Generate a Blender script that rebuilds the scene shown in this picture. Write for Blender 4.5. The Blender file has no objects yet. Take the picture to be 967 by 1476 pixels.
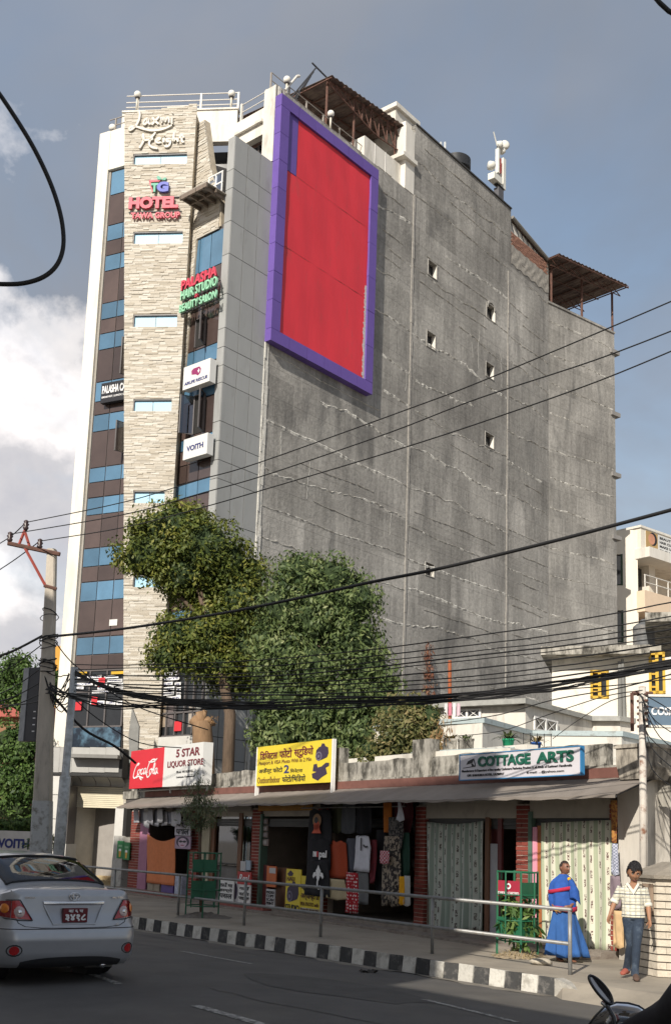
import bpy, bmesh, math, random
import numpy as np
from mathutils import Matrix, Vector
random.seed(7); RNG = np.random.default_rng(7)
SC = bpy.context.scene; COL = SC.collection
# ---------------------------------------------------------------- camera model
FL, PX, PY, VX, VY, HC = 1600., 483.5, 936., 790., -8200., 1.9
def nrm(v):
    l = math.sqrt(sum(a*a for a in v)); return tuple(a/l for a in v)
def dot(a, b): return sum(x*y for x, y in zip(a, b))
def crs(a, b): return (a[1]*b[2]-a[2]*b[1], a[2]*b[0]-a[0]*b[2], a[0]*b[1]-a[1]*b[0])
UP = nrm((VX-PX, VY-PY, FL)); _d = dot((0, 0, 1), UP)
FW = nrm(tuple(a-_d*b for a, b in zip((0, 0, 1), UP))); RT = crs(FW, UP)
if RT[0] < 0: RT = tuple(-a for a in RT)
def ray(px, py):
    v = (px-PX, py-PY, FL); return (dot(v, RT), dot(v, FW), dot(v, UP))
def gnd(px, py, z=0.):
    r = ray(px, py); k = (z-HC)/r[2]; return (r[0]*k, r[1]*k, z)
def dep(px, py, Y):
    r = ray(px, py); k = Y/r[1]; return (r[0]*k, Y, HC+r[2]*k)
class Pl:                                   # a vertical plane: t to the viewer's right, o outwards, z up
    def __init__(s, p, ang):
        a = math.radians(ang); d = (math.sin(a), math.cos(a)); n = (d[1], -d[0])
        if n[0]*p[0]+n[1]*p[1] > 0: n = (-n[0], -n[1])
        s.p = (p[0], p[1]); s.n = n; s.d = (-n[1], n[0])
        s.M = Matrix(((s.d[0], -n[0], 0, p[0]), (s.d[1], -n[1], 0, p[1]), (0, 0, 1, 0), (0, 0, 0, 1)))
    def at(s, px, py, o=0.):
        r = ray(px, py); q = (s.p[0]+s.n[0]*o, s.p[1]+s.n[1]*o)
        k = (q[0]*s.n[0]+q[1]*s.n[1])/(r[0]*s.n[0]+r[1]*s.n[1])
        X, Y, Z = r[0]*k, r[1]*k, HC+r[2]*k
        return ((X-q[0])*s.d[0]+(Y-q[1])*s.d[1], Z)
    def w(s, t, z, o=0.):
        return (s.p[0]+s.d[0]*t+s.n[0]*o, s.p[1]+s.d[1]*t+s.n[1]*o, z)
    def rect(s, xl, yt, yb, xr, o=0.):
        t0, z1 = s.at(xl, yt, o); _, z0 = s.at(xl, yb, o); t1, _ = s.at(xr, (yt+yb)/2, o)
        return t0, t1, z0, z1
# ---------------------------------------------------------------- camera, world, sun
cd = bpy.data.cameras.new('camera'); cam = bpy.data.objects.new('camera', cd); COL.objects.link(cam)
R3 = Matrix(((RT[0], -RT[1], -RT[2]), (FW[0], -FW[1], -FW[2]), (UP[0], -UP[1], -UP[2])))
cam.matrix_world = Matrix.Translation((0, 0, HC)) @ R3.to_4x4()
cd.sensor_fit = 'VERTICAL'; cd.sensor_height = 24; cd.lens = FL/1476*24
cd.shift_y = (PY-738)/1476; cd.clip_end = 3000; cd.clip_start = .1
SC.camera = cam
SC.view_settings.view_transform = 'Standard'; SC.view_settings.look = 'None'
SC.view_settings.exposure = 1.02; SC.view_settings.gamma = 1
SAZ, SEL = math.radians(202), math.radians(31)          # direction to the sun (azimuth clockwise from +Y)
SD = Vector((math.sin(SAZ)*math.cos(SEL), math.cos(SAZ)*math.cos(SEL), math.sin(SEL)))
sl = bpy.data.lights.new('sun', 'SUN'); sl.energy = 2.65; sl.angle = math.radians(.55); sl.color = (1, .93, .82)
so = bpy.data.objects.new('sun', sl); COL.objects.link(so); so.rotation_euler = SD.to_track_quat('Z', 'Y').to_euler(); so.location = (-30, -60, 60)
W = bpy.data.worlds.new('World'); SC.world = W; W.use_nodes = True
nt = W.node_tree; nt.nodes.clear(); N = nt.nodes.new; Lk = nt.links.new
def wn(t, **k):
    n = N(t)
    for a, b in k.items(): setattr(n, a, b)
    return n
out = N('ShaderNodeOutputWorld'); sky = wn('ShaderNodeTexSky', sky_type='NISHITA', sun_disc=False)
sky.sun_elevation = SEL; sky.sun_rotation = SAZ; sky.air_density = 1.6; sky.dust_density = 2.5; sky.altitude = 1350
bg1 = N('ShaderNodeBackground'); bg1.inputs[1].default_value = .08; Lk(sky.outputs[0], bg1.inputs[0])
tc = N('ShaderNodeTexCoord'); sep = N('ShaderNodeSeparateXYZ'); Lk(tc.outputs['Generated'], sep.inputs[0])
def math_(op, a, b=None, c=None, clamp=False):
    n = wn('ShaderNodeMath', operation=op, use_clamp=clamp)
    for i, x in enumerate((a, b, c)):
        if x is None: continue
        if hasattr(x, 'is_linked'): Lk(x, n.inputs[i])
        else: n.inputs[i].default_value = x
    return n.outputs[0]
def wnoise(sc, det, off, zs, dist=0., rough=.6):
    mp = N('ShaderNodeMapping'); mp.inputs['Scale'].default_value = (1, 1, zs); mp.inputs['Location'].default_value = off
    Lk(tc.outputs['Generated'], mp.inputs[0]); n = N('ShaderNodeTexNoise'); n.inputs['Scale'].default_value = sc
    n.inputs['Detail'].default_value = det; n.inputs['Roughness'].default_value = rough; n.inputs['Distortion'].default_value = dist
    Lk(mp.outputs[0], n.inputs[0]); return n.outputs[0]
def wramp(f, stops):
    r = N('ShaderNodeValToRGB'); e = r.color_ramp.elements
    while len(e) < len(stops): e.new(.5)
    for i, (p, c) in enumerate(stops): e[i].position = p; e[i].color = (*c, 1) if len(c) == 3 else c
    Lk(f, r.inputs[0]); return r.outputs[0]
def wmix(f, a, b):
    m = wn('ShaderNodeMix', data_type='RGBA')
    if hasattr(f, 'is_linked'): Lk(f, m.inputs[0])
    else: m.inputs[0].default_value = f
    for i, x in ((6, a), (7, b)):
        if hasattr(x, 'is_linked'): Lk(x, m.inputs[i])
        else: m.inputs[i].default_value = (*x, 1)
    return m.outputs[2]
nbig = wnoise(2.1, 5, (3.1, .4, 1.7), 1.2, .2, .5)
nmid = wnoise(4.2, 10, (1.3, 4.4, .2), 1.25, .12, .58)
nfin = wnoise(11., 8, (2.3, 1.4, 5.2), 1.2, .1, .55)
# grey blue cloud deck, with paler warmer heaps of cumulus lower down
el = sep.outputs[2]; ax = sep.outputs[0]
deck = wmix(wramp(nbig, ((.36, (0, 0, 0)), (.62, (1, 1, 1)))), (.125, .145, .18), (.18, .188, .21))
edge = math_('SUBTRACT', math_('SUBTRACT', .355, math_('MULTIPLY', ax, .50)), el)
edge = math_('ADD', edge, math_('MULTIPLY', math_('SUBTRACT', nmid, .5), .75)); edge = math_('ADD', edge, math_('MULTIPLY', math_('SUBTRACT', nfin, .5), .16))
top_ = math_('ADD', edge, math_('MULTIPLY', math_('SUBTRACT', nfin, .5), -1.3))
lowc = wramp(top_, ((.0, (.50, .475, .465)), (.12, (.60, .565, .55)), (.30, (.34, .33, .34)), (.45, (.30, .295, .315)), (1., (.36, .345, .35))))
cl = wmix(wramp(math_('MULTIPLY', edge, 1., None), ((.0, (0, 0, 0)), (.05, (.8, .8, .8)), (.12, (1, 1, 1)))), deck, lowc)
bg2 = N('ShaderNodeBackground'); Lk(cl, bg2.inputs[0]); bg2.inputs[1].default_value = 1.
gap = wnoise(1.7, 6, (7.3, .9, 2.2), 1.4, .5)
cm = wramp(gap, ((.34, (.45, .45, .45)), (.55, (.97, .97, .97))))
ms = N('ShaderNodeMixShader'); Lk(cm, ms.inputs[0]); Lk(bg1.outputs[0], ms.inputs[1]); Lk(bg2.outputs[0], ms.inputs[2])
Lk(ms.outputs[0], out.inputs[0])
# ---------------------------------------------------------------- materials
MATS = {}
def M(name, col, rough=.8, v=.12, sc=3., bump=0., bsc=30., metal=0., spec=.4, col2=None, c2=.5, sc2=2., streak=1., rnd=0., coat=0., det=6, trans=0., w2=.08):
    if name in MATS: return MATS[name]
    m = bpy.data.materials.new(name); m.use_nodes = True; t = m.node_tree; n = t.nodes; l = t.links
    b = n['Principled BSDF']; b.inputs['Roughness'].default_value = rough; b.inputs['Metallic'].default_value = metal
    b.inputs['Specular IOR Level'].default_value = spec; b.inputs['Coat Weight'].default_value = coat
    tcn = n.new('ShaderNodeTexCoord'); mp = n.new('ShaderNodeMapping'); mp.inputs['Scale'].default_value = (1, 1, 1/streak)
    l.new(tcn.outputs['Object'], mp.inputs[0])
    if rnd:
        oi = n.new('ShaderNodeObjectInfo'); ad = n.new('ShaderNodeVectorMath'); ad.operation = 'ADD'
        sc_ = n.new('ShaderNodeMath'); sc_.operation = 'MULTIPLY'; sc_.inputs[1].default_value = 37.; l.new(oi.outputs['Random'], sc_.inputs[0])
        l.new(mp.outputs[0], ad.inputs[0]); l.new(sc_.outputs[0], ad.inputs[1]); vec = ad.outputs[0]
    else: vec = mp.outputs[0]
    nz = n.new('ShaderNodeTexNoise'); nz.inputs['Scale'].default_value = sc; nz.inputs['Detail'].default_value = det; nz.inputs['Roughness'].default_value = .62; l.new(vec, nz.inputs[0])
    mr = n.new('ShaderNodeMapRange'); mr.inputs[1].default_value = .28; mr.inputs[2].default_value = .72; mr.inputs[3].default_value = 1-v; mr.inputs[4].default_value = 1+v; l.new(nz.outputs[0], mr.inputs[0])
    val = mr.outputs[0]
    if rnd:
        r2 = n.new('ShaderNodeMapRange'); r2.inputs[3].default_value = 1-rnd; r2.inputs[4].default_value = 1+rnd; l.new(oi.outputs['Random'], r2.inputs[0])
        mm = n.new('ShaderNodeMath'); mm.operation = 'MULTIPLY'; l.new(val, mm.inputs[0]); l.new(r2.outputs[0], mm.inputs[1]); val = mm.outputs[0]
    base = n.new('ShaderNodeRGB'); base.outputs[0].default_value = (*col, 1); src = base.outputs[0]
    if col2:
        n2 = n.new('ShaderNodeTexNoise'); n2.inputs['Scale'].default_value = sc2; n2.inputs['Detail'].default_value = 8; n2.inputs['Roughness'].default_value = .68; l.new(vec, n2.inputs[0])
        rr = n.new('ShaderNodeMapRange'); rr.inputs[1].default_value = c2-w2; rr.inputs[2].default_value = c2+w2; l.new(n2.outputs[0], rr.inputs[0])
        mx = n.new('ShaderNodeMix'); mx.data_type = 'RGBA'; l.new(rr.outputs[0], mx.inputs[0]); l.new(src, mx.inputs[6]); mx.inputs[7].default_value = (*col2, 1); src = mx.outputs[2]
    vm = n.new('ShaderNodeVectorMath'); vm.operation = 'SCALE'; l.new(src, vm.inputs[0]); l.new(val, vm.inputs['Scale']); l.new(vm.outputs[0], b.inputs['Base Color'])
    if bump:
        n3 = n.new('ShaderNodeTexNoise'); n3.inputs['Scale'].default_value = bsc; n3.inputs['Detail'].default_value = 5; l.new(vec, n3.inputs[0])
        bp = n.new('ShaderNodeBump'); bp.inputs['Strength'].default_value = bump; bp.inputs['Distance'].default_value = .03; l.new(n3.outputs[0], bp.inputs['Height']); l.new(bp.outputs[0], b.inputs['Normal'])
    MATS[name] = m; return m
def glassm(name, tint=(.8, .85, .9), refl=.25, rough=.04, dark=None):
    if name in MATS: return MATS[name]
    m = bpy.data.materials.new(name); m.use_nodes = True; t = m.node_tree; n = t.nodes; l = t.links; n.clear()
    o = n.new('ShaderNodeOutputMaterial'); tr = n.new('ShaderNodeBsdfTransparent'); tr.inputs[0].default_value = (*tint, 1)
    g = n.new('ShaderNodeBsdfGlossy'); g.inputs['Roughness'].default_value = rough; g.inputs[0].default_value = (.9, .93, 1, 1)
    f = n.new('ShaderNodeFresnel'); f.inputs[0].default_value = 1.5; a = n.new('ShaderNodeMath'); a.operation = 'MULTIPLY_ADD'; a.inputs[1].default_value = 1.; a.inputs[2].default_value = refl
    l.new(f.outputs[0], a.inputs[0]); mx = n.new('ShaderNodeMixShader'); l.new(a.outputs[0], mx.inputs[0]); l.new(tr.outputs[0], mx.inputs[1]); l.new(g.outputs[0], mx.inputs[2]); l.new(mx.outputs[0], o.inputs[0])
    MATS[name] = m; return m
# ---------------------------------------------------------------- mesh helpers
class MB:
    def __init__(s, plane=True): s.v = []; s.f = []; s.k = -1 if plane else 1; s.m = []; s.mi = 0
    def vs(s, pts):
        b = len(s.v); s.v += [(p[0], s.k*p[1], p[2]) for p in pts]; return b
    def face(s, idx): s.f.append(tuple(idx)); s.m.append(s.mi)
    def box(s, a0, a1, b0, b1, c0, c1):
        b = s.vs([(a0, b0, c0), (a1, b0, c0), (a1, b1, c0), (a0, b1, c0), (a0, b0, c1), (a1, b0, c1), (a1, b1, c1), (a0, b1, c1)])
        for q in ((0, 3, 2, 1), (4, 5, 6, 7), (0, 1, 5, 4), (1, 2, 6, 5), (2, 3, 7, 6), (3, 0, 4, 7)): s.face([b+i for i in q])
        return s
    def quad(s, pts): b = s.vs(pts); s.face(range(b, b+len(pts))); return s
    def prism(s, pts, o0, o1):                 # pts in (t,z)
        n = len(pts); b = s.vs([(p[0], o0, p[1]) for p in pts]+[(p[0], o1, p[1]) for p in pts])
        s.face(range(b, b+n)); s.face(range(b+n, b+2*n))
        for i in range(n): j = (i+1) % n; s.face((b+i, b+j, b+n+j, b+n+i))
        return s
    def vprism(s, pts, z0, z1):                # pts in (x,y), extruded in z
        n = len(pts); b = s.vs([(p[0], p[1], z0) for p in pts]+[(p[0], p[1], z1) for p in pts])
        s.face(range(b, b+n)); s.face(range(b+n, b+2*n))
        for i in range(n): j = (i+1) % n; s.face((b+i, b+j, b+n+j, b+n+i))
        return s
    def tube(s, path, r, n=8, cap=True):
        P = [Vector(p) for p in path]; rs = r if isinstance(r, (list, tuple)) else [r]*len(P); base = len(s.v); pa = None
        for i, p in enumerate(P):
            d = (P[min(i+1, len(P)-1)]-P[max(i-1, 0)]).normalized()
            if pa is None: pa = d.orthogonal().normalized()
            pa = (pa-d*pa.dot(d)).normalized(); pb = d.cross(pa)
            s.vs([tuple(p+(pa*math.cos(2*math.pi*j/n)+pb*math.sin(2*math.pi*j/n))*rs[i]) for j in range(n)])
        for i in range(len(P)-1):
            for j in range(n): k = (j+1) % n; s.face((base+i*n+j, base+i*n+k, base+(i+1)*n+k, base+(i+1)*n+j))
        if cap: s.face(range(base, base+n)); s.face(range(base+(len(P)-1)*n, base+len(P)*n))
        return s
    def lathe(s, prof, n=20, c=(0, 0, 0), axis='z'):
        base = len(s.v)
        for (r, h) in prof:
            pts = []
            for j in range(n):
                a = 2*math.pi*j/n; q = (r*math.cos(a), r*math.sin(a), h)
                if axis == 'x': q = (h, q[0], q[1])
                elif axis == 'y': q = (q[0], h, q[1])
                pts.append((q[0]+c[0], q[1]+c[1], q[2]+c[2]))
            s.vs(pts)
        for i in range(len(prof)-1):
            for j in range(n): k = (j+1) % n; s.face((base+i*n+j, base+i*n+k, base+(i+1)*n+k, base+(i+1)*n+j))
        s.face(range(base, base+n)); s.face(range(base+(len(prof)-1)*n, base+len(prof)*n)); return s
    def grid(s, fn, nu, nv):
        base = len(s.v); s.vs([fn(i/nu, j/nv) for j in range(nv+1) for i in range(nu+1)])
        for j in range(nv):
            for i in range(nu): a = base+j*(nu+1)+i; s.face((a, a+1, a+nu+2, a+nu+1))
        return s
WM = {}
def obj(name, mb, mat, parent=None, pl=None, mw=None, smooth=False, label=None, cat=None, group=None, kind=None, fix=True):
    me = mb if isinstance(mb, bpy.types.Mesh) else None
    if me is None:
        me = bpy.data.meshes.new(name); me.from_pydata(mb.v, [], mb.f)
        mats = mat if isinstance(mat, (list, tuple)) else [mat]
        for x in mats: me.materials.append(x)
        if len(mats) > 1: me.polygons.foreach_set('material_index', mb.m)
        if fix and len(mb.f) < 60000:
            bm = bmesh.new(); bm.from_mesh(me); bmesh.ops.recalc_face_normals(bm, faces=bm.faces); bm.to_mesh(me); bm.free()
        if smooth: me.polygons.foreach_set('use_smooth', [True]*len(me.polygons))
    elif mat is not None and len(me.materials) == 0: me.materials.append(mat)
    o = bpy.data.objects.new(name, me); COL.objects.link(o); place(o, parent, mw if mw is not None else (pl.M if pl else Matrix.Identity(4)))
    tag(o, label, cat, group, kind); return o
def place(o, parent, mw):
    WM[o] = mw.copy()
    if parent is not None: o.parent = parent; o.matrix_basis = WM[parent].inverted() @ mw
    else: o.matrix_basis = mw
def tag(o, label=None, cat=None, group=None, kind=None):
    for k, v_ in (('label', label), ('category', cat), ('group', group), ('kind', kind)):
        if v_: o[k] = v_
    return o
def thing(name, label, cat, loc=(0, 0, 0), rz=0., group=None, mw=None):
    o = bpy.data.objects.new(name, None); COL.objects.link(o); o.empty_display_size = .2
    place(o, None, mw if mw is not None else Matrix.Translation(loc) @ Matrix.Rotation(rz, 4, 'Z')); tag(o, label, cat, group); return o
def dup(root, mw, label=None, group=None):
    r = root.copy(); COL.objects.link(r); r.matrix_basis = mw; WM[r] = mw.copy()
    if label: r['label'] = label
    if group: r['group'] = group
    for ch in list(root.children):
        c = ch.copy(); COL.objects.link(c); c.parent = r; WM[c] = mw @ ch.matrix_basis
        for g in ch.children:
            d = g.copy(); COL.objects.link(d); d.parent = c
    return r
def wall_holes(mb, t0, t1, z0, z1, holes, o=0., depth=.25, back=False):
    """a wall face with real openings and their reveals; holes = (t0,t1,z0,z1)"""
    T = sorted({t0, t1, *[h[0] for h in holes], *[h[1] for h in holes]}); Z = sorted({z0, z1, *[h[2] for h in holes], *[h[3] for h in holes]})
    T = [t for t in T if t0 <= t <= t1]; Z = [z for z in Z if z0 <= z <= z1]
    for i in range(len(T)-1):
        for j in range(len(Z)-1):
            ct, cz = (T[i]+T[i+1])/2, (Z[j]+Z[j+1])/2
            if any(h[0] < ct < h[1] and h[2] < cz < h[3] for h in holes): continue
            mb.quad([(T[i], o, Z[j]), (T[i+1], o, Z[j]), (T[i+1], o, Z[j+1]), (T[i], o, Z[j+1])])
    for a, b, c, d in holes:
        k = o-depth
        mb.quad([(a, o, c), (a, k, c), (a, k, d), (a, o, d)]); mb.quad([(b, o, c), (b, k, c), (b, k, d), (b, o, d)])
        mb.quad([(a, o, c), (b, o, c), (b, k, c), (a, k, c)]); mb.quad([(a, o, d), (b, o, d), (b, k, d), (a, k, d)])
    return mb
FONT = None
def text(name, s, pl, t0, t1, z0, z1, o, mat, parent=None, bold=0., shear=0., ext=.004, rise=0., **kw):
    """flat print or built-up letters fitted into a rectangle of a plane"""
    cu = bpy.data.curves.new(name, 'FONT'); cu.body = s; cu.extrude = ext; cu.offset = bold; cu.shear = shear; cu.size = 1; cu.resolution_u = 3
    tmp = bpy.data.objects.new('tmp', cu); COL.objects.link(tmp); dg = bpy.context.evaluated_depsgraph_get(); dg.update()
    me = bpy.data.meshes.new_from_object(tmp.evaluated_get(dg)); bpy.data.objects.remove(tmp); me.name = name
    n = len(me.vertices); co = np.empty(n*3, np.float32); me.vertices.foreach_get('co', co); co = co.reshape(-1, 3)
    mn, mx = co.min(0), co.max(0); q = np.empty_like(co)
    u = (co[:, 0]-mn[0])/(mx[0]-mn[0]); q[:, 0] = t0+u*(t1-t0)
    q[:, 2] = z0+(co[:, 1]-mn[1])/(mx[1]-mn[1])*(z1-z0)+rise*u; q[:, 1] = -(o+(co[:, 2]-mn[2]))
    me.vertices.foreach_set('co', q.ravel()); me.materials.clear(); me.materials.append(mat); me.update()
    return obj(name, me, None, parent, pl, **kw)
def strokes(mb, S, t0, z0, w, h, wd, o, ex=.03):
    """thick pen strokes: S = list of polylines in a unit square, smoothed"""
    for pl_ in S:
        P = [Vector((x, y)) for x, y in pl_]
        for _ in range(2):
            Q = [P[0]]
            for a, b in zip(P, P[1:]): Q += [a*.75+b*.25, a*.25+b*.75]
            Q.append(P[-1]); P = Q
        P = [Vector((t0+p.x*w, z0+p.y*h)) for p in P]; L = []; Rr = []
        for i, p in enumerate(P):
            d = P[min(i+1, len(P)-1)]-P[max(i-1, 0)]
            if d.length < 1e-6: d = Vector((1, 0))
            d.normalize(); nn = Vector((-d.y, d.x))*wd*(.5+.5*min(1, 3*min(i, len(P)-1-i)/len(P)+.45)); L.append(p+nn); Rr.append(p-nn)
        k = len(P); b = mb.vs([(p.x, o, p.y) for p in L]+[(p.x, o, p.y) for p in Rr]+[(p.x, o+ex, p.y) for p in L]+[(p.x, o+ex, p.y) for p in Rr])
        for i in range(k-1):
            mb.face((b+i, b+i+1, b+k+i+1, b+k+i)); mb.face((b+2*k+i, b+2*k+i+1, b+3*k+i+1, b+3*k+i))
            mb.face((b+i, b+i+1, b+2*k+i+1, b+2*k+i)); mb.face((b+k+i, b+k+i+1, b+3*k+i+1, b+3*k+i))
    return mb
def np_mesh(name, V, Fq, var=None, mat=None):
    me = bpy.data.meshes.new(name); nv, nf, k = len(V), len(Fq), Fq.shape[1]
    me.vertices.add(nv); me.vertices.foreach_set('co', V.astype(np.float32).ravel())
    me.loops.add(nf*k); me.loops.foreach_set('vertex_index', Fq.astype(np.int32).ravel())
    me.polygons.add(nf); me.polygons.foreach_set('loop_start', np.arange(nf, dtype=np.int32)*k); me.polygons.foreach_set('loop_total', np.full(nf, k, np.int32))
    if var is not None:
        at = me.attributes.new('var', 'FLOAT', 'POINT'); at.data.foreach_set('value', var.astype(np.float32))
    if mat: me.materials.append(mat)
    me.update(); me.validate(); return me
# ---------------------------------------------------------------- shared materials
WHITE = M('white_paint', (.72, .69, .63), .7, .07, 2.5, .15, 20, col2=(.52, .49, .43), c2=.60, sc2=1.2, streak=5)
CREAM = M('cream_paint', (.72, .67, .58), .75, .06, 2., .1, 20, col2=(.66, .55, .42), c2=.64, sc2=1.5, streak=4)
OFFW = M('old_white_wall', (.66, .63, .57), .85, .08, 2., .2, 18, col2=(.40, .37, .33), c2=.58, sc2=1.3, streak=3)
MOSS = M('mossy_concrete', (.36, .34, .30), .9, .3, 6., .4, 30, col2=(.07, .065, .055), c2=.52, sc2=3.5, streak=2.5)
COPE = M('pale_blue_coping', (.40, .47, .48), .8, .15, 5., .2, 25, col2=(.24, .26, .25), c2=.58, sc2=5)
PANEL = M('grey_cladding', (.33, .335, .33), .45, .07, 1.5, rnd=.05, spec=.4, col2=(.27, .27, .26), c2=.62, sc2=2., streak=4)
PBACK = M('joint_dark', (.05, .05, .05), .9)
PURP = M('purple_frame', (.135, .08, .33), .5, .06, 2., rnd=.06)
RED = M('red_sheet', (.66, .035, .05), .5, .08, 1.2, streak=3, col2=(.50, .05, .055), c2=.66, sc2=1.6)
STEEL = M('grey_steel', (.34, .34, .33), .45, .12, 12., metal=.4)
GALV = M('galvanised', (.52, .54, .54), .55, .2, 9., metal=.15, col2=(.36, .37, .36), c2=.55, sc2=8)
RUST = M('rusty_steel', (.14, .07, .052), .8, .25, 8., col2=(.09, .05, .04), c2=.55, sc2=10)
BLACK = M('black_rubber', (.018, .018, .02), .6, .1)
DARK = M('dark_void', (.02, .019, .018), .9, .2)
CABLE = M('black_cable', (.012, .012, .013), .55, .1)
CHROME = M('chrome', (.75, .75, .76), .12, .02, metal=1.)
BLUEG = M('blue_glass', (.085, .18, .28), .10, .18, .8, spec=.8, rnd=.28)
BROWNG = M('brown_glass', (.075, .052, .046), .12, .22, .8, spec=.7, rnd=.3)
SKYG = M('pale_blue_window', (.36, .62, .80), .45, .05, 1.2, spec=.3)
DGLASS = M('dark_glass', (.02, .022, .025), .08, .2, 2., spec=.6)
ALU = M('window_frame_grey', (.11, .10, .10), .45, .1)
TIN = M('corrugated_tin', (.20, .15, .125), .75, .25, 1.2, col2=(.13, .09, .08), c2=.5, sc2=1.5, streak=.4)
BRICK = M('red_brick', (.24, .055, .04), .85, .2, 14., .3, 60, rnd=.2)
MORTAR = M('brick_mortar', (.50, .42, .36), .95, .15, 20.)
RAWB = M('raw_brick', (.27, .14, .10), .9, .3, 20., .3, 50, rnd=.2)
WOODY = M('bark', (.12, .085, .06), .9, .3, 10., .6, 25, streak=5)
PINK = M('pink_post', (.75, .32, .42), .6, .06)
def attrmat(name, c0, c1, rough=.8, attr='var', noise=.1, spec=.3, trans=0., bump=0.):
    m = bpy.data.materials.new(name); m.use_nodes = True; t = m.node_tree; n = t.nodes; l = t.links; b = n['Principled BSDF']
    a = n.new('ShaderNodeAttribute'); a.attribute_name = attr; r = n.new('ShaderNodeValToRGB'); e = r.color_ramp.elements
    cs = [c0, c1] if not isinstance(c0, list) else c0
    while len(e) < len(cs): e.new(.5)
    for i, c in enumerate(cs): e[i].position = i/(len(cs)-1); e[i].color = (*c, 1)
    l.new(a.outputs['Fac'], r.inputs[0]); l.new(r.outputs[0], b.inputs['Base Color']); b.inputs['Roughness'].default_value = rough; b.inputs['Specular IOR Level'].default_value = spec
    if trans:
        tr = n.new('ShaderNodeBsdfTranslucent'); l.new(r.outputs[0], tr.inputs[0]); mx = n.new('ShaderNodeMixShader'); mx.inputs[0].default_value = trans
        l.new(b.outputs[0], mx.inputs[1]); l.new(tr.outputs[0], mx.inputs[2]); l.new(mx.outputs[0], n['Material Output'].inputs[0])
    if bump:
        tcn = n.new('ShaderNodeTexCoord'); nz = n.new('ShaderNodeTexNoise'); nz.inputs['Scale'].default_value = 25; l.new(tcn.outputs['Object'], nz.inputs[0])
        bp = n.new('ShaderNodeBump'); bp.inputs['Strength'].default_value = bump; bp.inputs['Distance'].default_value = .03; l.new(nz.outputs[0], bp.inputs['Height']); l.new(bp.outputs[0], b.inputs['Normal'])
    return m
STONE = attrmat('ledger_stone', [(.54, .50, .43), (.44, .395, .325), (.62, .59, .53), (.39, .355, .30)], None, .85, bump=.5)
def concrete_wall():
    m = bpy.data.materials.new('bare_plaster_wall'); m.use_nodes = True; t = m.node_tree; n = t.nodes; l = t.links; b = n['Principled BSDF']; b.inputs['Roughness'].default_value = .92; b.inputs['Specular IOR Level'].default_value = .2
    tcn = n.new('ShaderNodeTexCoord')
    def mp(s, off=(0, 0, 0)):
        q = n.new('ShaderNodeMapping'); q.inputs['Scale'].default_value = s; q.inputs['Location'].default_value = off; l.new(tcn.outputs['Object'], q.inputs[0]); return q.outputs[0]
    def nz(vec, sc, det=8, ro=.62, di=0.):
        q = n.new('ShaderNodeTexNoise'); q.inputs['Scale'].default_value = sc; q.inputs['Detail'].default_value = det; q.inputs['Roughness'].default_value = ro; q.inputs['Distortion'].default_value = di; l.new(vec, q.inputs[0]); return q.outputs[0]
    def rg(x, a, b_, c, d):
        q = n.new('ShaderNodeMapRange'); l.new(x, q.inputs[0])
        for i, v_ in enumerate((a, b_, c, d)): q.inputs[i+1].default_value = v_
        return q.outputs[0]
    def mul(a, b_):
        q = n.new('ShaderNodeMath'); q.operation = 'MULTIPLY'; l.new(a, q.inputs[0])
        if hasattr(b_, 'is_linked'): l.new(b_, q.inputs[1])
        else: q.inputs[1].default_value = b_
        return q.outputs[0]
    def mixc(f, a, b_):
        q = n.new('ShaderNodeMix'); q.data_type = 'RGBA'; l.new(f, q.inputs[0])
        for i, x in ((6, a), (7, b_)):
            if hasattr(x, 'is_linked'): l.new(x, q.inputs[i])
            else: q.inputs[i].default_value = (*x, 1)
        return q.outputs[2]
    # swap so that the brick texture sees (t, z)
    sp = n.new('ShaderNodeSeparateXYZ'); l.new(tcn.outputs['Object'], sp.inputs[0]); cb = n.new('ShaderNodeCombineXYZ'); l.new(sp.outputs[0], cb.inputs[0]); l.new(sp.outputs[2], cb.inputs[1])
    def bt(w, h, off, msz, sh):
        q = n.new('ShaderNodeTexBrick'); q.offset = off; q.inputs['Scale'].default_value = 1; q.inputs['Brick Width'].default_value = w; q.inputs['Row Height'].default_value = h
        q.inputs['Mortar Size'].default_value = msz; q.inputs['Mortar Smooth'].default_value = 0; q.inputs['Color1'].default_value = (0, 0, 0, 1); q.inputs['Color2'].default_value = (1, 1, 1, 1); q.inputs['Mortar'].default_value = (.5, .5, .5, 1); q.inputs['Bias'].default_value = 0
        md = n.new('ShaderNodeVectorMath'); md.operation = 'ADD'; l.new(cb.outputs[0], md.inputs[0]); md.inputs[1].default_value = sh; l.new(md.outputs[0], q.inputs[0]); return q
    B1 = bt(2.6, 1.8, .37, 0, (.3, .11, 0)); B2 = bt(1.15, 1.8, .6, 0, (.9, .11, 0)); B3 = bt(3.1, 1.2, .5, .012, (.2, .35, 0)); B4 = bt(1.3, .9, .5, .0, (.5, .4, 0))
    big = nz(mp((.20, 1, .20)), 1.0, 6, .6, .4); str_ = nz(mp((1.6, 1, .16)), 1.6, 8, .7, .3); fine = nz(mp((1, 1, 1)), 6, 10, .7); st2 = nz(mp((3.2, 1, .10), (4, 0, 2)), 2., 5, .6)
    base = mixc(rg(big, .36, .64, 0, 1), (.238, .228, .213), (.39, .375, .348))
    v = mul(rg(B1.outputs[0], 0, 1, .80, 1.15), rg(B2.outputs[0], 0, 1, .92, 1.07)); v = mul(v, rg(B4.outputs[0], 0, 1, .96, 1.04))
    v = mul(v, rg(str_, .3, .7, .76, 1.22)); v = mul(v, rg(fine, .3, .7, .74, 1.26)); v = mul(v, rg(B3.outputs[1], 0, 1, 1, .72))
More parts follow.
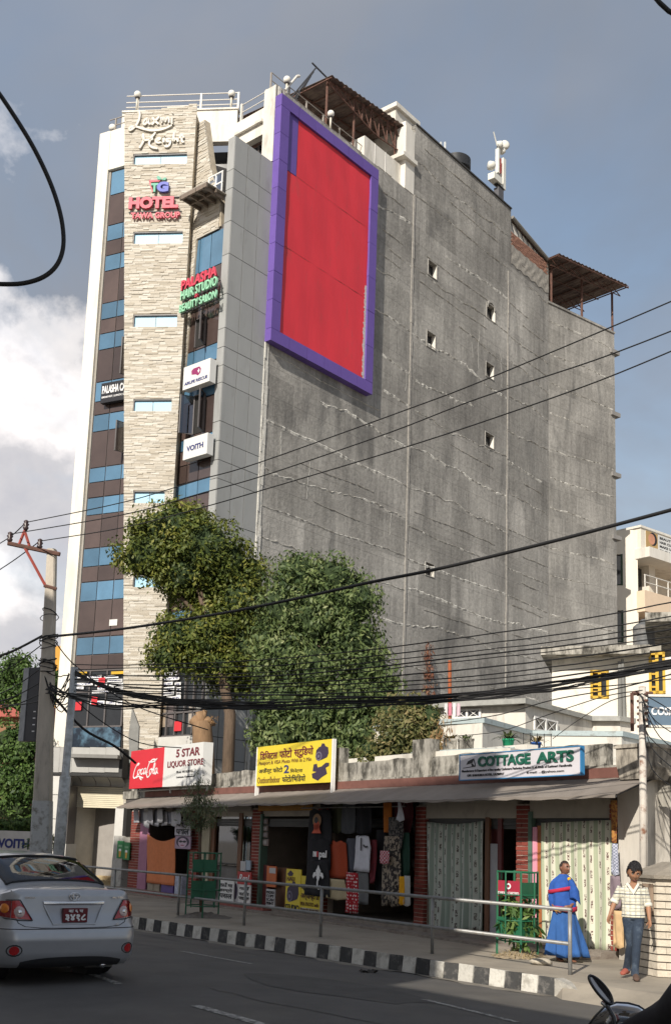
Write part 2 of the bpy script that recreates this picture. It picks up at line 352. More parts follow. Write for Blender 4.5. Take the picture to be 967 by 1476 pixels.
    s1 = n.new('ShaderNodeVectorMath'); s1.operation = 'SCALE'; l.new(base, s1.inputs[0]); l.new(v, s1.inputs['Scale'])
    c = mixc(mul(rg(st2, .60, .74, 0, .5), rg(big, .4, .6, .3, 1)), s1.outputs[0], (.50, .485, .455))
    dk = nz(mp((1.0, 1, .35), (9, 0, 3)), .55, 7, .6, .6)
    c = mixc(rg(dk, .55, .68, 0, .6), c, (.105, .104, .102))
    l.new(c, b.inputs['Base Color'])
    bp = n.new('ShaderNodeBump'); bp.inputs['Strength'].default_value = .55; bp.inputs['Distance'].default_value = .05; l.new(mul(fine, 1.), bp.inputs['Height'])
    bp2 = n.new('ShaderNodeBump'); bp2.inputs['Strength'].default_value = .5; bp2.inputs['Distance'].default_value = .03; l.new(B1.outputs[0], bp2.inputs['Height']); l.new(bp.outputs[0], bp2.inputs['Normal']); l.new(bp2.outputs[0], b.inputs['Normal'])
    return m
CONC = concrete_wall()
RIDGE = M('mortar_ridge', (.64, .62, .57), .95, .2, 9., .5, 40)
# ---------------------------------------------------------------- ground, road, kerb
ASPH = M('asphalt', (.100, .095, .090), .82, .2, 1.1, .35, 130, col2=(.125, .115, .10), c2=.60, sc2=.35, w2=.14, spec=.35)
PAVE = M('dusty_pavement', (.33, .29, .235), .93, .18, 2.2, .3, 60, col2=(.22, .195, .16), c2=.56, sc2=1.1)
EARTH = M('dusty_ground', (.24, .21, .17), .95, .2, .5, .3, 20)
PAINT = M('worn_road_paint', (.42, .41, .38), .8, .25, 14., col2=(.10, .095, .09), c2=.50, sc2=16.)
KW = M('kerb_white', (.58, .56, .51), .9, .12, 6., .4, 30, rnd=.08, col2=(.36, .34, .30), c2=.57, sc2=7)
KB = M('kerb_black', (.055, .055, .055), .9, .15, 6., .4, 30, rnd=.2, col2=(.16, .15, .14), c2=.60, sc2=7)
KP = Pl(gnd(800, 1436), -39.1)                      # kerb face; t to the right, o towards the camera
def crown(v_):                                       # camber of the road
    x = max(0., min(1., v_/5.2)); x2 = max(0., min(1., (v_-5.2)/5.4)); return .20*math.sin(x*math.pi/2) if v_ < 5.2 else .20*math.cos(x2*math.pi/2)*1.
def roadpt(px, py, dz=0.):
    z = 0.
    for _ in range(12):
        p = gnd(px, py, z); v_ = (p[0]-KP.p[0])*KP.n[0]+(p[1]-KP.p[1])*KP.n[1]; z = crown(v_)+dz
    return Vector((p[0], p[1], z))
g = MB(False); n = 24; R_ = 1600.
g.quad([(-R_, -R_, -.06), (R_, -R_, -.06), (R_, R_, -.06), (-R_, R_, -.06)])
obj('ground', g, EARTH, kind='structure')
r = MB()
US = [-75, -40, -20, -10, -5, -2, 0, 2, 5, 10, 25]; VS = [0, .6, 1.3, 2.2, 3.2, 4.2, 5.2, 6.2, 7.2, 8.2, 9.3, 10.6]
r.grid(lambda a, b: (-75+100*a, 10.6*b, crown(10.6*b)), 40, 30)
obj('road', r, ASPH, pl=KP, kind='structure', smooth=True)
p = MB(); p.box(-75, 0, -7.6, -.16, -.3, .2); p.box(.0, 25, -7.6, -1.2, -.3, .2)
p.quad([(0, -.16, .2), (0, -1.2, .2), (25, -1.2, .2), (25, -.16, .19)])
p.quad([(0.0, -.16, .2), (25, -.16, .19), (25, .35, .015), (.35, .3, .012)]); p.quad([(0.0, -.16, .2), (.35, .3, .012), (0, 0, 0)])
obj('pavement', p, PAVE, pl=KP, kind='structure')
p = MB(); p.box(-75, 25, -120, -7.6, -.3, .196); obj('terrace_ground', p, EARTH, pl=KP, kind='structure')
p = MB(); p.box(-75, 25, 10.6, 13.6, -.3, .15); obj('near_pavement', p, PAVE, pl=KP, kind='structure')
kb = thing('kerb', 'kerb', 'kerb'); del kb['label'], kb['category']; kb['kind'] = 'structure'; kb.name = 'kerb'
bmk = {}
for i in range(64):
    L_ = .30; t1 = -.02-i*L_
    mb = MB(); rr = random.Random(i); w = lambda: rr.uniform(-.008, .008)
    k = [(-L_+.008, .0+w(), -.1), (-.008, .0+w(), -.1), (-.008, -.16, -.1), (-L_+.008, -.16, -.1), (-L_+.008, -.035+w(), .235+w()), (-.008, -.035+w(), .235+w()), (-.008, -.17, .215), (-L_+.008, -.17, .215)]
    b = mb.vs(k)
    for q in ((0, 3, 2, 1), (4, 5, 6, 7), (0, 1, 5, 4), (1, 2, 6, 5), (2, 3, 7, 6), (3, 0, 4, 7)): mb.face([b+j for j in q])
    obj('kerb_block', mb, KB if i % 2 == 0 else KW, kb, mw=KP.M @ Matrix.Translation((t1, 0, 0)))
mb = MB(); mb.prism([(0, 0), (.0, .23), (.25, .17), (.62, .05), (.7, 0)], -.16, .02); obj('broken_kerb_end', mb, M('kerb_rubble', (.40, .38, .34), .95, .3, 8., .6, 25), kb, KP)
# painted dashes
def dash(name, a, b, w):
    A, B = roadpt(*a, .005), roadpt(*b, .005); d = (B-A); d.z = 0; d.normalize(); s = Vector((-d.y, d.x, 0))*w/2; mb = MB(False); k = 6
    mb.v = []; 
    for i in range(k+1):
        q = A.lerp(B, i/k)
        for s_ in (-1, 1):
            c = q+s*s_; v_ = (c.x-KP.p[0])*KP.n[0]+(c.y-KP.p[1])*KP.n[1]; mb.vs([(c.x, c.y, crown(v_)+.005)])
    for i in range(k): mb.face((2*i, 2*i+1, 2*i+3, 2*i+2))
    obj(name, mb, PAINT, kind='structure')
dash('lane_mark', (262, 1371), (362, 1389), .09); dash('lane_mark', (50, 1375), (172, 1418), .11); dash('lane_mark', (282, 1449), (398, 1482), .12); dash('lane_mark', (610, 1440), (745, 1473), .09)
# fallen litter on the road
for k, (x, y, c) in enumerate(((531, 1402, (.04, .035, .03)),)):
    q = roadpt(x, y); mb = MB(False); mb.grid(lambda a, b: ((a-.5)*.28, (b-.5)*.12, .02+.03*math.sin(a*9)*math.sin(b*7+1)), 6, 4)
    obj('litter', mb, M('litter%d' % k, c, .8), mw=Matrix.Translation(q) @ Matrix.Rotation(.4, 4, 'Z'), label=('dark crumpled rag lying on the road before the kerb', 'small pale scrap of paper on the asphalt')[k], cat='litter')
CRK = M('asphalt_patch', (.078, .074, .070), .85, .2, 3., .4, 60); rr = random.Random(17)
for k in range(7):                                   # old repairs and tar seams, millimetres proud of the road
    u0, v0 = rr.uniform(-16, 0), rr.uniform(.8, 5.5); mb = MB(); n = 14; w0 = rr.uniform(.2, .7); P = []
    if k < 3: P = [(u0+w0*2.2*math.cos(j*math.pi/7)*(1+rr.uniform(-.15, .15)), v0+w0*math.sin(j*math.pi/7)*(1+rr.uniform(-.15, .15))) for j in range(14)]; b = mb.vs([(p[0], p[1], crown(p[1])+.004) for p in P]); mb.face(range(b, b+14))
    else:
        x, y = u0, v0
        for j in range(26): x2, y2 = x+.22, y+rr.uniform(-.05, .05); mb.quad([(x, y, crown(y)+.004), (x2, y2, crown(y2)+.004), (x2, y2+.022, crown(y2+.022)+.004), (x, y+.022, crown(y+.022)+.004)]); x, y = x2, y2
    obj('road_repair', mb, CRK, pl=KP, kind='structure', fix=False)
mb = MB(); mb.grid(lambda a, b: (-30+30*a, .02+b*(.28+.12*math.sin(a*60)+.06*math.sin(a*171)), crown(.02+b*.3)+.005), 160, 2); obj('gutter_dust', mb, M('gutter_dust', (.20, .18, .15), .95, .3, 9., .4, 40), pl=KP, kind='structure')
# pavement railing
RP = Pl(gnd(623, 1375, .2), -35.4)
def post_t(px, py): return RP.at(px, py)[0]
RAILM = M('grey_painted_rail', (.25, .25, .245), .45, .15, 9., metal=.3, col2=(.20, .17, .14), c2=.62, sc2=14)
rl = thing('pedestrian_railing', 'grey tubular steel railing with two rails along the striped kerb', 'railing', RP.w(post_t(821, 1360), .2))
te = post_t(821, 1360)
pts = [te, post_t(623, 1340), post_t(463, 1315), post_t(353, 1305), post_t(258, 1295), post_t(165, 1280)]; dd = pts[-2]-pts[-1]
for k in range(1, 6): pts.append(pts[5]-k*4.2)
for t in pts:
    mb = MB(); mb.tube([(t, 0, .15), (t, 0, 1.08)], .03, 10); obj('post', mb, RAILM, rl, RP, smooth=True)
for z, nm in ((1.09, 'rail'), (.62, 'rail')):
    mb = MB(); mb.tube([(pts[-1], 0, z), (te+(.03 if z > 1 else 0), 0, z)], .029, 10); obj(nm, mb, RAILM, rl, RP, smooth=True)
# ---------------------------------------------------------------- the tall hotel building
SP = Pl(dep(250, 720, 39.6), -84.3); WP = Pl(dep(311, 725, 38.5), 39.5); GP = Pl(dep(311, 725, 38.5), -49); LP = Pl(dep(180, 1000, 40.), -64)
W2 = Pl(WP.w(24.65, 0)[:2], 52.6); QP = Pl(WP.w(2.13, 0, 0)[:2], -49)
HB = thing('hotel_building', 'tall grey and stone clad hotel tower with a bare plaster side wall', 'building', SP.w(-1, .2))
# side wall with its small windows
WINPX = [(617, 374, 395, 629), (701, 436, 457, 713), (615, 476, 498, 627), (700, 521, 541, 711), (699, 622, 641, 711), (613, 810, 828, 625)]
holes = [WP.rect(*q) for q in WINPX]
w = MB()
zt1 = WP.at(598, 283)[1]; zt2 = WP.at(598, 179)[1]; zt3 = WP.at(790, 380)[1]; zt4 = WP.at(790, 437)[1]; tA, tB, tC = 11.7, 20.53, 24.65
wall_holes(w, 2.13, tA, 0, zt1, [], 0); wall_holes(w, tA, tB, 0, zt2, holes, 0, .28); wall_holes(w, tB, tC, 0, zt3-.75, [], 0)
for a, b, z in ((2.13, tA, zt1), (tA, tB, zt2), (tB, tC, zt3-.75)): w.box(a, b, -.35, -.005, z-.5, z)
w.box(tA, tA+.25, -9, -.002, 20, zt2-.003); w.box(tB-.25, tB, -12, -.002, 20, zt2-.004); w.box(tC-.25, tC, -9, -.01, 20, zt3-.3)
obj('side_wall', w, CONC, HB, WP)
w = MB(); t9 = W2.at(887, 700)[0]; z9 = W2.at(887, 484)[1]
w.box(0, t9, -.35, 0, 0, zt4)
w.box(-.1, t9+.02, -.4, .06, zt4, zt4+.12); w.box(t9-.35, t9, -9, -.003, 0, zt4-.002)
obj('side_wall', w, CONC, HB, W2)
# wall buttress strips (column lines) and rendering joints standing proud
for t in (tA, 20.3, 2.3):
    mb = MB(); 
    for k in range(40):
        z = k*zt1/40; mb.box(t-.06+random.uniform(-.02, .02), t+.08+random.uniform(-.02, .02), 0, .02+random.uniform(0, .02), z, z+zt1/40)
    obj('column_line', mb, RIDGE if t < 3 else M('plaster_rib', (.36, .34, .31), .95, .25, 7., .4, 40), HB, WP, kind='stuff')
def ridge(pl, t0, t1, z, amp, rise=0., wd=.05):
    mb = MB(); n_ = max(4, int((t1-t0)/.16)); rr = random.Random(int(z*100+t0*10)); zz = 0.; P = []
    for i in range(n_+1):
        zz += rr.uniform(-1, 1)*amp*.38; zz *= .9
        P.append((t0+(t1-t0)*i/n_, z+zz+rise*i/n_+amp*.7*math.sin(i*.11+z)))
    for i in range(n_):
        (a, za), (b, zb) = P[i], P[i+1]; h = wd*rr.uniform(.2, 1.15)*(.6+.4*abs(math.sin(i*.17+z*3))); d = rr.uniform(.012, .035)
        q = mb.vs([(a, 0, za-h), (b, 0, zb-h), (b, d, zb), (a, d, za), (a, 0, za+h*.4), (b, 0, zb+h*.4)]); mb.face((q, q+1, q+2, q+3)); mb.face((q+3, q+2, q+5, q+4))
    obj('mortar_ridge', mb, RIDGE, HB, pl)
rr = random.Random(5)
for z in [2.6, 4.4, 6.2, 8.0, 9.7, 11.5, 13.1, 14.35, 15.95, 17.8, 19.6, 21.5, 23.2, 25.0, 26.8, 28.4, 30.2, 32.0, 33.7]:
    for (a, b) in ((2.2, tA-.1), (tA+.1, 20.2), (20.4, tC-.1)):
        if a < tA-1 and (z > zt1-.8 or z > 21.4): 
            if z > zt1-.8: continue
            a = 8.95
        if a > 20 and z > zt3-1.6: continue
        if z > zt2-.8: continue
        if rr.random() < .5: ridge(WP, a+rr.uniform(0, .4)*(b-a), b-rr.uniform(0, .4)*(b-a), z+.9+rr.uniform(-.2, .2), .05, 0, .022)
        if rr.random() < .17: a += rr.uniform(.1, .5)*(b-a)
        if rr.random() < .17: b -= rr.uniform(.1, .5)*(b-a)
        ridge(WP, a, b, z+rr.uniform(-.12, .12), rr.choice((.10, .16, .05)), rr.uniform(-.15, .15), rr.choice((.06, .11, .045)))
for z in [3.2, 6.8, 9.9, 12.3, 14.2, 16.4, 17.9, 20, 21.8, 23.6, 25.5, 27.3, 29.1, 31.0]:
    a, b = .1, t9-.2
    if rr.random() < .3: b -= 2.2
    ridge(W2, a, b, z+rr.uniform(-.1, .1), .09, 0, .06)
# vertical cracks and patches
for k in range(16):
    t = rr.uniform(3, 24); z = rr.uniform(4, 28)
    if t < 9.4 and z > 18.5: continue
    mb = MB(); x = t; 
    for i in range(int(rr.uniform(6, 16))):
        x2 = x+rr.uniform(-.05, .05); mb.quad([(x-.02, .012, z+i*.13), (x+.02, .012, z+i*.13), (x2+.02, .012, z+i*.13+.13), (x2-.02, .012, z+i*.13+.13)]); x = x2
    obj('plaster_streak', mb, RIDGE, HB, WP)
# windows in the side wall
for h in holes:
    a, b, c, d = h; wf = MB()
    for q in ((a, b, c-.03, c), (a, b, d, d+.03), (a-.03, a, c-.03, d+.03), (b, b+.03, c-.03, d+.03)): wf.box(q[0], q[1], 0, .03, q[2], q[3])
    wo = obj('window', wf, M('window_plaster', (.36, .345, .32), .9, .2), HB, WP)
    f = MB(); 
    for q in ((a, b, c, c+.05), (a, b, d-.05, d), (a, a+.05, c, d), (b-.05, b, c, d), ((a+b)/2-.02, (a+b)/2+.02, c, d)): f.box(q[0], q[1], -.27, -.2, q[2], q[3])
    obj('frame', f, ALU, wo, WP); obj('pane', MB().box(a, b, -.26, -.24, c, d), DGLASS, wo, WP)
    jb = MB(); jb.quad([(b+.002-.004, 0, c), (b-.002, -.27, c), (b-.002, -.27, d), (b-.002, 0, d)]); obj('sunlit_jamb', jb, WHITE, wo, WP)  # right jamb alone is white: sunlight put into its colour
    if h in (holes[1],):
        ar = MB(); P = [((a+b)/2+.36*math.cos(x*math.pi/10), d-.1+.33*math.sin(x*math.pi/10)) for x in range(11)]
        for (x0, y0), (x1, y1) in zip(P, P[1:]): ar.prism([(x0, y0), (x1, y1), (x1*.9+(a+b)*.05, y1-.1), (x0*.9+(a+b)*.05, y0-.1)], 0, .05)
        obj('lintel', ar, M('window_plaster', (.36, .345, .32)), wo, WP)
# inner core so that nothing is hollow
fp = [LP.w(-2.9, 0, -.45), LP.w(-.7, 0, -.45), SP.w(-1.2, 0, -.75), GP.w(-2.2, 0, -.75), GP.w(-.1, 0, -.75), WP.w(2.6, 0, -.62), WP.w(tC, 0, -.62), W2.w(t9-.4, 0, -.45), (W2.w(t9-.4, 0, -9)), (LP.w(-2.9, 0, -30))]
fp = [(p[0], p[1]) for p in fp]
cmb = MB(False); cmb.vprism(fp, 0, 24.4); cmb.vprism([(GP.w(-2.2, 0, -1.9)[:2]), WP.w(2.2, 0, -2.4)[:2], WP.w(2.7, 0, -.7)[:2]]+fp[6:9]+[LP.w(-2.8, 0, -12)[:2], LP.w(-2.8, 0, -.5)[:2], LP.w(.3, 0, -.6)[:2]], 24.4, 28.9)
obj('core', cmb, M('core_plaster', (.30, .28, .26), .9), HB)
# left glazed strip and white pier
lt = {k: v for k, v in ()}
def lz(y): return LP.at(165 if y < 480 else (153 if y < 742 else 138), y)[1]
bands = [(247, 'B'), (280, 'N'), (323, 'B'), (345, 'N'), (366, 'B'), (388, 'N'), (434, 'B'), (457, 'N'), (480, 'B'), (503, 'N'), (549, 'B'), (577, 'N'), (596, 'B'), (620, 'N'), (672, 'B'), (693, 'N'), (715, 'B'), (740, 'N'), (789.5, 'B'), (816, 'N'), (838, 'B'), (865.7, 'N'), (917.7, 'B'), (943.5, 'N'), (968, None)]
cols = [-2.36, -1.60, -.84, -.08]
back = MB(); back.box(-2.38, -.02, -.2, -.05, 3.4, 28.6); obj('curtain_frame', back, ALU, HB, LP)
OPENL = [(497, 547), (614, 655)]
for (y0, k), (y1, _) in zip(bands, bands[1:]):
    z1, z0 = lz(y0), lz(y1)
    for i in range(3):
        mb = MB(); mb.box(cols[i]+.018, cols[i+1]-.018, -.05, -.012+random.uniform(-.006, .006), z0+.02, z1-.02)
        obj('pane', mb, BLUEG if k == 'B' else BROWNG, HB, LP)
for y0, y1 in OPENL:                                   # opened casements, hinged at the left
    z1, z0 = LP.at(172, y0)[1], LP.at(172, y1)[1]; a, b = -.62, -.10
    hole = MB(); hole.box(a, b, -.03, -.004, z0, z1); wo = obj('window', hole, DARK, HB, LP)  # solid dark sheet stands in for the shaded room behind
    f = MB(); dx, do = -.22, .5
    f.box(a-.03, a+.02, 0, .05, z0-.03, z1+.03); f.box(b, b+.03, 0, .05, z0, z1); f.box(a, b, 0, .05, z0-.03, z0)
    f.tube([(a, 0, z0), (a+dx, do, z0-.02), (a+dx, do, z1+.02), (a, 0, z1), (a, 0, z0)], .03, 4); obj('pane', MB().quad([(a, 0, z0), (a+dx, do, z0-.02), (a+dx, do, z1+.02), (a, 0, z1)]), glassm('casement_glass', (.16, .14, .13), .12), wo, LP)
    obj('casement', f, ALU, wo, LP)
pr = MB(); pr.box(-3.0, -2.46, -.9, .12, 3.0, lz(190)); pr.box(-3.0, -.9, -.9, .1, lz(245), lz(190)+.0)
obj('white_pier', pr, M('bright_white_pier', (.74, .70, .62), .7, .06, 1.5, .1, 20, col2=(.60, .56, .48), c2=.62, sc2=1.3, streak=6), HB, LP)
pr = MB(); pr.box(-2.46, -2.38, -.3, .0, 3.0, lz(245)); obj('pier_reveal', pr, M('grey_reveal', (.33, .31, .28), .8), HB, LP)
# ---- stone tower
def sedge(z): return -2.92+(30.25-z)*(1.62/24.75)
STW = []
for y0, y1, xr in ((222, 238, 270), (334, 352, 264), (453, 471, 256), (575, 593.5, 248), (707, 726, 238), (828, 846, 231)):
    t0, z1 = SP.at(193, y0); _, z0 = SP.at(193, y1); t1, _ = SP.at(xr, y0); STW.append((t0, t1, z0, z1))
def cladding(name, pl, zlo, zhi, lf, rf, holes_, o0=0., seed=3):
    mb = MB(); rr = random.Random(seed); z = zlo; var = []
    while z < zhi(0) if callable(zhi) else z < zhi:
        h = rr.choice((.045, .055, .065, .08)); zc = z+h/2; a, b = lf(zc), rf(zc); t = a+rr.uniform(-.3, 0)
        while t < b:
            L_ = rr.uniform(.2, .55); x0, x1 = max(a, t), min(b, t+L_); t += L_
            if x1-x0 < .02: continue
            if callable(zhi) and z+h > zhi((x0+x1)/2): continue
            seg = [(x0, x1)]
            for (ha, hb, hc, hd) in holes_:
                if z+h > hc+.03 and z < hd-.03:
                    ns = []
                    for s0, s1 in seg:
                        if s1 <= ha or s0 >= hb: ns.append((s0, s1)); continue
                        if s0 < ha: ns.append((s0, ha))
                        if s1 > hb: ns.append((hb, s1))
                    seg = ns
            for s0, s1 in seg:
                if s1-s0 < .02: continue
                mb.box(s0+.003, s1-.003, o0-.03, o0+rr.choice((.0, .006, .012, .018, .026)), z+.002, z+h-.002); var += [min(1, max(0, rr.gauss(.42, .28)))]*8
        z += h
    o = obj(name, mb, STONE, HB, pl, kind='stuff', fix=False)
    at = o.data.attributes.new('var', 'FLOAT', 'POINT'); at.data.foreach_set('value', var); return o
cladding('stone_cladding', SP, 1.0, lambda t: 30.6+(t)*.12, sedge, lambda z: 0., STW, 0.)
sb = MB()
Z = [1.0]+sorted([q for h in STW for q in h[2:]])+[30.15]
for i in range(len(Z)-1):
    zc = (Z[i]+Z[i+1])/2; hh = [h for h in STW if h[2] < zc < h[3]]
    l0, l1 = sedge(Z[i])+.02, sedge(Z[i+1])+.02
    if hh:
        a, b = hh[0][0], hh[0][1]; sb.prism([(l0, Z[i]), (a, Z[i]), (a, Z[i+1]), (l1, Z[i+1])], -1.0, -.01); sb.box(b, -.01, -1.0, -.01, Z[i], Z[i+1])
    else: sb.prism([(l0, Z[i]), (-.01, Z[i]), (-.01, Z[i+1]), (l1, Z[i+1])], -1.0, -.01)
obj('stone_backing', sb, M('stone_back', (.45, .39, .30), .9, .2, 6.), HB, SP)
for a, b, c, d in STW:
    mb = MB(); mb.box(a, b, -.14, -.10, c, d); wo = obj('window', mb, SKYG, HB, SP)
    f = MB(); f.box(a, b, -.1, -.02, d-.05, d); f.box(a, a+.03, -.1, -.02, c, d); f.box((a+b)/2-.01, (a+b)/2+.01, -.1, -.085, c, d); obj('frame', f, ALU, wo, SP)
# ---- return face: stone and glass
def gp(x, y, o=0.): return GP.at(x, y, o)
gl = gp(264.5, 460)[0]
A_, B_ = gp(284, 345), gp(251.5, 708); C_ = gp(295, 172); D_ = gp(304, 239); E_ = gp(318, 290); F_ = gp(318, 325)
def rb(z):
    if z < B_[1]: return gl+.02
    if z < A_[1]: return B_[0]+(A_[0]-B_[0])*(z-B_[1])/(A_[1]-B_[1])
    if z < E_[1]: return E_[0]
    return D_[0]+(C_[0]-D_[0])*(z-D_[1])/(C_[1]-D_[1]) if z > D_[1] else E_[0]+(D_[0]-E_[0])*(z-E_[1])/(D_[1]-E_[1])
cladding('stone_cladding', GP, B_[1]-2, C_[1]-.1, lambda z: gl, rb, [], 0.01, 9)
mb = MB(); mb.prism([(gl, B_[1]), B_, A_, F_, E_, D_, C_, (gl, C_[1])], -.3, -.03+.01); obj('stone_backing', mb, M('stone_back', (.45, .39, .30)), HB, GP)
mb = MB(); mb.box(gl, -.3, -.25, -.09, 3.6, A_[1]+.2); obj('curtain_frame', mb, ALU, HB, GP)
def gz(y): return GP.at(288, y)[1]
gb = [(336, 'B'), (392, 'N'), (416, 'N'), (440, 'N'), (502, 'B'), (525, 'N'), (556, 'B'), (574, 'N'), (627, 'B'), (643, 'N'), (664, 'N'), (690, 'B'), (712, 'N'), (760, 'B'), (783, 'N'), (805, 'B'), (827, 'N'), (875, 'B'), (900, 'N'), (925, 'B'), (948, 'N'), (962, None)]
gc = [gl, -1.72, -1.08, -.38]
for (y0, k), (y1, _) in zip(gb, gb[1:]):
    z1, z0 = min(gz(y0), A_[1]-.005), gz(y1)
    for i in range(3):
        x0, x1 = gc[i]+.02, gc[i+1]-.02; l0, l1 = max(x0, rb(z0)+.02), max(x0, rb(z1)+.02)
        if min(l0, l1) > x1-.05: continue
        mb = MB(); mb.prism([(l0, z0+.02), (x1, z0+.02), (x1, z1-.02), (min(l1, x1-.02), z1-.02)], -.09, -.05+random.uniform(-.005, .005)); obj('pane', mb, BLUEG if k == 'B' else BROWNG, HB, GP)
for (xa, xb, y0, y1, hinge) in ((284, 296, 462, 500, 1), (281, 295, 572, 625, 0)):
    a, z1 = gp(xa, y0); b, _ = gp(xb, y0); _, z0 = gp(xa, y1); mb = MB(); mb.box(a, b, -.05, -.03, z0, z1); wo = obj('window', mb, DARK, HB, GP)  # dark sheet painted as the shade inside the open casement
    f = MB(); f.box(a-.04, a, -.04, .03, z0, z1); f.box(b, b+.04, -.04, .03, z0, z1); f.box(a, b, -.04, .03, z1, z1+.04)
    for s, x in ((-1, a), (1, b)):
        if hinge and s < 0: continue
        f.tube([(x, 0, z0), (x+s*.25, .45, z0-.02), (x+s*.25, .45, z1), (x, 0, z1), (x, 0, z0)], .03, 4); obj('pane', MB().quad([(x, 0, z0), (x+s*.25, .45, z0-.02), (x+s*.25, .45, z1), (x, 0, z1)]), glassm('casement_glass'), wo, GP)
    obj('casement', f, ALU, wo, GP)
# ---- grey clad fin
zf = WP.at(335, 192)[1]; rows = [WP.at(*q)[1] for q in ((333.4, 240.6), (332, 268), (328.6, 315), (327, 363), (324.6, 421), (323, 471), (321, 498), (319.8, 524.8), (318, 549.6), (315.6, 605.5), (313.6, 633.6), (312, 661), (310.7, 688))]
z = rows[-1]; k = 0
while z > 3.2: z -= (1.55, .78, .78, .78)[k % 4]; k += 1; rows.append(z)
rows = [zf]+rows
fb = MB(); fb.vprism([WP.w(.03, 0, -.02)[:2], WP.w(2.1, 0, -.02)[:2], WP.w(2.1, 0, -.6)[:2], GP.w(-.36, 0, -.5)[:2], GP.w(-.36, 0, -.03)[:2]], 0, zf-.03); fb.v = [(x, y, z_) for x, y, z_ in fb.v]
fbm = MB(False); fbm.v = [(a, -b, c) for a, b, c in fb.v]; fbm.f = fb.f; fbm.m = fb.m; obj('fin_core', fbm, PBACK, HB)
for z1, z0 in zip(rows, rows[1:]):
    for i in range(3): obj('cladding_panel', MB().box(i*.71+.012, (i+1)*.71-.012, -.02, .012+random.uniform(0, .006), z0+.012, z1-.012), PANEL, HB, WP)
    obj('cladding_panel', MB().box(-.36, -.002, -.03, .008+random.uniform(0, .006), z0+.012, z1-.012), PANEL, HB, GP)
mb = MB(); 
for k in range(60): mb.box(2.12, 2.17+random.uniform(0, .05), -.0, .03+random.uniform(0, .03), k*.47, k*.47+.47)
obj('mortar_edge', mb, RIDGE, HB, WP, kind='stuff')
# ---- white top storey
def poly(pl, pts, o0, o1, mat, name, par=HB, **kw):
    mb = MB(); mb.prism([pl.at(x, y) for x, y in pts], o0, o1); return obj(name, mb, mat, par, pl, **kw)
zq = QP.at(381, 155)[1]; zl = QP.at(380, 172)[1]; zw = QP.at(378, 193)[1]; tq = QP.at(342, 170)[0]; tcq = QP.at(379, 200)[0]
mb = MB(); mb.box(tcq, -.01, -.5, .03, QP.at(378, 240)[1], QP.at(383, 131)[1]); obj('white_column', mb, OFFW, HB, QP)
mb = MB(); mb.box(tq, tcq, -.3, 0, zl, zq); mb.box(tq, tcq, -.35, .12, zl-.12, zl); mb.box(tq, tcq, -.3, -.02, zw, zl-.12); mb.box(tq, QP.at(350, 210)[0], -.3, -.02, 26, zw); obj('parapet', mb, WHITE, HB, QP)
mb = MB(); mb.box(tq, 0, -.6, -.5, 24.4, zw); obj('window', mb, DGLASS, HB, QP)
mb = MB(); 
for x in (352, 362, 371): t_ = QP.at(x, 210)[0]; mb.box(t_-.03, t_+.03, -.48, -.42, 26.5, zw)
mb.box(tq, tcq, -.5, -.44, zw-.6, zw-.54); obj('window_frame', mb, ALU, HB, QP)
S2 = Pl(QP.w(tq, 0)[:2], -84.3); tl = S2.at(284, 170)[0]; zs = S2.at(300, 159)[1]
mb = MB(); mb.box(tl-3.2, 0, -.3, 0, zs-1.45, zs); mb.box(tl-3.2, .05, -.34, .06, zs, zs+.07); obj('parapet', mb, WHITE, HB, S2)
mb = MB(); mb.box(tl, -.1, -.9, -.8, 24.4, zs-1.4); obj('window', mb, DGLASS, HB, S2)
mb = MB(); mb.vprism([LP.w(-2.8, 0, -.3)[:2], LP.w(0, 0, -.3)[:2], S2.w(-2, 0, -.1)[:2], S2.w(-.1, 0, -.1)[:2], QP.w(-.1, 0, -.3)[:2], WP.w(tA, 0, -.3)[:2], WP.w(tA, 0, -9)[:2], LP.w(-2.8, 0, -14)[:2]], 28.9, 29.1); obj('roof_slab', mb, M('roof_concrete', (.33, .31, .28), .9), HB)
bpy.data.objects['roof_slab'].data.transform(Matrix.Identity(4))
# balcony rail and canopy in the recess
mb = MB(); o_ = -.05
a, b = gp(303, 262), gp(322, 256); z1, z0 = gp(303, 257)[1], gp(303, 286)[1]
for t_ in (gp(302.5, 262)[0], gp(312, 262)[0], gp(321, 262)[0]): mb.box(t_-.025, t_+.025, .0, .04, z0, z1)
for z_ in (z1, (z0+z1)/2): mb.box(gp(302, 262)[0], gp(322, 262)[0], 0, .045, z_-.03, z_+.02)
obj('balcony_rail', mb, M('white_metal', (.75, .74, .72), .5), HB, GP); obj('glass_infill', MB().box(gp(303, 262)[0], gp(321, 262)[0], .01, .02, z0, z1), glassm('clear_glass'), HB, GP)
mb = MB(); zc = gp(305, 296)[1]
for i in range(4): t_ = -1.75+i*.42; mb.prism([(t_, zc+.1), (t_+.05, zc+.1), (t_+.05, zc-.05), (t_, zc-.05)], 0, 1.05)
mb.box(-1.8, -.3, .98, 1.05, zc-.05, zc+.12); mb.box(-1.8, -.3, .5, .56, zc-.03, zc+.1); obj('canopy_frame', mb, M('bronze_frame', (.19, .15, .12), .6), HB, GP)
obj('canopy_glass', MB().box(-1.8, -.3, 0, 1.05, zc+.12, zc+.15), M('smoky_canopy', (.34, .31, .27), .4), HB, GP)
# ledges on the far corner
for y in (509, 598, 685, 775):
    z_ = W2.at(887, y)[1]; obj('ledge', MB().box(t9-.4, t9+.35, -.3, .12, z_-.12, z_+.12), M('ledge_concrete', (.25, .24, .23), .9), HB, W2)
obj('corner_post', MB().box(t9-.01, t9+.12, -.6, -.1, 10, z9-2), M('white_metal', (.7, .7, .68)), HB, W2)
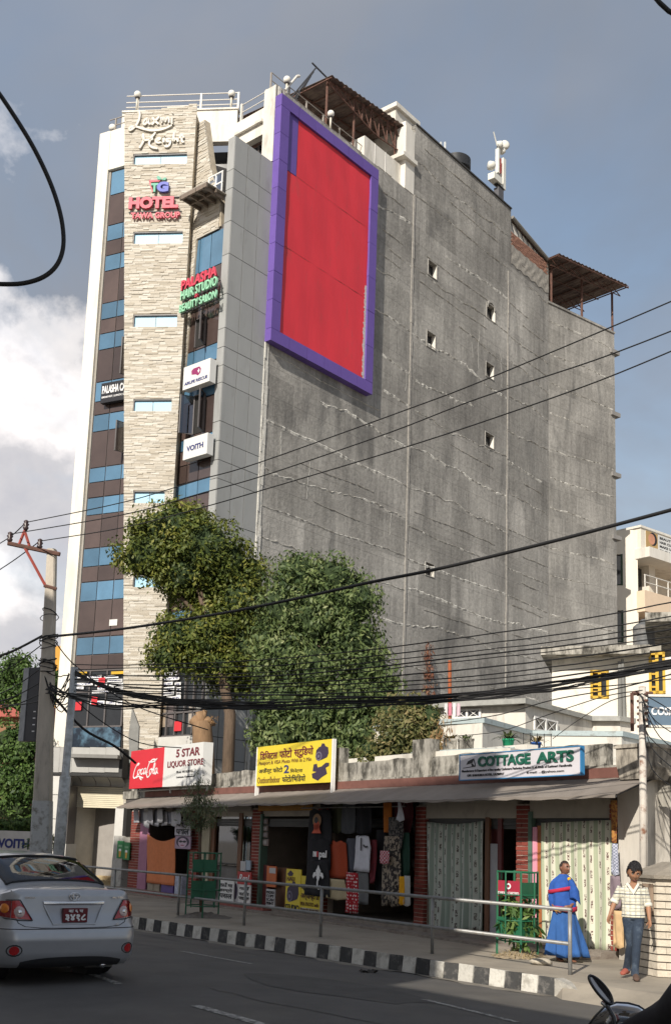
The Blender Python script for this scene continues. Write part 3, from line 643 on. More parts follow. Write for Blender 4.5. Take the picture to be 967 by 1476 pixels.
# brick infill and rough mortar under the tin roof
mb = MB(); zi = zt3-.75
rr = random.Random(4)
n_ = 0
for j in range(7):
    t_ = tB+.02+(j % 2)*.12; z_ = zi+.11*j
    while t_ < tC-.25:
        if z_ < zi+.9-(t_-tB)*.06: obj('brick', MB().box(t_, t_+.22, -.2, .0+rr.uniform(-.01, .01), z_+.005, z_+.1), RAWB, HB, WP); n_ += 1
        t_ += .235
mb = MB(); mb.box(tB+.02, tC-.02, -.25, -.02, zi, zi+.78); obj('brick_bedding', mb, M('rough_mortar', (.30, .28, .25), .95, .3, 9.), HB, WP)
mb = MB(); mb.grid(lambda a, b: (tB+.02+a*(tC-tB-.04), .02+.02*math.sin(a*40)*math.sin(b*9), zi-1.1+b*1.08+.05*math.sin(a*33)), 40, 4); obj('rough_render', mb, M('rough_mortar', (.30, .28, .25), bump=.6), HB, WP)
# ---------------------------------------------------------------- billboard
oB = .34
BB = thing('billboard', 'large blank red billboard with a wide purple frame on the side wall', 'billboard', WP.w(2.3, 21, 0))
b0, zbt = WP.at(406, 131, oB); b1, _ = WP.at(543, 350, oB); zbb = WP.at(531, 566, oB)[1]; b0 = WP.at(391, 470, oB)[0]
fw = .52; zbt = WP.at(543, 243, oB)[1]
def fpan(a, b, c, d): obj('frame_panel', MB().box(a+.008, b-.008, 0.0, oB+random.uniform(-.004, .004), c+.008, d-.008), PURP, BB, WP)
nt_ = 6; 
for i in range(nt_): fpan(b0+(b1-b0)*i/nt_, b0+(b1-b0)*(i+1)/nt_, zbt-fw, zbt); fpan(b0+(b1-b0)*i/nt_, b0+(b1-b0)*(i+1)/nt_, zbb, zbb+fw)
hs = (zbt-zbb-2*fw)
for i in range(8): fpan(b0, b0+fw, zbb+fw+hs*i/8, zbb+fw+hs*(i+1)/8)
for i in range(6): fpan(b1-fw, b1, zbb+fw+hs*i/6, zbb+fw+hs*(i+1)/6)
obj('frame_back', MB().box(b0+.01, b1-.01, .0, oB-.05, zbb+.01, zbb+fw-.03), PBACK, BB, WP)
zc = [zbb+fw, zbb+fw+hs*.39, zbb+fw+hs*.735, zbt-fw]; zc[1] = WP.at(390, 352+0, .05)[1] if False else zc[1]
for i in range(3):
    a, b = b0+fw, b1-fw
    if i == 2: obj('sheet', MB().box(b0+fw+.005, b0+fw+.62, .22, .25, zc[2]+.01, zc[3]), PURP, BB, WP); a = b0+fw+.64
    mb = MB(); mb.grid(lambda u, v: (a+u*(b-a), .245+.010*math.sin(u*9+v*4)*math.sin(v*7)+.004*math.sin(u*31+v*3), zc[i]+.006+v*(zc[i+1]-zc[i]-.012)), 24, 24); obj('sheet', mb, RED, BB, WP)
mb = MB(); mb.box(b0+.1, b1-.1, .0, .22, zbb+.1, zbt-.1); obj('backing_board', mb, M('board_back', (.45, .42, .40), .9), BB, WP)
mb = MB(); rr = random.Random(2)
for k in range(60):
    z_ = zc[0]+k*(hs*.45)/60; mb.box(b1-fw-.14+rr.uniform(-.05, .04), b1-fw+.0, .262, .268, z_, z_+hs*.45/60)
obj('torn_edge', mb, M('torn_vinyl', (.5, .48, .47), .7, .3, 12.), BB, WP)
# ---------------------------------------------------------------- things on the hotel roof
def sph(r, n=14): return [(max(.001, r*math.sin(math.pi*i/8)), -r*math.cos(math.pi*i/8)) for i in range(9)]
gl_ = thing('globe_lamp', 'white globe lamp on a short post at the left end of the hotel roof', 'lamp', LP.w(*LP.at(163, 205)[::1]))
def lampat(pl, px, ytop, ybot, label, first=None, o=-.1):
    t_, z1 = pl.at(px, ytop, o); _, z0 = pl.at(px, ybot, o); h = z1-z0; mw = Matrix.Translation(pl.w(t_, z0, o))
    if first is None:
        r_ = thing('globe_lamp', label, 'lamp', mw=mw, group='globe lamps along the hotel roof edge')
        mb = MB(False); mb.tube([(0, 0, 0), (0, 0, h-.2)], .045, 8); obj('post', mb, M('cream_post', (.62, .58, .50), .5), r_, mw=mw, smooth=True)
        mb = MB(False); mb.lathe([(.05, 0), (.11, .02), (.11, .05), (.05, .07)], 10); obj('collar', mb, ALU, r_, mw=mw @ Matrix.Translation((0, 0, h-.26)), smooth=True)
        mb = MB(False); mb.lathe(sph(.155), 16); obj('globe', mb, M('opal_globe', (.78, .76, .70), .25, .04), r_, mw=mw @ Matrix.Translation((0, 0, h-.08)), smooth=True)
        return r_
    return dup(first, mw, label)
bpy.data.objects.remove(gl_)
L0 = lampat(S2, 199, 134, 158, 'globe lamp above the stone tower, leftmost but one')
lampat(LP, 163, 180, 206, 'globe lamp over the white pier at the far left', L0, -.3); lampat(S2, 334.5, 129, 157, 'globe lamp at the bend of the white parapet', L0)
lampat(WP, 414, 112, 138, 'globe lamp at the left corner over the purple frame', L0, -.3); lampat(WP, 477, 161, 186, 'globe lamp above the middle of the purple frame', L0, -.3); lampat(WP, 499.5, 205, 232, 'globe lamp near the right end of the purple frame', L0, -.3)
RW = M('white_rail', (.66, .63, .58), .5, .08)
rf = thing('roof_railing', 'white tubular railing with several bars on the hotel parapet', 'railing', S2.w(-1, zs))
mb = MB()
for z_ in (zs+.35, zs+.58, zs+.88): mb.tube([(tl-3.1, -.15, z_), (0, -.15, z_)], .025, 5)
obj('rail', mb, RW, rf, S2); mb = MB()
for t_ in (tl+.1, -.02, tl-2.6): mb.box(t_-.04, t_+.04, -.2, -.12, zs, zs+.9)
obj('post', mb, RW, rf, S2); mb = MB()
for z_ in (zq+.1, zq+.5, zq+.85): mb.tube([(tq, -.15, z_), (tcq, -.15, z_)], .022, 5)
for t_ in (tq+.1, tcq-.05): mb.box(t_-.04, t_+.04, -.2, -.1, zq, zq+.9)
obj('rail', mb, RW, rf, QP); mb = MB()
for z_ in (zt1-.1, zt1+.45, zt1+.8): mb.tube([(2.2, -.4, z_), (8.9, -.4, z_)], .02, 5)
for k in range(7): mb.box(2.2+k*1.1, 2.25+k*1.1, -.45, -.38, zt1-.3, zt1+.8)
obj('rail', mb, M('dull_rail', (.30, .27, .24), .6), rf, WP)
rf2 = thing('roof_railing', 'short dark railing over the white pier at the far left of the roof', 'railing', LP.w(-1.5, lz(190)))
mb = MB(); zz = lz(190)
for z_ in (zz+.3, zz+.55, zz+.85): mb.tube([(-2.9, -.3, z_), (-1.7, -.3, z_)], .022, 5)
for t_ in (-2.6, -1.75): mb.box(t_, t_+.05, -.33, -.27, zz, zz+.85)
obj('rail', mb, M('dull_rail', (.30, .27, .24)), rf2, LP)
def tinroof(nm, par, P00, P10, P01, n=60, amp=.03):
    """corrugated sheet: P00->P10 runs across the corrugations"""
    A, B, C = Vector(P00), Vector(P10), Vector(P01); U_ = B-A; V_ = C-A; Nn = U_.cross(V_).normalized(); mb = MB(False)
    def fn(u, v): return tuple(A+U_*u+V_*v+Nn*amp*math.sin(u*U_.length/.16*2*math.pi*.5))
    mb.grid(fn, int(U_.length/.08), 3); m_ = obj(nm, mb, TIN, par); md = m_.modifiers.new('s', 'SOLIDIFY'); md.thickness = .015; return m_
def bars(mb, segs, r=.035, n=5):
    for a, b in segs: mb.tube([a, b], r, n)
RC = thing('roof_canopy', 'brown corrugated tin canopy on rusty steel trusses above the billboard', 'canopy', WP.w(6, zt1))
ta, za = WP.at(478, 108, -.2); tb, zb = WP.at(587, 184, -.2)
P00, P10 = Vector(WP.w(ta, za, -.2)), Vector(WP.w(tb, zb, -.2)); P01 = Vector(WP.w(ta-.3, za+.15, -7.5))
tinroof('tin_sheet', RC, P00, P10, P01)
wtr = lambda t_, z_, o: Vector(WP.w(t_, z_, o))
def ztop(t_): return za+(zb-za)*(t_-ta)/(tb-ta)-.08
mb = MB(False)
for k in range(5):
    o = -.5-k*1.6; bars(mb, [(wtr(ta, ztop(ta)+.03*k, o), wtr(tb, ztop(tb)+.03*k, o))], .045)
for k in range(7):
    t_ = ta+(tb-ta)*k/6; bars(mb, [(wtr(t_, ztop(t_)-.05, -.2), wtr(t_, ztop(t_)+.05, -7.3))], .035)
obj('purlin', mb, RUST, RC)
for o in (-.45, -4.5):
    mb = MB(False); zb_ = lambda t_: ztop(t_)-.15-1.15*(1-abs((t_-ta)/(tb-ta)*2-1)**1.0)*.0-1.0*min(1, (t_-ta)/(tb-ta)*1.6)
    k = 9; T = [ta+(tb-ta)*i/k for i in range(k+1)]
    for i in range(k):
        bars(mb, [(wtr(T[i], zb_(T[i]), o), wtr(T[i+1], zb_(T[i+1]), o)), (wtr(T[i], ztop(T[i]), o), wtr(T[i+1], zb_(T[i+1]), o)), (wtr(T[i+1], ztop(T[i+1]), o), wtr(T[i+1], zb_(T[i+1]), o))], .035)
    obj('truss', mb, RUST, RC)
for t_ in (ta+.2, ta+2.1, tb-.4):
    for o in (-.6, -6.5): mb = MB(False); bars(mb, [(wtr(t_, 29, o), wtr(t_, ztop(t_), o))], .055, 8); obj('post', mb, RUST, RC)
mb = MB(False); a = WP.at(418, 140, -1.5); b = WP.at(456, 97, -1.5)
for k in range(4): bars(mb, [(wtr(a[0]+k*.28, a[1]-.1, -1.5-k*.3), wtr(b[0]+k*.05, b[1]-.1*k, -1.5-k*.2))], .035)
bars(mb, [(wtr(b[0]-.3, b[1]+.03, -1.5), wtr(b[0]+1., b[1]-.1, -1.5))], .04)
al = thing('aerial_frame', 'leaning dark metal aerial frame of thin bars at the left end of the tin canopy', 'aerial', WP.w(a[0], a[1], -1.5)); obj('bar', mb, M('dark_steel', (.045, .045, .05), .6), al)
mb = MB(False); a = WP.at(411, 130, -.3); b = WP.at(428, 110, -.3); bars(mb, [(wtr(*a, -.3), wtr(*b, -.3))], .05, 8); bars(mb, [(wtr(*b, -.3), wtr(b[0]+.15, b[1]+.1, -.3))], .06, 8)
obj('roof_pipe', mb, RW, label='short slanting white pipe beside the globe lamp at the billboard corner', cat='pipe')
# white penthouse pieces at the step of the wall
ph = thing('penthouse', 'small white rooftop room with a flat cap beside the tin canopy', 'building', WP.w(10, zt1, -.5))
a0, a1 = WP.at(531, 230)[0], tA-.02
mb = MB(); z1 = WP.at(531, 191)[1]; wall_holes(mb, a0, a1-.6, zt1-.2, z1, [WP.rect(551, 236, 252, 571)], -.25, .3); mb.box(a0, a0+.2, -4, -.27, zt1-.2, z1); obj('wall', mb, WHITE, ph, WP)
q = WP.rect(551, 236, 252, 571); obj('window', MB().box(q[0], q[1], -.5, -.47, q[2], q[3]), DGLASS, ph, WP)
mb = MB(); mb.box(a1-.75, a1-.02, -.6, .02, zt1, WP.at(590, 185)[1]); obj('wall', mb, WHITE, ph, WP)
mb = MB(); mb.box(a1-1.1, a1+.0, -.7, .18, WP.at(590, 232)[1]-.1, WP.at(590, 232)[1]+.1); mb.box(a1-.5, a1, -2.2, -.2, zt2-1.2, zt2+.0); obj('slab', mb, WHITE, ph, WP)
c0, c1 = WP.at(568, 175, -.8)[0], WP.at(601, 175, -.8)[0]; zc0, zc1 = WP.at(585, 196, -.8)[1], WP.at(585, 166, -.8)[1]
mb = MB(); mb.box(c0+.1, c1-.1, -2.2, -.8, zc0-1, zc1-.1); mb.box(c0-.05, c1+.05, -2.35, -.65, zc1-.1, zc1+.12); obj('stair_head', mb, WHITE, ph, WP)
mb = MB()
for k in range(2): mb.box(a0+.75+k*.8, a0+.765+k*.8, -.25, -.235, zt1, z1)
obj('rib', mb, M('white_metal', (.7, .7, .68)), ph, WP)
# edge strip, pipes, tank, mast
mb = MB(); mb.box(tA, tB, -.5, .07, zt2, zt2+.07); obj('coping', mb, PBACK, HB, WP)
mb = MB(); mb.tube([(16.2, -.3, zt2+.25), (18.3, -.3, zt2+.22)], .05, 6); mb.tube([(16.2, -.3, zt2), (16.2, -.3, zt2+.25)], .05, 6); obj('roof_pipe', mb, BLACK, pl=WP, label='black pipe lying on the roof edge between tank and mast', cat='pipe')
pp = thing('vent_pipe', 'three pale vent pipes standing together left of the black tank', 'pipe', WP.w(14, zt2, -.8)); mb = MB()
for x in (630, 635, 641): t_ = WP.at(x, 215, -.8)[0]; mb.tube([(t_, -.8, zt2-.5), (t_, -.8, WP.at(x, 205, -.8)[1])], .06, 8); mb.lathe([(.1, 0), (.1, .12)], 8, (t_, .0, 0)) if False else None
obj('pipe', mb, GALV, pp, WP, smooth=True)
def tank(pl, xl, xr, yt, yb, o, label, mat):
    t0, z1 = pl.at(xl, yt, o); t1, _ = pl.at(xr, yt, o); _, z0 = pl.at((xl+xr)/2, yb, o); r_ = (t1-t0)/2; h = z1-z0
    th = thing('water_tank', label, 'water tank', pl.w((t0+t1)/2, z0, o)); mb = MB(); P = [(r_*.96, 0)]
    for k in range(7): P += [(r_, h*.8*(k+.25)/7), (r_*.965, h*.8*(k+.5)/7), (r_, h*.8*(k+.9)/7)]
    P += [(r_*.95, h*.84), (r_*.6, h*.94), (r_*.32, h*.96), (r_*.32, h)]
    mb.lathe(P, 24, ((t0+t1)/2, 0, 0)); mb.v = [(x, y-o, z_+z0) for x, y, z_ in mb.v]; obj('drum', mb, mat, th, pl, smooth=True)
    mb = MB(); mb.lathe([(r_*.34, 0), (r_*.34, .05), (r_*.2, .09)], 16, ((t0+t1)/2, 0, 0)); mb.v = [(x, y-o, z_+z1) for x, y, z_ in mb.v]; obj('lid', mb, mat, th, pl); return th
TANKB = M('black_tank', (.03, .032, .036), .5, .15); tank(WP, 646, 669, 218, 246, -1.4, 'round black plastic water tank on the hotel roof', TANKB)
mt = thing('telecom_mast', 'telecom mast with white drum antennas and panel aerials on the roof edge', 'mast', WP.w(19, zt2, -.3))
o = -.4; px2 = lambda x, y: WP.at(x, y, o); MWH = M('antenna_white', (.70, .69, .63), .5, .06)
def dr(cx, cy, r_, dp, ang=0.):
    t_, z_ = px2(cx, cy); mb = MB(); mb.lathe([(r_*.9, -dp/2), (r_, -dp/4), (r_, dp/4), (r_*.6, dp/2)], 16, (0, 0, 0), 'y'); obj('drum_antenna', mb, MWH, mt, mw=WP.M @ Matrix.Translation((t_, -o, z_)) @ Matrix.Rotation(ang, 4, 'Z'), smooth=True)
dr(720, 209, .21, .34, .5); dr(727.5, 209, .25, .25, -.6); dr(708, 239, .24, .36, .9); dr(724, 218, .15, .3, -.4)
def mbx(x0, x1, y0, y1, mat, nm, d=.2):
    t0, z1 = px2(x0, y0); t1, _ = px2(x1, y0); _, z0 = px2((x0+x1)/2, y1); obj(nm, MB().box(t0, t1, o-d/2, o+d/2, z0, z1), mat, mt, WP)
mbx(717, 719.5, 205, 296, STEEL, 'pole', .08); mbx(716, 718, 214, 250, MWH, 'panel_aerial'); mbx(722.5, 726, 228, 274, MWH, 'panel_aerial', .25); mbx(707.5, 719, 248.5, 263, MWH, 'radio_unit', .4); mbx(717.5, 720, 228, 250, M('red_bracket', (.45, .07, .05), .6), 'bracket')
mbx(714, 724, 264, 270, BLACK, 'bracket'); mbx(715, 722, 270, 290, M('grey_gear', (.10, .10, .11), .7), 'radio_unit', .3); mbx(700, 708, 272, 276, MWH, 'radio_unit')
mb = MB(); a, b = px2(711, 190), px2(716, 210); mb.tube([(a[0], o, a[1]), (b[0], o, b[1])], .03, 5); obj('whip_aerial', mb, MWH, mt, WP)
# tin lean-to with brick gable between the wall steps
lr = thing('roof_shed', 'low tin roofed shed with a white triangular gable on the roof edge', 'shed', WP.w(22, zt3, -.1))
a, b = WP.at(738, 313, .05), WP.at(788, 373, .05); A = wtr(a[0], a[1], .05); B = wtr(b[0]+.1, b[1], .05); C = wtr(a[0], a[1]+.3, -5)
mb = MB(False); mb.tube([A, B], .10, 8); obj('barge', mb, M('grey_tin', (.22, .21, .19), .7), lr)
m_ = tinroof('tin_sheet', lr, A, B, C)
mb = MB(); mb.prism([(tB+.05, zt3+.1), (a[0]+.1, a[1]-.12), (b[0], b[1]-.1), (b[0], b[1]-.3)], -.22, -.12); obj('gable', mb, WHITE, lr, WP); mb = MB()
for k in range(8): u = k/7; t_ = a[0]+(b[0]-a[0])*u; mb.tube([(t_, -.06, a[1]-.1+(b[1]-a[1])*u), (t_+.35, -.06, zt3+.1+.0*u)], .025, 4)
obj('lattice', mb, M('dark_steel', (.045, .045, .05)), lr, WP)
sh = thing('roof_canopy', 'brown tin canopy on three thin posts at the far right roof corner', 'canopy', W2.w(4, zt4)); o = -.3
A = Vector(W2.w(*W2.at(805, 365, .9), .9)); B = Vector(W2.w(*W2.at(905, 411, .9), .9)); t0, z0 = W2.at(805, 365, .9); t1, z1 = W2.at(905, 411, .9); C = Vector(W2.w(t0-.2, z0+.3, -5.6))
m_ = tinroof('tin_sheet', sh, A, B, C)
mb = MB(False)
for k in range(7): u = k/6; bars(mb, [(A.lerp(B, u)-Vector((0, 0, .1)), C+(B-A)*u-Vector((0, 0, .1)))], .04)
for k in range(4): u = k/3.; bars(mb, [(A.lerp(C, u)-Vector((0, 0, .18)), B+(C-A)*u-Vector((0, 0, .18)))], .04)
obj('purlin', mb, RUST, sh)
mb = MB(False)
for x, y in ((794, 437), (838, 460), (882, 478)):
    t_ = W2.at(x, y, -.2)[0]
    for o in (-.2, -4.8): u = (t_-t0)/(t1-t0); zt_ = z0+(z1-z0)*u+.2*(-o+.9)/6.5; mb = MB(False); bars(mb, [(Vector(W2.w(t_, zt4-.2, o)), Vector(W2.w(t_, zt_-.15, o)))], .07, 8); obj('post', mb, RUST, sh)
for o in (.3, -2.4):
    mb = MB(False)
    T = [t0+(t1-t0)*i/8 for i in range(9)]; zz_ = lambda i: z0+(z1-z0)*i/8+.05-(.02*o)
    for i in range(8): bars(mb, [(Vector(W2.w(T[i], zz_(i)-.5, o)), Vector(W2.w(T[i+1], zz_(i+1)-.5, o))), (Vector(W2.w(T[i], zz_(i)-.1, o)), Vector(W2.w(T[i+1], zz_(i+1)-.5, o)))], .03)
    obj('truss', mb, RUST, sh)
# ---------------------------------------------------------------- the row of shops
AP = Pl(gnd(840, 1366, .3), -32.4)
def A_(x, y, o=0.): return AP.at(x, y, o)
SH = thing('shop_row', 'low row of open fronted shops with brick piers and a long brown awning', 'building', AP.w(-6, .2))
PIER = [(186, 203), (273, 284), (361, 373), (456, 469), (597, 611), (743, 761), (878, 888)]
PT = [(A_(a, 1240)[0], A_(b, 1240)[0]) for a, b in PIER]
tL, tR = A_(178, 1240)[0], A_(890, 1240)[0]
mb = MB(); mb.box(tL, tR, -2.9, .42, .1, .31); mb.box(tL, tR, .42, .9, .1, .245); obj('plinth', mb, M('stained_plinth', (.27, .235, .20), .95, .25, 3., .4, 40, col2=(.15, .12, .10), c2=.55, sc2=3), SH, AP)
for q in ((tL+2.2, tL+5.2, .2, .60, .24, .315), (tL+8.2, tL+10.6, .2, .66, .24, .313)): obj('doormat', MB().box(*q), M('red_oxide', (.25, .085, .07), .9, .3, 5.), SH, AP)
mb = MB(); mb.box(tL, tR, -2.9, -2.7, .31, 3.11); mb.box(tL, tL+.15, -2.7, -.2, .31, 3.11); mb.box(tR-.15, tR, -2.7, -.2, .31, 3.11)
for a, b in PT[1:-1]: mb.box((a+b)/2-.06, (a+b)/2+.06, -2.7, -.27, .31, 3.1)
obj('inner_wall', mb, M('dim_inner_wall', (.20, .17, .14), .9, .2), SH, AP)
mb = MB(); mb.box(tL-.2, tR+.05, -3, .08, 3.12, 3.36); obj('roof_slab', mb, MOSS, SH, AP)
# bricks of the piers: the nearest as single bricks, the far ones joined
nb = 0
def pier(t0, t1, z0, z1, single):
    global nb
    obj('pier_core', MB().box(t0+.012, t1-.012, -.26, -.012, z0, z1), MORTAR, SH, AP)
    ch = .083; j = 0; mbs = MB(); z = z0
    while z+ch <= z1+.001:
        w_ = t1-t0; segs = [(t0, t1)] if j % 2 else [(t0, t0+w_*.45), (t0+w_*.45, t1)]
        for a, b in segs:
            q = (a+.006, b-.006, -.1, random.uniform(-.003, .004), z+.008, z+ch-.006)
            if single and nb < 296: obj('brick', MB().box(*q), BRICK, SH, AP); nb += 1
            else: mbs.box(*q)
        z += ch; j += 1
    if mbs.v: obj('brick', mbs, BRICK, SH, AP, kind='stuff')
for k in (5, 4, 6, 2, 3, 1, 0): pier(PT[k][0], PT[k][1], .31, 2.74, True)
for k in (0, 2, 5): obj('side_trim', MB().box(PT[k][1], PT[k][1]+.09, -.2, .01, .31, 2.6), M('green_trim', (.10, .17, .13), .7), SH, AP)
# header beams, boards and the dark shutters above the openings
HZ = 2.42
HBG = M('beige_header', (.42, .38, .32), .85, .1, 3., col2=(.30, .27, .23), c2=.6, sc2=2)
for k in range(6):
    a, b = PT[k][1], PT[k+1][0]
    if k >= 4: obj('header_beam', MB().box(a, b, -.2, -.03, HZ+.06, 2.9), HBG, SH, AP)
    else: obj('header_beam', MB().box(a, b, -.2, -.06, HZ+.12, 2.9), DARK if k == 3 else HBG, SH, AP)
    mb = MB()
    for i in range(3): mb.box(a, b, -.22, -.10+.012*(i % 2), HZ-.14+i*.067, HZ-.078+i*.067)
    obj('rolled_shutter', mb, M('dark_shutter', (.07, .07, .068), .6, .2), SH, AP)
obj('header_beam', MB().box(tL, tR, -.25, .04, 2.9, 3.12), M('dark_header', (.09, .08, .075), .9), SH, AP)
# awning of sheet metal: separate sheets
AW = thing('awning', 'long sloping brown metal awning over the shops', 'awning', AP.w(-6, 3.))
ta, tb = A_(170, 1150, .95)[0], A_(886, 1146, .95)[0]; AWM = M('awning_sheet', (.235, .205, .18), .75, .12, 1.4, .1, 20, col2=(.20, .17, .145), c2=.58, sc2=1.2, streak=.6, rnd=.06)
za0 = A_(600, 1152, .95)[1]; za1 = za0+.34
N_ = 7
for i in range(N_):
    a, b = ta+(tb-ta)*i/N_, ta+(tb-ta)*(i+1)/N_; mb = MB(); sg = .03*math.sin(i*2.1)
    mb.grid(lambda u, v: (a+u*(b-a), .06+.9*v, za1+(za0-za1)*v-.02*math.sin(u*math.pi)*v+sg*v*0+.006*math.sin(u*37)), 14, 4)
    mb.grid(lambda u, v: (a+u*(b-a), .96, za0-.02*math.sin(u*math.pi)+.006*math.sin(u*37)-.045*v-.01*math.sin(u*21+i)*v), 14, 1)
    o_ = obj('sheet', mb, AWM, AW, AP); md = o_.modifiers.new('s', 'SOLIDIFY'); md.thickness = .012
mb = MB()
for i in range(13): t_ = ta+.1+(tb-ta-.2)*i/12; mb.tube([(t_, 0., za1-.05), (t_, .93, za0-.035)], .018, 5)
mb.tube([(ta, .92, za0-.03), (tb, .92, za0-.03)], .018, 5); obj('bracket', mb, M('dark_steel', (.045, .045, .05)), AW, AP)
mb = MB(); mb.box(ta+.1, tb+.02, -.1, .09, za1-.005, za1+.17); obj('fascia', mb, M('maroon_fascia', (.17, .075, .06), .8, .2, 4.), SH, AP)
zp = za1+.17
pz = MB(); rr = random.Random(8); t_ = tL+.3
pz.grid(lambda u, v: (tL+.4+u*(tR-tL-.6), .03-.01*math.sin(u*80)*math.sin(v*9), zp+v*(.42+.02*math.sin(u*55)+.012*math.sin(u*171))), 120, 4); pz.box(tL+.4, tR-.2, -.12, .0, zp, zp+.42); obj('parapet', pz, MOSS, SH, AP)
for xa, xb in ((597, 622), (480, 492)): a, b = A_(xa, 1100)[0], A_(xb, 1100)[0]; obj('parapet_post', MB().box(a, b, -.2, .06, zp, zp+.8), MOSS, SH, AP)
# ---- signs on the parapet
def signbox(nm, label, pxs, o, th_, mat, **kw):
    (xl, yt), (xl2, yb), xr = pxs; t0, z1 = AP.at(xl, yt, o); _, z0 = AP.at(xl2, yb, o); t1, _ = AP.at(xr, (yt+yb)/2-4, o)
    T_ = thing(nm, label, 'sign', AP.w((t0+t1)/2, z0, o)); obj('board', MB().box(t0, t1, o-th_, o, z0, z1), mat, T_, AP); return T_, t0, t1, z0, z1
SW = M('sign_white', (.66, .66, .64), .45, .04, 2.); SR = M('sign_red', (.60, .02, .035), .45, .04); SY = M('sign_yellow', (.72, .56, .035), .5, .08, 3.); TK = M('print_black', (.02, .02, .025), .6); TM = M('print_maroon', (.16, .02, .03), .6); TB = M('print_navy', (.03, .04, .16), .6); TW = M('print_white', (.8, .8, .8), .5); TG = M('print_green', (.01, .11, .07), .6); TR = M('print_red', (.55, .03, .04), .6); TBR = M('print_brown', (.16, .08, .03), .6)
T_, t0, t1, z0, z1 = signbox('shop_sign', 'red and white liquor store sign box above the leftmost shop', ((190, 1083), (189, 1137), 292), .55, .3, SW)
tm = AP.at(236, 1105, .55)[0]; w_ = tm-t0; h_ = z1-z0; o = .552
obj('red_panel', MB().box(t0, tm, .3, .556, z0, z1), SR, T_, AP)
S_ = [[(.20, .72), (.26, .80), (.22, .86), (.10, .62), (.02, .22), (.06, .08), (.16, .14), (.22, .26)], [(.28, .52), (.22, .46), (.20, .30), (.25, .24), (.31, .36), (.31, .50), (.28, .54), (.36, .46)], [(.44, .54), (.38, .52), (.34, .34), (.38, .24), (.45, .34)], [(.54, .56), (.47, .50), (.46, .30), (.51, .26), (.55, .42), (.56, .60), (.55, .32), (.58, .24), (.64, .36)],
      [(.88, .82), (.97, .92), (.82, .98), (.68, .80), (.60, .40), (.60, .14), (.67, .08), (.76, .24)], [(.66, .86), (.80, .82), (.92, .88), (1.0, .98)], [(.78, .50), (.72, .44), (.71, .26), (.76, .20), (.80, .34), (.80, .48), (.78, .52), (.85, .44)], [(.86, .30), (.92, .62), (.92, .78), (.88, .72), (.85, .36), (.88, .22), (.93, .32)], [(1.0, .52), (.94, .46), (.93, .26), (.97, .20), (1.01, .38), (1.02, .56), (1.01, .30), (1.06, .24)],
      [(.16, .10), (.26, .20), (.34, .14), (.42, .10), (.46, .08)], [(.30, .13), (.36, .02), (.40, .0)]]
mb = MB(); strokes(mb, S_, t0+w_*.10, z0+h_*.22, w_*.72, h_*.52, h_*.016, .557, .012); obj('script_lettering', mb, TW, T_, AP, kind=None)
text('lettering', '5 STAR', AP, tm+w_*.34, tm+w_*.34+w_*.62, z0+h_*.70, z0+h_*.90, .553, TM, T_, bold=.025)
text('lettering', 'LIQUOR STORE', AP, tm+w_*.12, tm+w_*1.06, z0+h_*.44, z0+h_*.62, .553, TM, T_, bold=.02)
text('small_print', 'Ph.no. 4411628742', AP, tm+w_*.38, tm+w_*.8, z0+h_*.31, z0+h_*.37, .553, TK, T_); text('small_print', 'Lazimpat, Kathmandu', AP, tm+w_*.38, tm+w_*.85, z0+h_*.18, z0+h_*.24, .553, TK, T_)
mb = MB(); mb.tube([(t0+.1, .3, z0-.05), (t1-.1, .3, z0-.05)], .03, 6); 
for q in (t0+.15, (t0+t1)/2, t1-.15): mb.tube([(q, .3, zp-.1), (q, .3, z0+.02)], .03, 6)
obj('stand', mb, STEEL, T_, AP)
T_, t0, t1, z0, z1 = signbox('shop_sign', 'yellow photo studio sign with a camera and a camcorder printed on it', ((372, 1077), (370, 1133), 478), .3, .06, SY)
w_, h_ = t1-t0, z1-z0; o = .302; R4 = lambda a, b, c, d: (t0+w_*a, t0+w_*b, z0+h_*c, z0+h_*d)
text('lettering', 'डिजिटल'.replace('डि', 'िड').replace('जि', 'िज'), AP, *R4(.04, .29, .66, .88), o, TM, T_, bold=.02); text('lettering', 'फोटो', AP, *R4(.32, .49, .66, .90), o, TM, T_, bold=.02); text('lettering', 'स्टूिडयो', AP, *R4(.52, .77, .62, .90), o, TM, T_, bold=.02)
text('lettering', 'Passport & VISA Photo With in 2 Min', AP, *R4(.03, .75, .50, .62), o, TBR, T_)
text('lettering', 'अर्जेन्ट फोटो'.replace('र्जे', 'जॅ'), AP, *R4(.03, .37, .28, .45), o, TK, T_, bold=.01); text('lettering', '2', AP, *R4(.39, .46, .28, .48), o, TB, T_, bold=.02); text('lettering', 'िमनेटमा', AP, *R4(.48, .64, .28, .38), o, TK, T_)
text('lettering', 'Outdoor/Indoor', AP, *R4(.02, .34, .06, .22), o, TBR, T_); text('lettering', 'फोटो/िभिडयो', AP, *R4(.37, .68, .06, .23), o, TK, T_, bold=.01)
PRD = M('print_dark_violet', (.045, .03, .06), .6, .3, 30.); PRL = M('print_grey', (.16, .14, .2), .6)
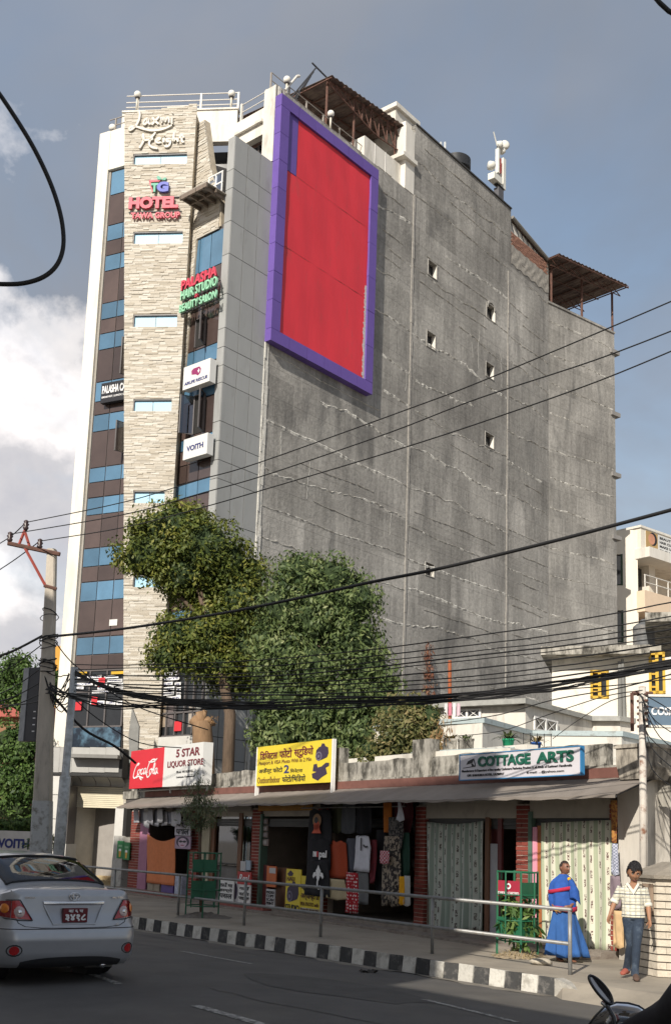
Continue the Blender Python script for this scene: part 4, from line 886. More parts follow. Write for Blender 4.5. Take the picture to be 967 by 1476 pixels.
def camprint(T_, pl, t0, z0, w, h, o):
    mb = MB(); mb.prism([(t0+w*a, z0+h*b) for a, b in ((.05, .25), (.1, .62), (.3, .8), (.42, .82), (.5, 1.), (.68, .98), (.75, .82), (.95, .74), (1, .4), (.9, .16), (.55, .05), (.3, 0), (.12, .06))], o, o+.003); obj('camera_print', mb, PRD, T_, pl)
    mb = MB(); 
    for r_, m_ in ((.27, 0), (.19, 1), (.1, 0)):
        q = MB(); q.prism([(t0+w*(.3+r_*math.cos(k*math.pi/9)*.8), z0+h*(.26+r_*math.sin(k*math.pi/9))) for k in range(18)], o+.003, o+.005+(.27-r_)*.02); obj('lens_print', q, PRL if m_ == 0 else PRD, T_, pl)
camprint(T_, AP, t0+w_*.79, z0+h_*.52, w_*.17, h_*.40, o)
mb = MB(); mb.prism([(t0+w_*a, z0+h_*b) for a, b in ((.77, .28), (.78, .44), (.82, .45), (.83, .36), (.88, .38), (.93, .46), (.97, .45), (.97, .38), (.93, .34), (.95, .2), (.88, .12), (.84, .05), (.77, .12), (.76, .22), (.82, .26))], o, o+.003); obj('camcorder_print', mb, PRD, T_, AP)
for q in (t0-.05, t1): obj('frame_post', MB().box(q, q+.05, .22, .31, z0-.25, z1), M('white_metal', (.7, .7, .68)), T_, AP)
T_, t0, t1, z0, z1 = signbox('shop_sign', 'white cottage arts sign with green capitals and a thin blue edge', ((663, 1089), (662, 1124), 836), .5, .07, M('sign_ribbed_white', (.62, .60, .64), .5, .04))
w_, h_ = t1-t0, z1-z0; o = .503
mb = MB()
for a, b, c, d in ((t0-.02, t1+.02, z1, z1+.018), (t0-.02, t1+.02, z0-.018, z0), (t0-.02, t0, z0-.01, z1+.01), (t1, t1+.03, z0-.01, z1+.01)): mb.box(a, b, .43, .51, c, d)
obj('edge', mb, M('blue_edge', (.04, .20, .42), .5), T_, AP)
text('lettering', 'COTTAGE', AP, *R4(.17, .62, .48, .90), o, TG, T_, bold=.035, ext=.01); text('lettering', 'ARTS', AP, *R4(.67, .955, .48, .90), o, TG, T_, bold=.035, ext=.01)
text('small_print', 'Manufacturer & Exporters of fine quality Cashmere Pashmina Product & all Kinds of Kashmeri Handicrafts', AP, *R4(.02, .94, .27, .39), o, TK, T_, bold=.01)
text('small_print', 'OPP. SHANGRILA HOTEL, LAZIMPAT', AP, *R4(.07, .40, .09, .20), o, TK, T_, bold=.01); text('small_print', 'E-mail: ...@yahoo.com', AP, *R4(.59, .88, .09, .20), o, TK, T_)
mb = MB(); P = lambda pts: [(t0+w_*a, z0+h_*b) for a, b in pts]
mb.prism(P(((.06, .60), (.115, .66), (.13, .84), (.075, .74))), o, o+.004); mb.prism(P(((.115, .64), (.14, .52), (.14, .50), (.03, .46), (.03, .48), (.112, .52), (.105, .64))), o, o+.004); mb.prism(P(((.13, .84), (.145, .60), (.145, .50), (.138, .5), (.138, .6), (.125, .8))), o, o+.004)
obj('hut_emblem', mb, TK, T_, AP)
# ---- boards under the awning
def board(label, q, o, mat, nm='sign_board', cat='sign', th_=.03, group=None):
    t0, z1 = AP.at(q[0], q[1], o); _, z0 = AP.at(q[0], q[2], o); t1, _ = AP.at(q[3], (q[1]+q[2])/2, o)
    T_ = thing(nm, label, cat, AP.w((t0+t1)/2, z0, o), group=group); obj('panel', MB().box(t0, t1, o-th_, o, z0, z1), mat, T_, AP); return T_, t0, t1, z0, z1
DW = M('dusty_white_board', (.34, .31, .27), .8, .1)
T_, t0, t1, z0, z1 = board('dusty board reading wholesale under the awning of the leftmost shop', (203, 1153, 1172, 249), .1, DW); w_, h_ = t1-t0, z1-z0; text('lettering', 'Wholesale &', AP, *R4(.12, .92, .38, .82), .103, TK, T_, bold=.02); text('lettering', 'Retail', AP, *R4(.5, .8, .1, .3), .103, TK, T_)
T_, t0, t1, z0, z1 = board('dusty board with large dark Devanagari letters under the awning of the second shop', (286, 1150, 1170, 362), .05, DW); w_, h_ = t1-t0, z1-z0; text('lettering', 'चश्मा पसल', AP, *R4(.2, .78, .3, .95), .053, TBR, T_, bold=.03)
T_, t0, t1, z0, z1 = board('orange board of the photo shop tucked under the awning', (373, 1150, 1169, 450), .05, M('orange_board', (.45, .22, .04), .7, .15)); w_, h_ = t1-t0, z1-z0; text('lettering', 'SHANGRILA DIGITAL PHOTO STUDIO', AP, *R4(.03, .97, .35, .9), .053, TBR, T_, bold=.03)
# ---------------------------------------------------------------- shop contents
def cloth_box(nm, label, cat, pts, o, mat, fold=.02, nf=3., group=None, pl=None, extra=None, parent=None, sag=0., nx=16, ny=10):
    """hanging cloth; pts = 4 px corners TL, TR, BR, BL"""
    pl = pl or AP; Q = [Vector(pl.at(x, y, o)) for x, y in pts]; mb = MB(); ph_ = random.uniform(0, 6)
    def fn(u, v):
        v = 1-v; p = Q[0].lerp(Q[1], u).lerp(Q[3].lerp(Q[2], u), v); s = sag*math.sin(u*math.pi)*(1-v)
        return (p.x+.006*math.sin(v*9+u*5), o+fold*math.sin(u*nf*2*math.pi+ph_+v*1.2)*(.3+.7*v)+.01*math.sin(v*7), p.y-s)
    mb.grid(fn, nx, ny); o_ = obj(nm, mb, mat, parent, AP if pl is AP else pl, smooth=True, label=label, cat=cat, group=group)
    md = o_.modifiers.new('s', 'SOLIDIFY'); md.thickness = .008; return o_
def fabric(nm, c, v=.1, **k): return M('cloth_'+nm, c, .9, v, 8., **k)
def pattern_mat(nm, base, c2, sc, kind='check'):
    m = bpy.data.materials.new('cloth_'+nm); m.use_nodes = True; t = m.node_tree; n = t.nodes; l = t.links; b = n['Principled BSDF']; b.inputs['Roughness'].default_value = .9
    tcn = n.new('ShaderNodeTexCoord'); sp = n.new('ShaderNodeSeparateXYZ'); l.new(tcn.outputs['Object'], sp.inputs[0]); cb = n.new('ShaderNodeCombineXYZ'); l.new(sp.outputs[0], cb.inputs[0]); l.new(sp.outputs[2], cb.inputs[1])
    if kind == 'check': q = n.new('ShaderNodeTexChecker'); q.inputs['Scale'].default_value = sc; f = q.outputs[1]; l.new(cb.outputs[0], q.inputs[0])
    elif kind == 'dots':
        q = n.new('ShaderNodeTexVoronoi'); q.inputs['Scale'].default_value = sc; q.inputs['Randomness'].default_value = .35; l.new(cb.outputs[0], q.inputs[0]); r = n.new('ShaderNodeMapRange'); r.inputs[1].default_value = .26; r.inputs[2].default_value = .34; r.inputs[3].default_value = 1; r.inputs[4].default_value = 0; l.new(q.outputs[0], r.inputs[0]); f = r.outputs[0]
    elif kind == 'bands':
        q = n.new('ShaderNodeTexWave'); q.bands_direction = 'Z'; q.inputs['Scale'].default_value = sc; q.inputs['Distortion'].default_value = 2.; q.inputs['Detail Scale'].default_value = 5; l.new(tcn.outputs['Object'], q.inputs[0]); f = q.outputs[1]
    elif kind == 'camo':
        q = n.new('ShaderNodeTexNoise'); q.inputs['Scale'].default_value = sc; l.new(tcn.outputs['Object'], q.inputs[0]); r = n.new('ShaderNodeMapRange'); r.inputs[1].default_value = .48; r.inputs[2].default_value = .54; l.new(q.outputs[0], r.inputs[0]); f = r.outputs[0]
    mx = n.new('ShaderNodeMix'); mx.data_type = 'RGBA'; l.new(f, mx.inputs[0]); mx.inputs[6].default_value = (*base, 1); mx.inputs[7].default_value = (*c2, 1); l.new(mx.outputs[2], b.inputs['Base Color']); return m
def curtain_mat(nm, g1, c1, mot):
    m = bpy.data.materials.new(nm); m.use_nodes = True; t = m.node_tree; n = t.nodes; l = t.links; b = n['Principled BSDF']; b.inputs['Roughness'].default_value = .95
    tcn = n.new('ShaderNodeTexCoord'); sp = n.new('ShaderNodeSeparateXYZ'); l.new(tcn.outputs['Object'], sp.inputs[0])
    def m_(op, a, b_=None, c=None):
        q = n.new('ShaderNodeMath'); q.operation = op
        for i, x in enumerate((a, b_, c)):
            if x is None: continue
            if hasattr(x, 'is_linked'): l.new(x, q.inputs[i])
            else: q.inputs[i].default_value = x
        return q.outputs[0]
    fx = m_('FRACT', m_('MULTIPLY', sp.outputs[0], 1/.185)); st = m_('GREATER_THAN', fx, .54)
    cell = m_('FLOOR', m_('MULTIPLY', sp.outputs[0], 1/.185)); fz = m_('FRACT', m_('ADD', m_('MULTIPLY', sp.outputs[2], 1/.25), m_('MULTIPLY', cell, .37)))
    dx = m_('ABSOLUTE', m_('SUBTRACT', fx, .27)); dz = m_('ABSOLUTE', m_('SUBTRACT', fz, .5)); nz = n.new('ShaderNodeTexNoise'); nz.inputs['Scale'].default_value = 48; nz.inputs['Detail'].default_value = 1; l.new(tcn.outputs['Object'], nz.inputs[0])
    mo = m_('MULTIPLY', m_('LESS_THAN', dx, .11), m_('LESS_THAN', dz, .26)); mo = m_('MULTIPLY', mo, m_('GREATER_THAN', nz.outputs[0], .47))
    m1 = n.new('ShaderNodeMix'); m1.data_type = 'RGBA'; l.new(st, m1.inputs[0]); m1.inputs[6].default_value = (*c1, 1); m1.inputs[7].default_value = (*g1, 1)
    m2 = n.new('ShaderNodeMix'); m2.data_type = 'RGBA'; l.new(mo, m2.inputs[0]); l.new(m1.outputs[2], m2.inputs[6]); m2.inputs[7].default_value = (*mot, 1); l.new(m2.outputs[2], b.inputs['Base Color'])
    tr = n.new('ShaderNodeBsdfTranslucent'); l.new(m2.outputs[2], tr.inputs[0]); return m
CUR = curtain_mat('striped_curtain', (.40, .44, .31), (.66, .64, .53), (.15, .09, .08))
CUR2 = curtain_mat('striped_curtain_teal', (.29, .35, .30), (.50, .53, .48), (.12, .10, .09))
cloth_box('curtain', 'pale striped curtain behind the robed man, closing the rightmost shop', 'curtain', [(780, 1186), (881, 1182), (884, 1370), (781, 1366)], .02, CUR, .03, 5.5, nx=66, ny=16)
cloth_box('curtain', 'bluish green striped curtain left of the grey door panel', 'curtain', [(614, 1184), (697, 1183), (696, 1342), (620, 1344)], -.05, CUR2, .055, 6.3, nx=70, ny=20, sag=.06)
# door parts in the fifth and sixth shop
def part(nm, q, o, mat, th_=.05, par=SH):
    t0, z1 = AP.at(q[0], q[1], o); _, z0 = AP.at(q[0], q[2], o); t1, _ = AP.at(q[3], (q[1]+q[2])/2, o); return obj(nm, MB().box(t0, t1, o-th_, o, z0, z1), mat, par, AP)
MAR = M('maroon_paint', (.13, .03, .03), .6, .15); WD = M('brown_wood', (.15, .065, .03), .6, .25, 6., streak=6)
part('door_jamb', (699, 1178, 1348, 704), -.02, WD); part('door_panel', (705, 1216, 1358, 716), -.05, M('grey_panel_door', (.36, .36, .38), .6)); part('door_jamb', (717, 1178, 1358, 722), -.06, MAR); part('door_leaf', (704, 1180, 1216, 718), -.15, MAR)
part('door_jamb', (767, 1192, 1345, 773), .02, PINK); part('door_jamb', (774, 1190, 1350, 780), .0, M('orange_wood', (.36, .12, .04), .6, .2)); part('door_jamb', (203, 1187, 1286, 212), .03, M('mauve_post', (.36, .16, .25), .7)); part('door_jamb', (293, 1172, 1283, 301), .0, M('cream_post2', (.38, .34, .24), .7)); part('door_jamb', (304, 1175, 1290, 308), -.05, WD); part('door_jamb', (345, 1172, 1262, 348), -.03, WD)
part('side_post', (214-5, 1170, 1290, 204+1), .06, STEEL) if False else None
for q in ((309, 1173, 1246, 344), (349, 1173, 1258, 361)): part('pane', q, -.12, glassm('shop_glass', (.55, .6, .6), .1))
part('counter', (309, 1247, 1296, 344), -.2, M('counter_grey', (.17, .16, .15), .7, .2), .5); part('counter', (374, 1246, 1305, 386), -.1, MAR, .2); part('counter', (399, 1250, 1308, 414), -.15, WD, .3); part('wood_door', (304, 1176, 1288, 309), -.08, WD)
# shelves with goods deep in the shops
rr = random.Random(12); GM = [M('goods_%d' % i, c, .7) for i, c in enumerate(((.3, .28, .25), (.28, .08, .06), (.10, .14, .2), (.35, .28, .12), (.12, .2, .12), (.5, .48, .45)))]
for k in range(6):
    a, b = PT[k][1]+.2, PT[k+1][0]-.2
    for z_ in (.9, 1.35, 1.8, 2.2):
        sf = thing('shelf', 'shelf of small goods in the %s shop from left, %s board' % (('first', 'second', 'third', 'fourth', 'fifth', 'sixth')[k], {.9: 'lowest', 1.35: 'second lowest', 1.8: 'second highest', 2.2: 'highest'}[z_]), 'shelf', AP.w((a+b)/2, z_, -2.4))
        obj('board', MB().box(a, b, -2.6, -2.3, z_, z_+.03), WD, sf, AP); mbs = [MB() for _ in GM]; t_ = a
        while t_ < b-.2: w = rr.uniform(.06, .22); mbs[rr.randrange(6)].box(t_, t_+w-.01, -2.55, -2.35, z_+.031, z_+.031+rr.uniform(.1, .3)); t_ += w+rr.uniform(0, .06)
        for m_, g_ in zip(mbs, GM):
            if m_.v: obj('goods', m_, g_, sf, AP, kind='stuff')
# leftmost shop: peach cloth, poster, hanging cards
cloth_box('cloth_sheet', 'peach orange cloth sagging across the leftmost shop front', 'cloth', [(213, 1202), (254, 1207), (251, 1277), (211, 1272)], .12, fabric('peach', (.62, .21, .085)), .02, 2., sag=.16, nx=24, ny=14)
T_, t0, t1, z0, z1 = board('white spectacles shop board with Devanagari lettering over a smiling face poster', (253, 1184, 1204, 275), .2, M('sign_lilac', (.50, .48, .54), .6)); w_, h_ = t1-t0, z1-z0
text('lettering', 'चश्मा', AP, *R4(.1, .92, .55, .92), .203, TK, T_, bold=.03); text('lettering', 'पसल', AP, *R4(.1, .92, .06, .45), .203, TK, T_, bold=.03)
T_, t0, t1, z0, z1 = board('lilac poster of a smiling woman in sunglasses under the spectacles board', (253, 1205, 1223, 275), .2, M('poster_lilac', (.34, .25, .34), .6), 'poster', 'poster'); w_, h_ = t1-t0, z1-z0
ov = lambda cx, cy, rx, ry, n=14: [(t0+w_*(cx+rx*math.cos(k*2*math.pi/n)), z0+h_*(cy+ry*math.sin(k*2*math.pi/n))) for k in range(n)]
obj('hair_print', MB().prism(ov(.5, .55, .42, .44), .2, .203), PRD, T_, AP); obj('face_print', MB().prism(ov(.5, .48, .28, .38), .203, .206), M('face_tone', (.52, .40, .50), .6), T_, AP)
mb = MB(); mb.prism(ov(.38, .58, .12, .09), .206, .208); mb.prism(ov(.62, .58, .12, .09), .206, .208); mb.box(t0+w_*.4, t0+w_*.6, .206, .2075, z0+h_*.585, z0+h_*.6); obj('glasses_print', mb, TK, T_, AP); obj('mouth_print', MB().prism(ov(.5, .28, .13, .05), .206, .208), M('lip', (.3, .08, .12), .6), T_, AP)
rr = random.Random(3)
for k, x in enumerate((197, 204, 211, 217, 224, 231, 237, 244, 250, 257)):
    y = 1166+rr.uniform(-2, 4); cloth_box('price_card', 'printed card on a string under the awning\'s left end, %s from left' % ('first second third fourth fifth sixth seventh eighth ninth tenth'.split()[k]), 'card', [(x-3, y), (x+4, y+rr.uniform(-2, 2)), (x+4, y+rr.uniform(17, 26)), (x-4, y+rr.uniform(17, 24))], .45+rr.uniform(-.1, .1), fabric('grey%d' % (k % 3), ((.42, .42, .45), (.25, .26, .30), (.50, .50, .52))[k % 3]), .02, 1., nx=5, ny=5)
def bx(nm, label, cat, q, o, mat, d=.2):
    t0, z1 = AP.at(q[0], q[1], o); _, z0 = AP.at(q[0], q[2], o); t1, _ = AP.at(q[3], (q[1]+q[2])/2, o); mb = MB(); mb.box(t0, t1, o-d, o, max(z0, .312), z1)
    mb.box(t0+.02, t1-.02, o-d+.02, o+.004, max(z0, .312)+.03, z1-.05); return obj(nm, mb, mat, pl=AP, label=label, cat=cat)
CB_ = M('cardboard', (.30, .26, .20), .85, .15); bx('carton', 'small grey carton on the floor beneath the peach cloth, left one', 'box', (213, 1272, 1286, 221), .1, CB_); bx('carton', 'small grey carton on the floor beneath the peach cloth, right beside the other', 'box', (222, 1273, 1287, 230), .1, CB_)
bx('carton', 'violet carton on the floor under the right part of the peach cloth', 'box', (233, 1271, 1288, 250), .1, M('violet_box', (.10, .06, .22), .6)); bx('carton', 'white and blue carton standing left of the second brick pier', 'box', (253, 1262, 1290, 262), .12, M('white_blue_box', (.38, .42, .52), .6, .4, 9.))
# second shop boards
def wboard(label, q, o, s, mat=SW, tm_=TK):
    T_, t0, t1, z0, z1 = board(label, q, o, mat); w_, h_ = t1-t0, z1-z0
    for i, ln in enumerate(s): hh = .8/max(1, len(s)); text('lettering', ln, AP, t0+w_*.08, t0+w_*.92, z0+h_*(.9-hh*(i+.8)), z0+h_*(.9-hh*i), o+.002, tm_, T_, bold=.02)
wboard('white standing board with Devanagari text in the second shop front', (316, 1268, 1298, 337), .2, ['ठाउँ मा', 'हाम्रो', 'पसल'])
wboard('white board with bold Devanagari lines under the red juice sign', (344, 1274, 1302, 361), .2, ['यहाँ', 'सिम', 'पाइन्छ'])
T_, t0, t1, z0, z1 = board('red juice sign with white script leaning by the third brick pier', (343, 1256, 1274, 362), .22, M('sign_red_dull', (.42, .03, .03), .5)); w_, h_ = t1-t0, z1-z0; text('lettering', 'Real', AP, *R4(.12, .9, .2, .8), .223, TW, T_, bold=.01, shear=.3)
wboard('small white notice above the red juice sign', (347, 1241, 1255, 354), .1, [], M('paper', (.5, .5, .5), .8)); wboard('small pale blue notice right above the red juice sign', (355, 1240, 1254, 361), .1, [], M('paper_blue', (.36, .44, .52), .8))
T_, t0, t1, z0, z1 = board('narrow black and white portrait poster between two white boards', (337, 1270, 1299, 343), .15, M('paper', (.5, .5, .5)), 'poster', 'poster'); w_, h_ = t1-t0, z1-z0; obj('portrait_print', MB().prism(ov(.5, .5, .4, .4), .15, .152), PRD, T_, AP)
# photo shop
T_, t0, t1, z0, z1 = board('orange counter panel with a paper notice in the photo shop', (385, 1248, 1278, 398), .0, M('orange_panel', (.55, .14, .04), .6), 'counter_panel', 'panel'); w_, h_ = t1-t0, z1-z0; obj('notice', MB().box(*R4(.3, .95, .66, .92)[:2], .0, .01, *R4(.3, .95, .66, .92)[2:]), M('paper', (.5, .5, .5)), T_, AP)
wboard('white price list hanging below the orange counter panel', (384, 1281, 1307, 396), .1, ['PHOTO', 'COPY', 'SCAN', 'PRINT'], M('paper', (.5, .5, .5)))
for i, y in enumerate((1180, 1190, 1199, 1209)):
    T_, t0, t1, z0, z1 = board('small framed photograph on the wall of the photo shop, %s of the column' % ('topmost', 'second', 'third', 'lowest')[i], (377+(i == 3)*-1, y, y+8+2*(i == 3), 386+(i == 3)*1), -.05, M('frame_tan', (.20, .15, .13), .6), 'photo_frame', 'picture'); w_, h_ = t1-t0, z1-z0; q = R4(.2, .8, .2, .8); obj('print', MB().box(q[0], q[1], -.05, -.045, q[2], q[3]), M('photo_tone%d' % (i % 2), ((.28, .24, .25), (.36, .33, .32))[i % 2], .5, .5, 20.), T_, AP)
T_, t0, t1, z0, z1 = board('yellow studio standee with a printed camera, left panel', (413, 1252, 1314, 433), .28, SY, 'standee'); w_, h_ = t1-t0, z1-z0; camprint(T_, AP, t0+w_*.05, z0+h_*.24, w_*.85, h_*.48, .282); text('lettering', 'STUDIO', AP, *R4(.04, .96, .04, .18), .283, TK, T_, bold=.02); text('lettering', 'NAU', AP, *R4(.08, .6, .72, .82), .283, TBR, T_, bold=.02)
mb = MB(); mb.prism([(t0+w_*a, z0+h_*b) for a, b in ((.08, .88), (.3, .97), (.5, .9), (.42, .84), (.2, .83))], .281, .284); obj('bird_print', mb, PRD, T_, AP)
T_, t0, t1, z0, z1 = board('yellow studio standee with Devanagari text, right panel half hidden by black shirts', (433.5, 1262, 1317, 461), .27, SY, 'standee'); w_, h_ = t1-t0, z1-z0; text('lettering', 'फोटो', AP, *R4(.05, .7, .62, .85), .273, TK, T_, bold=.02); text('lettering', 'अर्जन्ट 2', AP, *R4(.05, .95, .36, .55), .273, TBR, T_, bold=.02); text('lettering', 'VISA PHOTO with', AP, *R4(.05, .95, .22, .32), .273, TBR, T_); text('small_print', 'Shangrila photo lab', AP, *R4(.05, .95, .08, .16), .273, TBR, T_)
obj('kick_panel', MB().box(A_(412, 1320, .25)[0], A_(461, 1320, .25)[0], .2, .27, .26, .40), M('paper', (.5, .5, .5)), SH, AP)
# ---- garments
def garment(kind, label, q, o, mat, group='clothes hanging outside the clothes shop', **k):
    """q = (xl, yt, yb, xr) px; builds the outline of a real garment with fold relief"""
    t0, z1 = AP.at(q[0], q[1], o); _, z0 = AP.at(q[0], q[2], o); t1, _ = AP.at(q[3], (q[1]+q[2])/2, o); w, h = t1-t0, z1-z0
    OUT = {'shirt': [(.32, 1), (.5, .955), (.68, 1), (.84, .97), (1, .72), (.86, .66), (.80, .78), (.82, .4), (.84, 0), (.16, .01), (.18, .4), (.20, .78), (.14, .66), (0, .72), (.16, .97)],
           'vest': [(.3, 1), (.5, .95), (.7, 1), (.92, .93), (.98, .5), (1, 0), (0, .0), (.02, .5), (.08, .93)],
           'kurta': [(.32, 1), (.5, .93), (.68, 1), (.88, .98), (1, .66), (.94, .62), (.93, .3), (.95, 0), (.0, .02), (.04, .3), (.1, .64), (.03, .66), (.12, .98)],
           'trousers': [(.1, 1), (.9, 1), (.97, .6), (1, .03), (.62, 0), (.54, .55), (.46, .55), (.38, .02), (0, .0), (.03, .6)],
           'shorts': [(.12, 1), (.88, 1), (1, .1), (.56, .0), (.5, .42), (.44, .0), (0, .1)],
           'drape': [(.05, 1), (.95, 1), (1, .5), (.93, .05), (.7, 0), (.5, .06), (.3, 0), (.06, .05), (0, .5)], 'cone': [(.35, 1), (.6, 1), (1, .1), (.5, 0), (0, .12)]}[kind]
    bm = bmesh.new(); vs_ = [bm.verts.new((t0+w*a, 0, z0+h*b)) for a, b in OUT]; f = bm.faces.new(vs_); bmesh.ops.triangulate(bm, faces=[f])
    for _ in range(3): bmesh.ops.subdivide_edges(bm, edges=[e for e in bm.edges if e.calc_length() > .09], cuts=1, use_grid_fill=False); bmesh.ops.triangulate(bm, faces=bm.faces[:])
    ph_ = random.uniform(0, 6)
    for v_ in bm.verts: u, vv = (v_.co.x-t0)/w, (v_.co.z-z0)/h; v_.co.y = -(o+.022*math.sin(u*11+ph_+vv*2)*(1.2-vv)+.05*math.sin(max(0, min(1, u))*math.pi)*(.4+.6*vv))
    me = bpy.data.meshes.new(kind); bm.to_mesh(me); bm.free(); me.polygons.foreach_set('use_smooth', [True]*len(me.polygons))
    nm = {'shirt': 'hanging_shirt', 'vest': 'hanging_vest', 'kurta': 'hanging_kurta', 'trousers': 'hanging_trousers', 'shorts': 'hanging_shorts', 'drape': 'hanging_cloth', 'cone': 'hanging_cloth'}[kind]
    T_ = thing(nm, label, 'clothing', AP.w((t0+t1)/2, z0, o), group=None); o_ = obj('cloth', me, mat, T_, AP); md = o_.modifiers.new('s', 'SOLIDIFY'); md.thickness = .012; return T_, t0, t1, z0, z1, o+.085
BK = fabric('black', (.014, .014, .018)); 
T_, t0, t1, z0, z1, oo = garment('vest', 'black t-shirt printed with a seated orange figure, topmost of three', (445, 1166, 1216, 480), .30, BK); w_, h_ = t1-t0, z1-z0
obj('print', MB().prism(ov(.47, .66, .17, .2), oo-.01, oo-.006), M('print_tan', (.30, .17, .09), .7), T_, AP); mb = MB(); mb.prism(ov(.47, .52, .12, .13), oo-.005, oo); mb.prism([(t0+w_*a, z0+h_*b) for a, b in ((.28, .30), (.36, .40), (.38, .54), (.55, .56), (.6, .4), (.66, .30))], oo-.005, oo); obj('print', mb, M('print_orange', (.60, .10, .05), .7), T_, AP); obj('print', MB().prism(ov(.45, .67, .07, .09), oo, oo+.003), TK, T_, AP)
T_, t0, t1, z0, z1, oo = garment('vest', 'black t-shirt with short white lettering, middle of three', (443, 1208, 1252, 478), .32, BK); w_, h_ = t1-t0, z1-z0
text('print', 'ne', AP, *R4(.38, .52, .40, .58), oo-.01, TW, T_, bold=.03); text('print', 'pal', AP, *R4(.62, .92, .32, .62), oo-.01, TW, T_, bold=.03); obj('print', MB().box(*R4(.52, .58, .4, .58)[:2], oo-.01, oo-.006, *R4(.52, .58, .4, .58)[2:]), TR, T_, AP)
T_, t0, t1, z0, z1, oo = garment('vest', 'long black t-shirt with a white elephant head print, lowest of three', (442, 1238, 1290, 477), .34, BK); w_, h_ = t1-t0, z1-z0
mb = MB(); P = lambda pts: [(t0+w_*a, z0+h_*b) for a, b in pts]
mb.prism(P([(.60, .86), (.55, .76), (.50, .70), (.53, .62), (.54, .50), (.57, .44), (.63, .44), (.66, .5), (.67, .62), (.70, .70), (.65, .76)]), oo-.012, oo-.008); mb.prism(P([(.5, .66), (.42, .64), (.38, .54), (.42, .48), (.47, .54), (.53, .56)]), oo-.012, oo-.0085); mb.prism(P([(.70, .66), (.78, .64), (.82, .54), (.78, .48), (.73, .54), (.67, .56)]), oo-.012, oo-.009)
strokes(mb, [[(.60, .5), (.57, .34), (.60, .22), (.68, .22), (.68, .30)]], t0, z0, w_, h_, .028, oo-.012, .003); obj('print', mb, TW, T_, AP)
garment('vest', 'orange red sleeveless shirt with rows of pattern, hanging right of the black shirts', (475, 1211, 1265, 501), .26, pattern_mat('orange_rows', (.55, .085, .02), (.22, .03, .015), 22, 'bands'))
garment('shorts', 'beige knee length shorts hanging below the orange shirt', (471, 1266, 1296, 501), .3, fabric('beige', (.48, .40, .25)))
garment('shirt', 'slate grey collared shirt beside the white kurta', (498, 1208, 1256, 518), .2, fabric('slate', (.075, .08, .105))); garment('trousers', 'red trousers with white motifs hanging beneath the slate shirt', (499, 1257, 1316, 518), .28, pattern_mat('red_dots', (.38, .012, .02), (.75, .7, .7), 14, 'dots'))
T_, t0, t1, z0, z1, oo = garment('kurta', 'white kurta with a dark button placket', (512, 1204, 1256, 535), .3, fabric('white', (.62, .63, .70))); w_, h_ = t1-t0, z1-z0; mb = MB(); mb.box(*R4(.5, .55, .58, .93)[:2], oo-.016, oo-.01, *R4(.5, .55, .58, .93)[2:]); strokes(mb, [[(.66, .74), (.78, .68), (.92, .70)]], t0, z0, w_, h_, .018, oo-.02, .006); obj('placket', mb, TK, T_, AP)
garment('trousers', 'grey cotton trousers beneath the white kurta', (513, 1256, 1303, 533), .24, fabric('grey', (.14, .145, .15))); garment('drape', 'olive green cloth hanging high under the awning', (480, 1156, 1201, 495), .15, fabric('olive', (.06, .065, .035))); garment('drape', 'dark grey cloth hanging high under the awning beside the olive one', (494, 1157, 1202, 513), .15, fabric('mid_grey', (.085, .09, .10)))
garment('drape', 'almost black cloth hanging high between grey cloth and orange cloth', (515, 1155, 1203, 537), .15, BK); garment('drape', 'long narrow strip of red patterned cloth right of the white kurta', (534, 1210, 1273, 543), .2, pattern_mat('red_bands', (.30, .03, .04), (.03, .02, .03), 16, 'bands'))
garment('drape', 'black shawl hanging in the shop behind the patterned trousers', (543, 1196, 1290, 556), .05, BK); garment('trousers', 'dark trousers with black and cream pattern hanging near the brick pier', (553, 1205, 1306, 578), .3, pattern_mat('camo', (.03, .025, .025), (.30, .25, .19), 16, 'camo'))
garment('drape', 'small red and white chequered bag on the patterned trousers', (548, 1226, 1245, 562), .42, pattern_mat('pink_check', (.42, .03, .06), (.60, .45, .48), 26, 'check')); garment('drape', 'dark green cloth beside the brick pier of the clothes shop', (577, 1200, 1262, 591), .2, fabric('bottle_green', (.015, .05, .035)))
garment('drape', 'deep yellow cloth strip hanging low beside the white one', (576, 1263, 1304, 584), .36, fabric('yellow', (.72, .35, .01))); garment('drape', 'off white cloth strip hanging low by the pier', (583, 1262, 1306, 592), .34, fabric('offwhite', (.42, .42, .40))); garment('drape', 'orange cloth hanging from the awning above the patterned trousers', (553, 1153, 1200, 565), .2, fabric('orange', (.45, .14, .02))); garment('drape', 'maroon cloth hanging beside the orange one under the awning', (563, 1152, 1202, 596), .1, fabric('maroon', (.09, .015, .02))); garment('cone', 'narrow white pennant shaped cloth hanging among the dark cloths', (573, 1155, 1185, 583), .35, fabric('white', (.62, .63, .70)))
garment('drape', 'dark patterned jacket shape hanging above the patterned trousers', (560, 1178, 1225, 582), .28, pattern_mat('camo2', (.02, .02, .022), (.12, .11, .10), 20, 'camo'))
T_ = thing('clothes_line', 'thin horizontal rod under the awning carrying the hanging clothes', 'rod', AP.w(A_(520, 1160)[0], 2.5, .2)); a, b = A_(445, 1160)[0], A_(595, 1160)[0]; obj('rod', MB().tube([(a, .2, 2.72), (b, .2, 2.72)], .015, 6), STEEL, T_, AP); mb = MB()
for q in (a+.1, (a+b)/2, b-.1): mb.tube([(q, .2, 2.72), (q, .0, 2.95)], .01, 5)
obj('bracket', mb, STEEL, T_, AP)
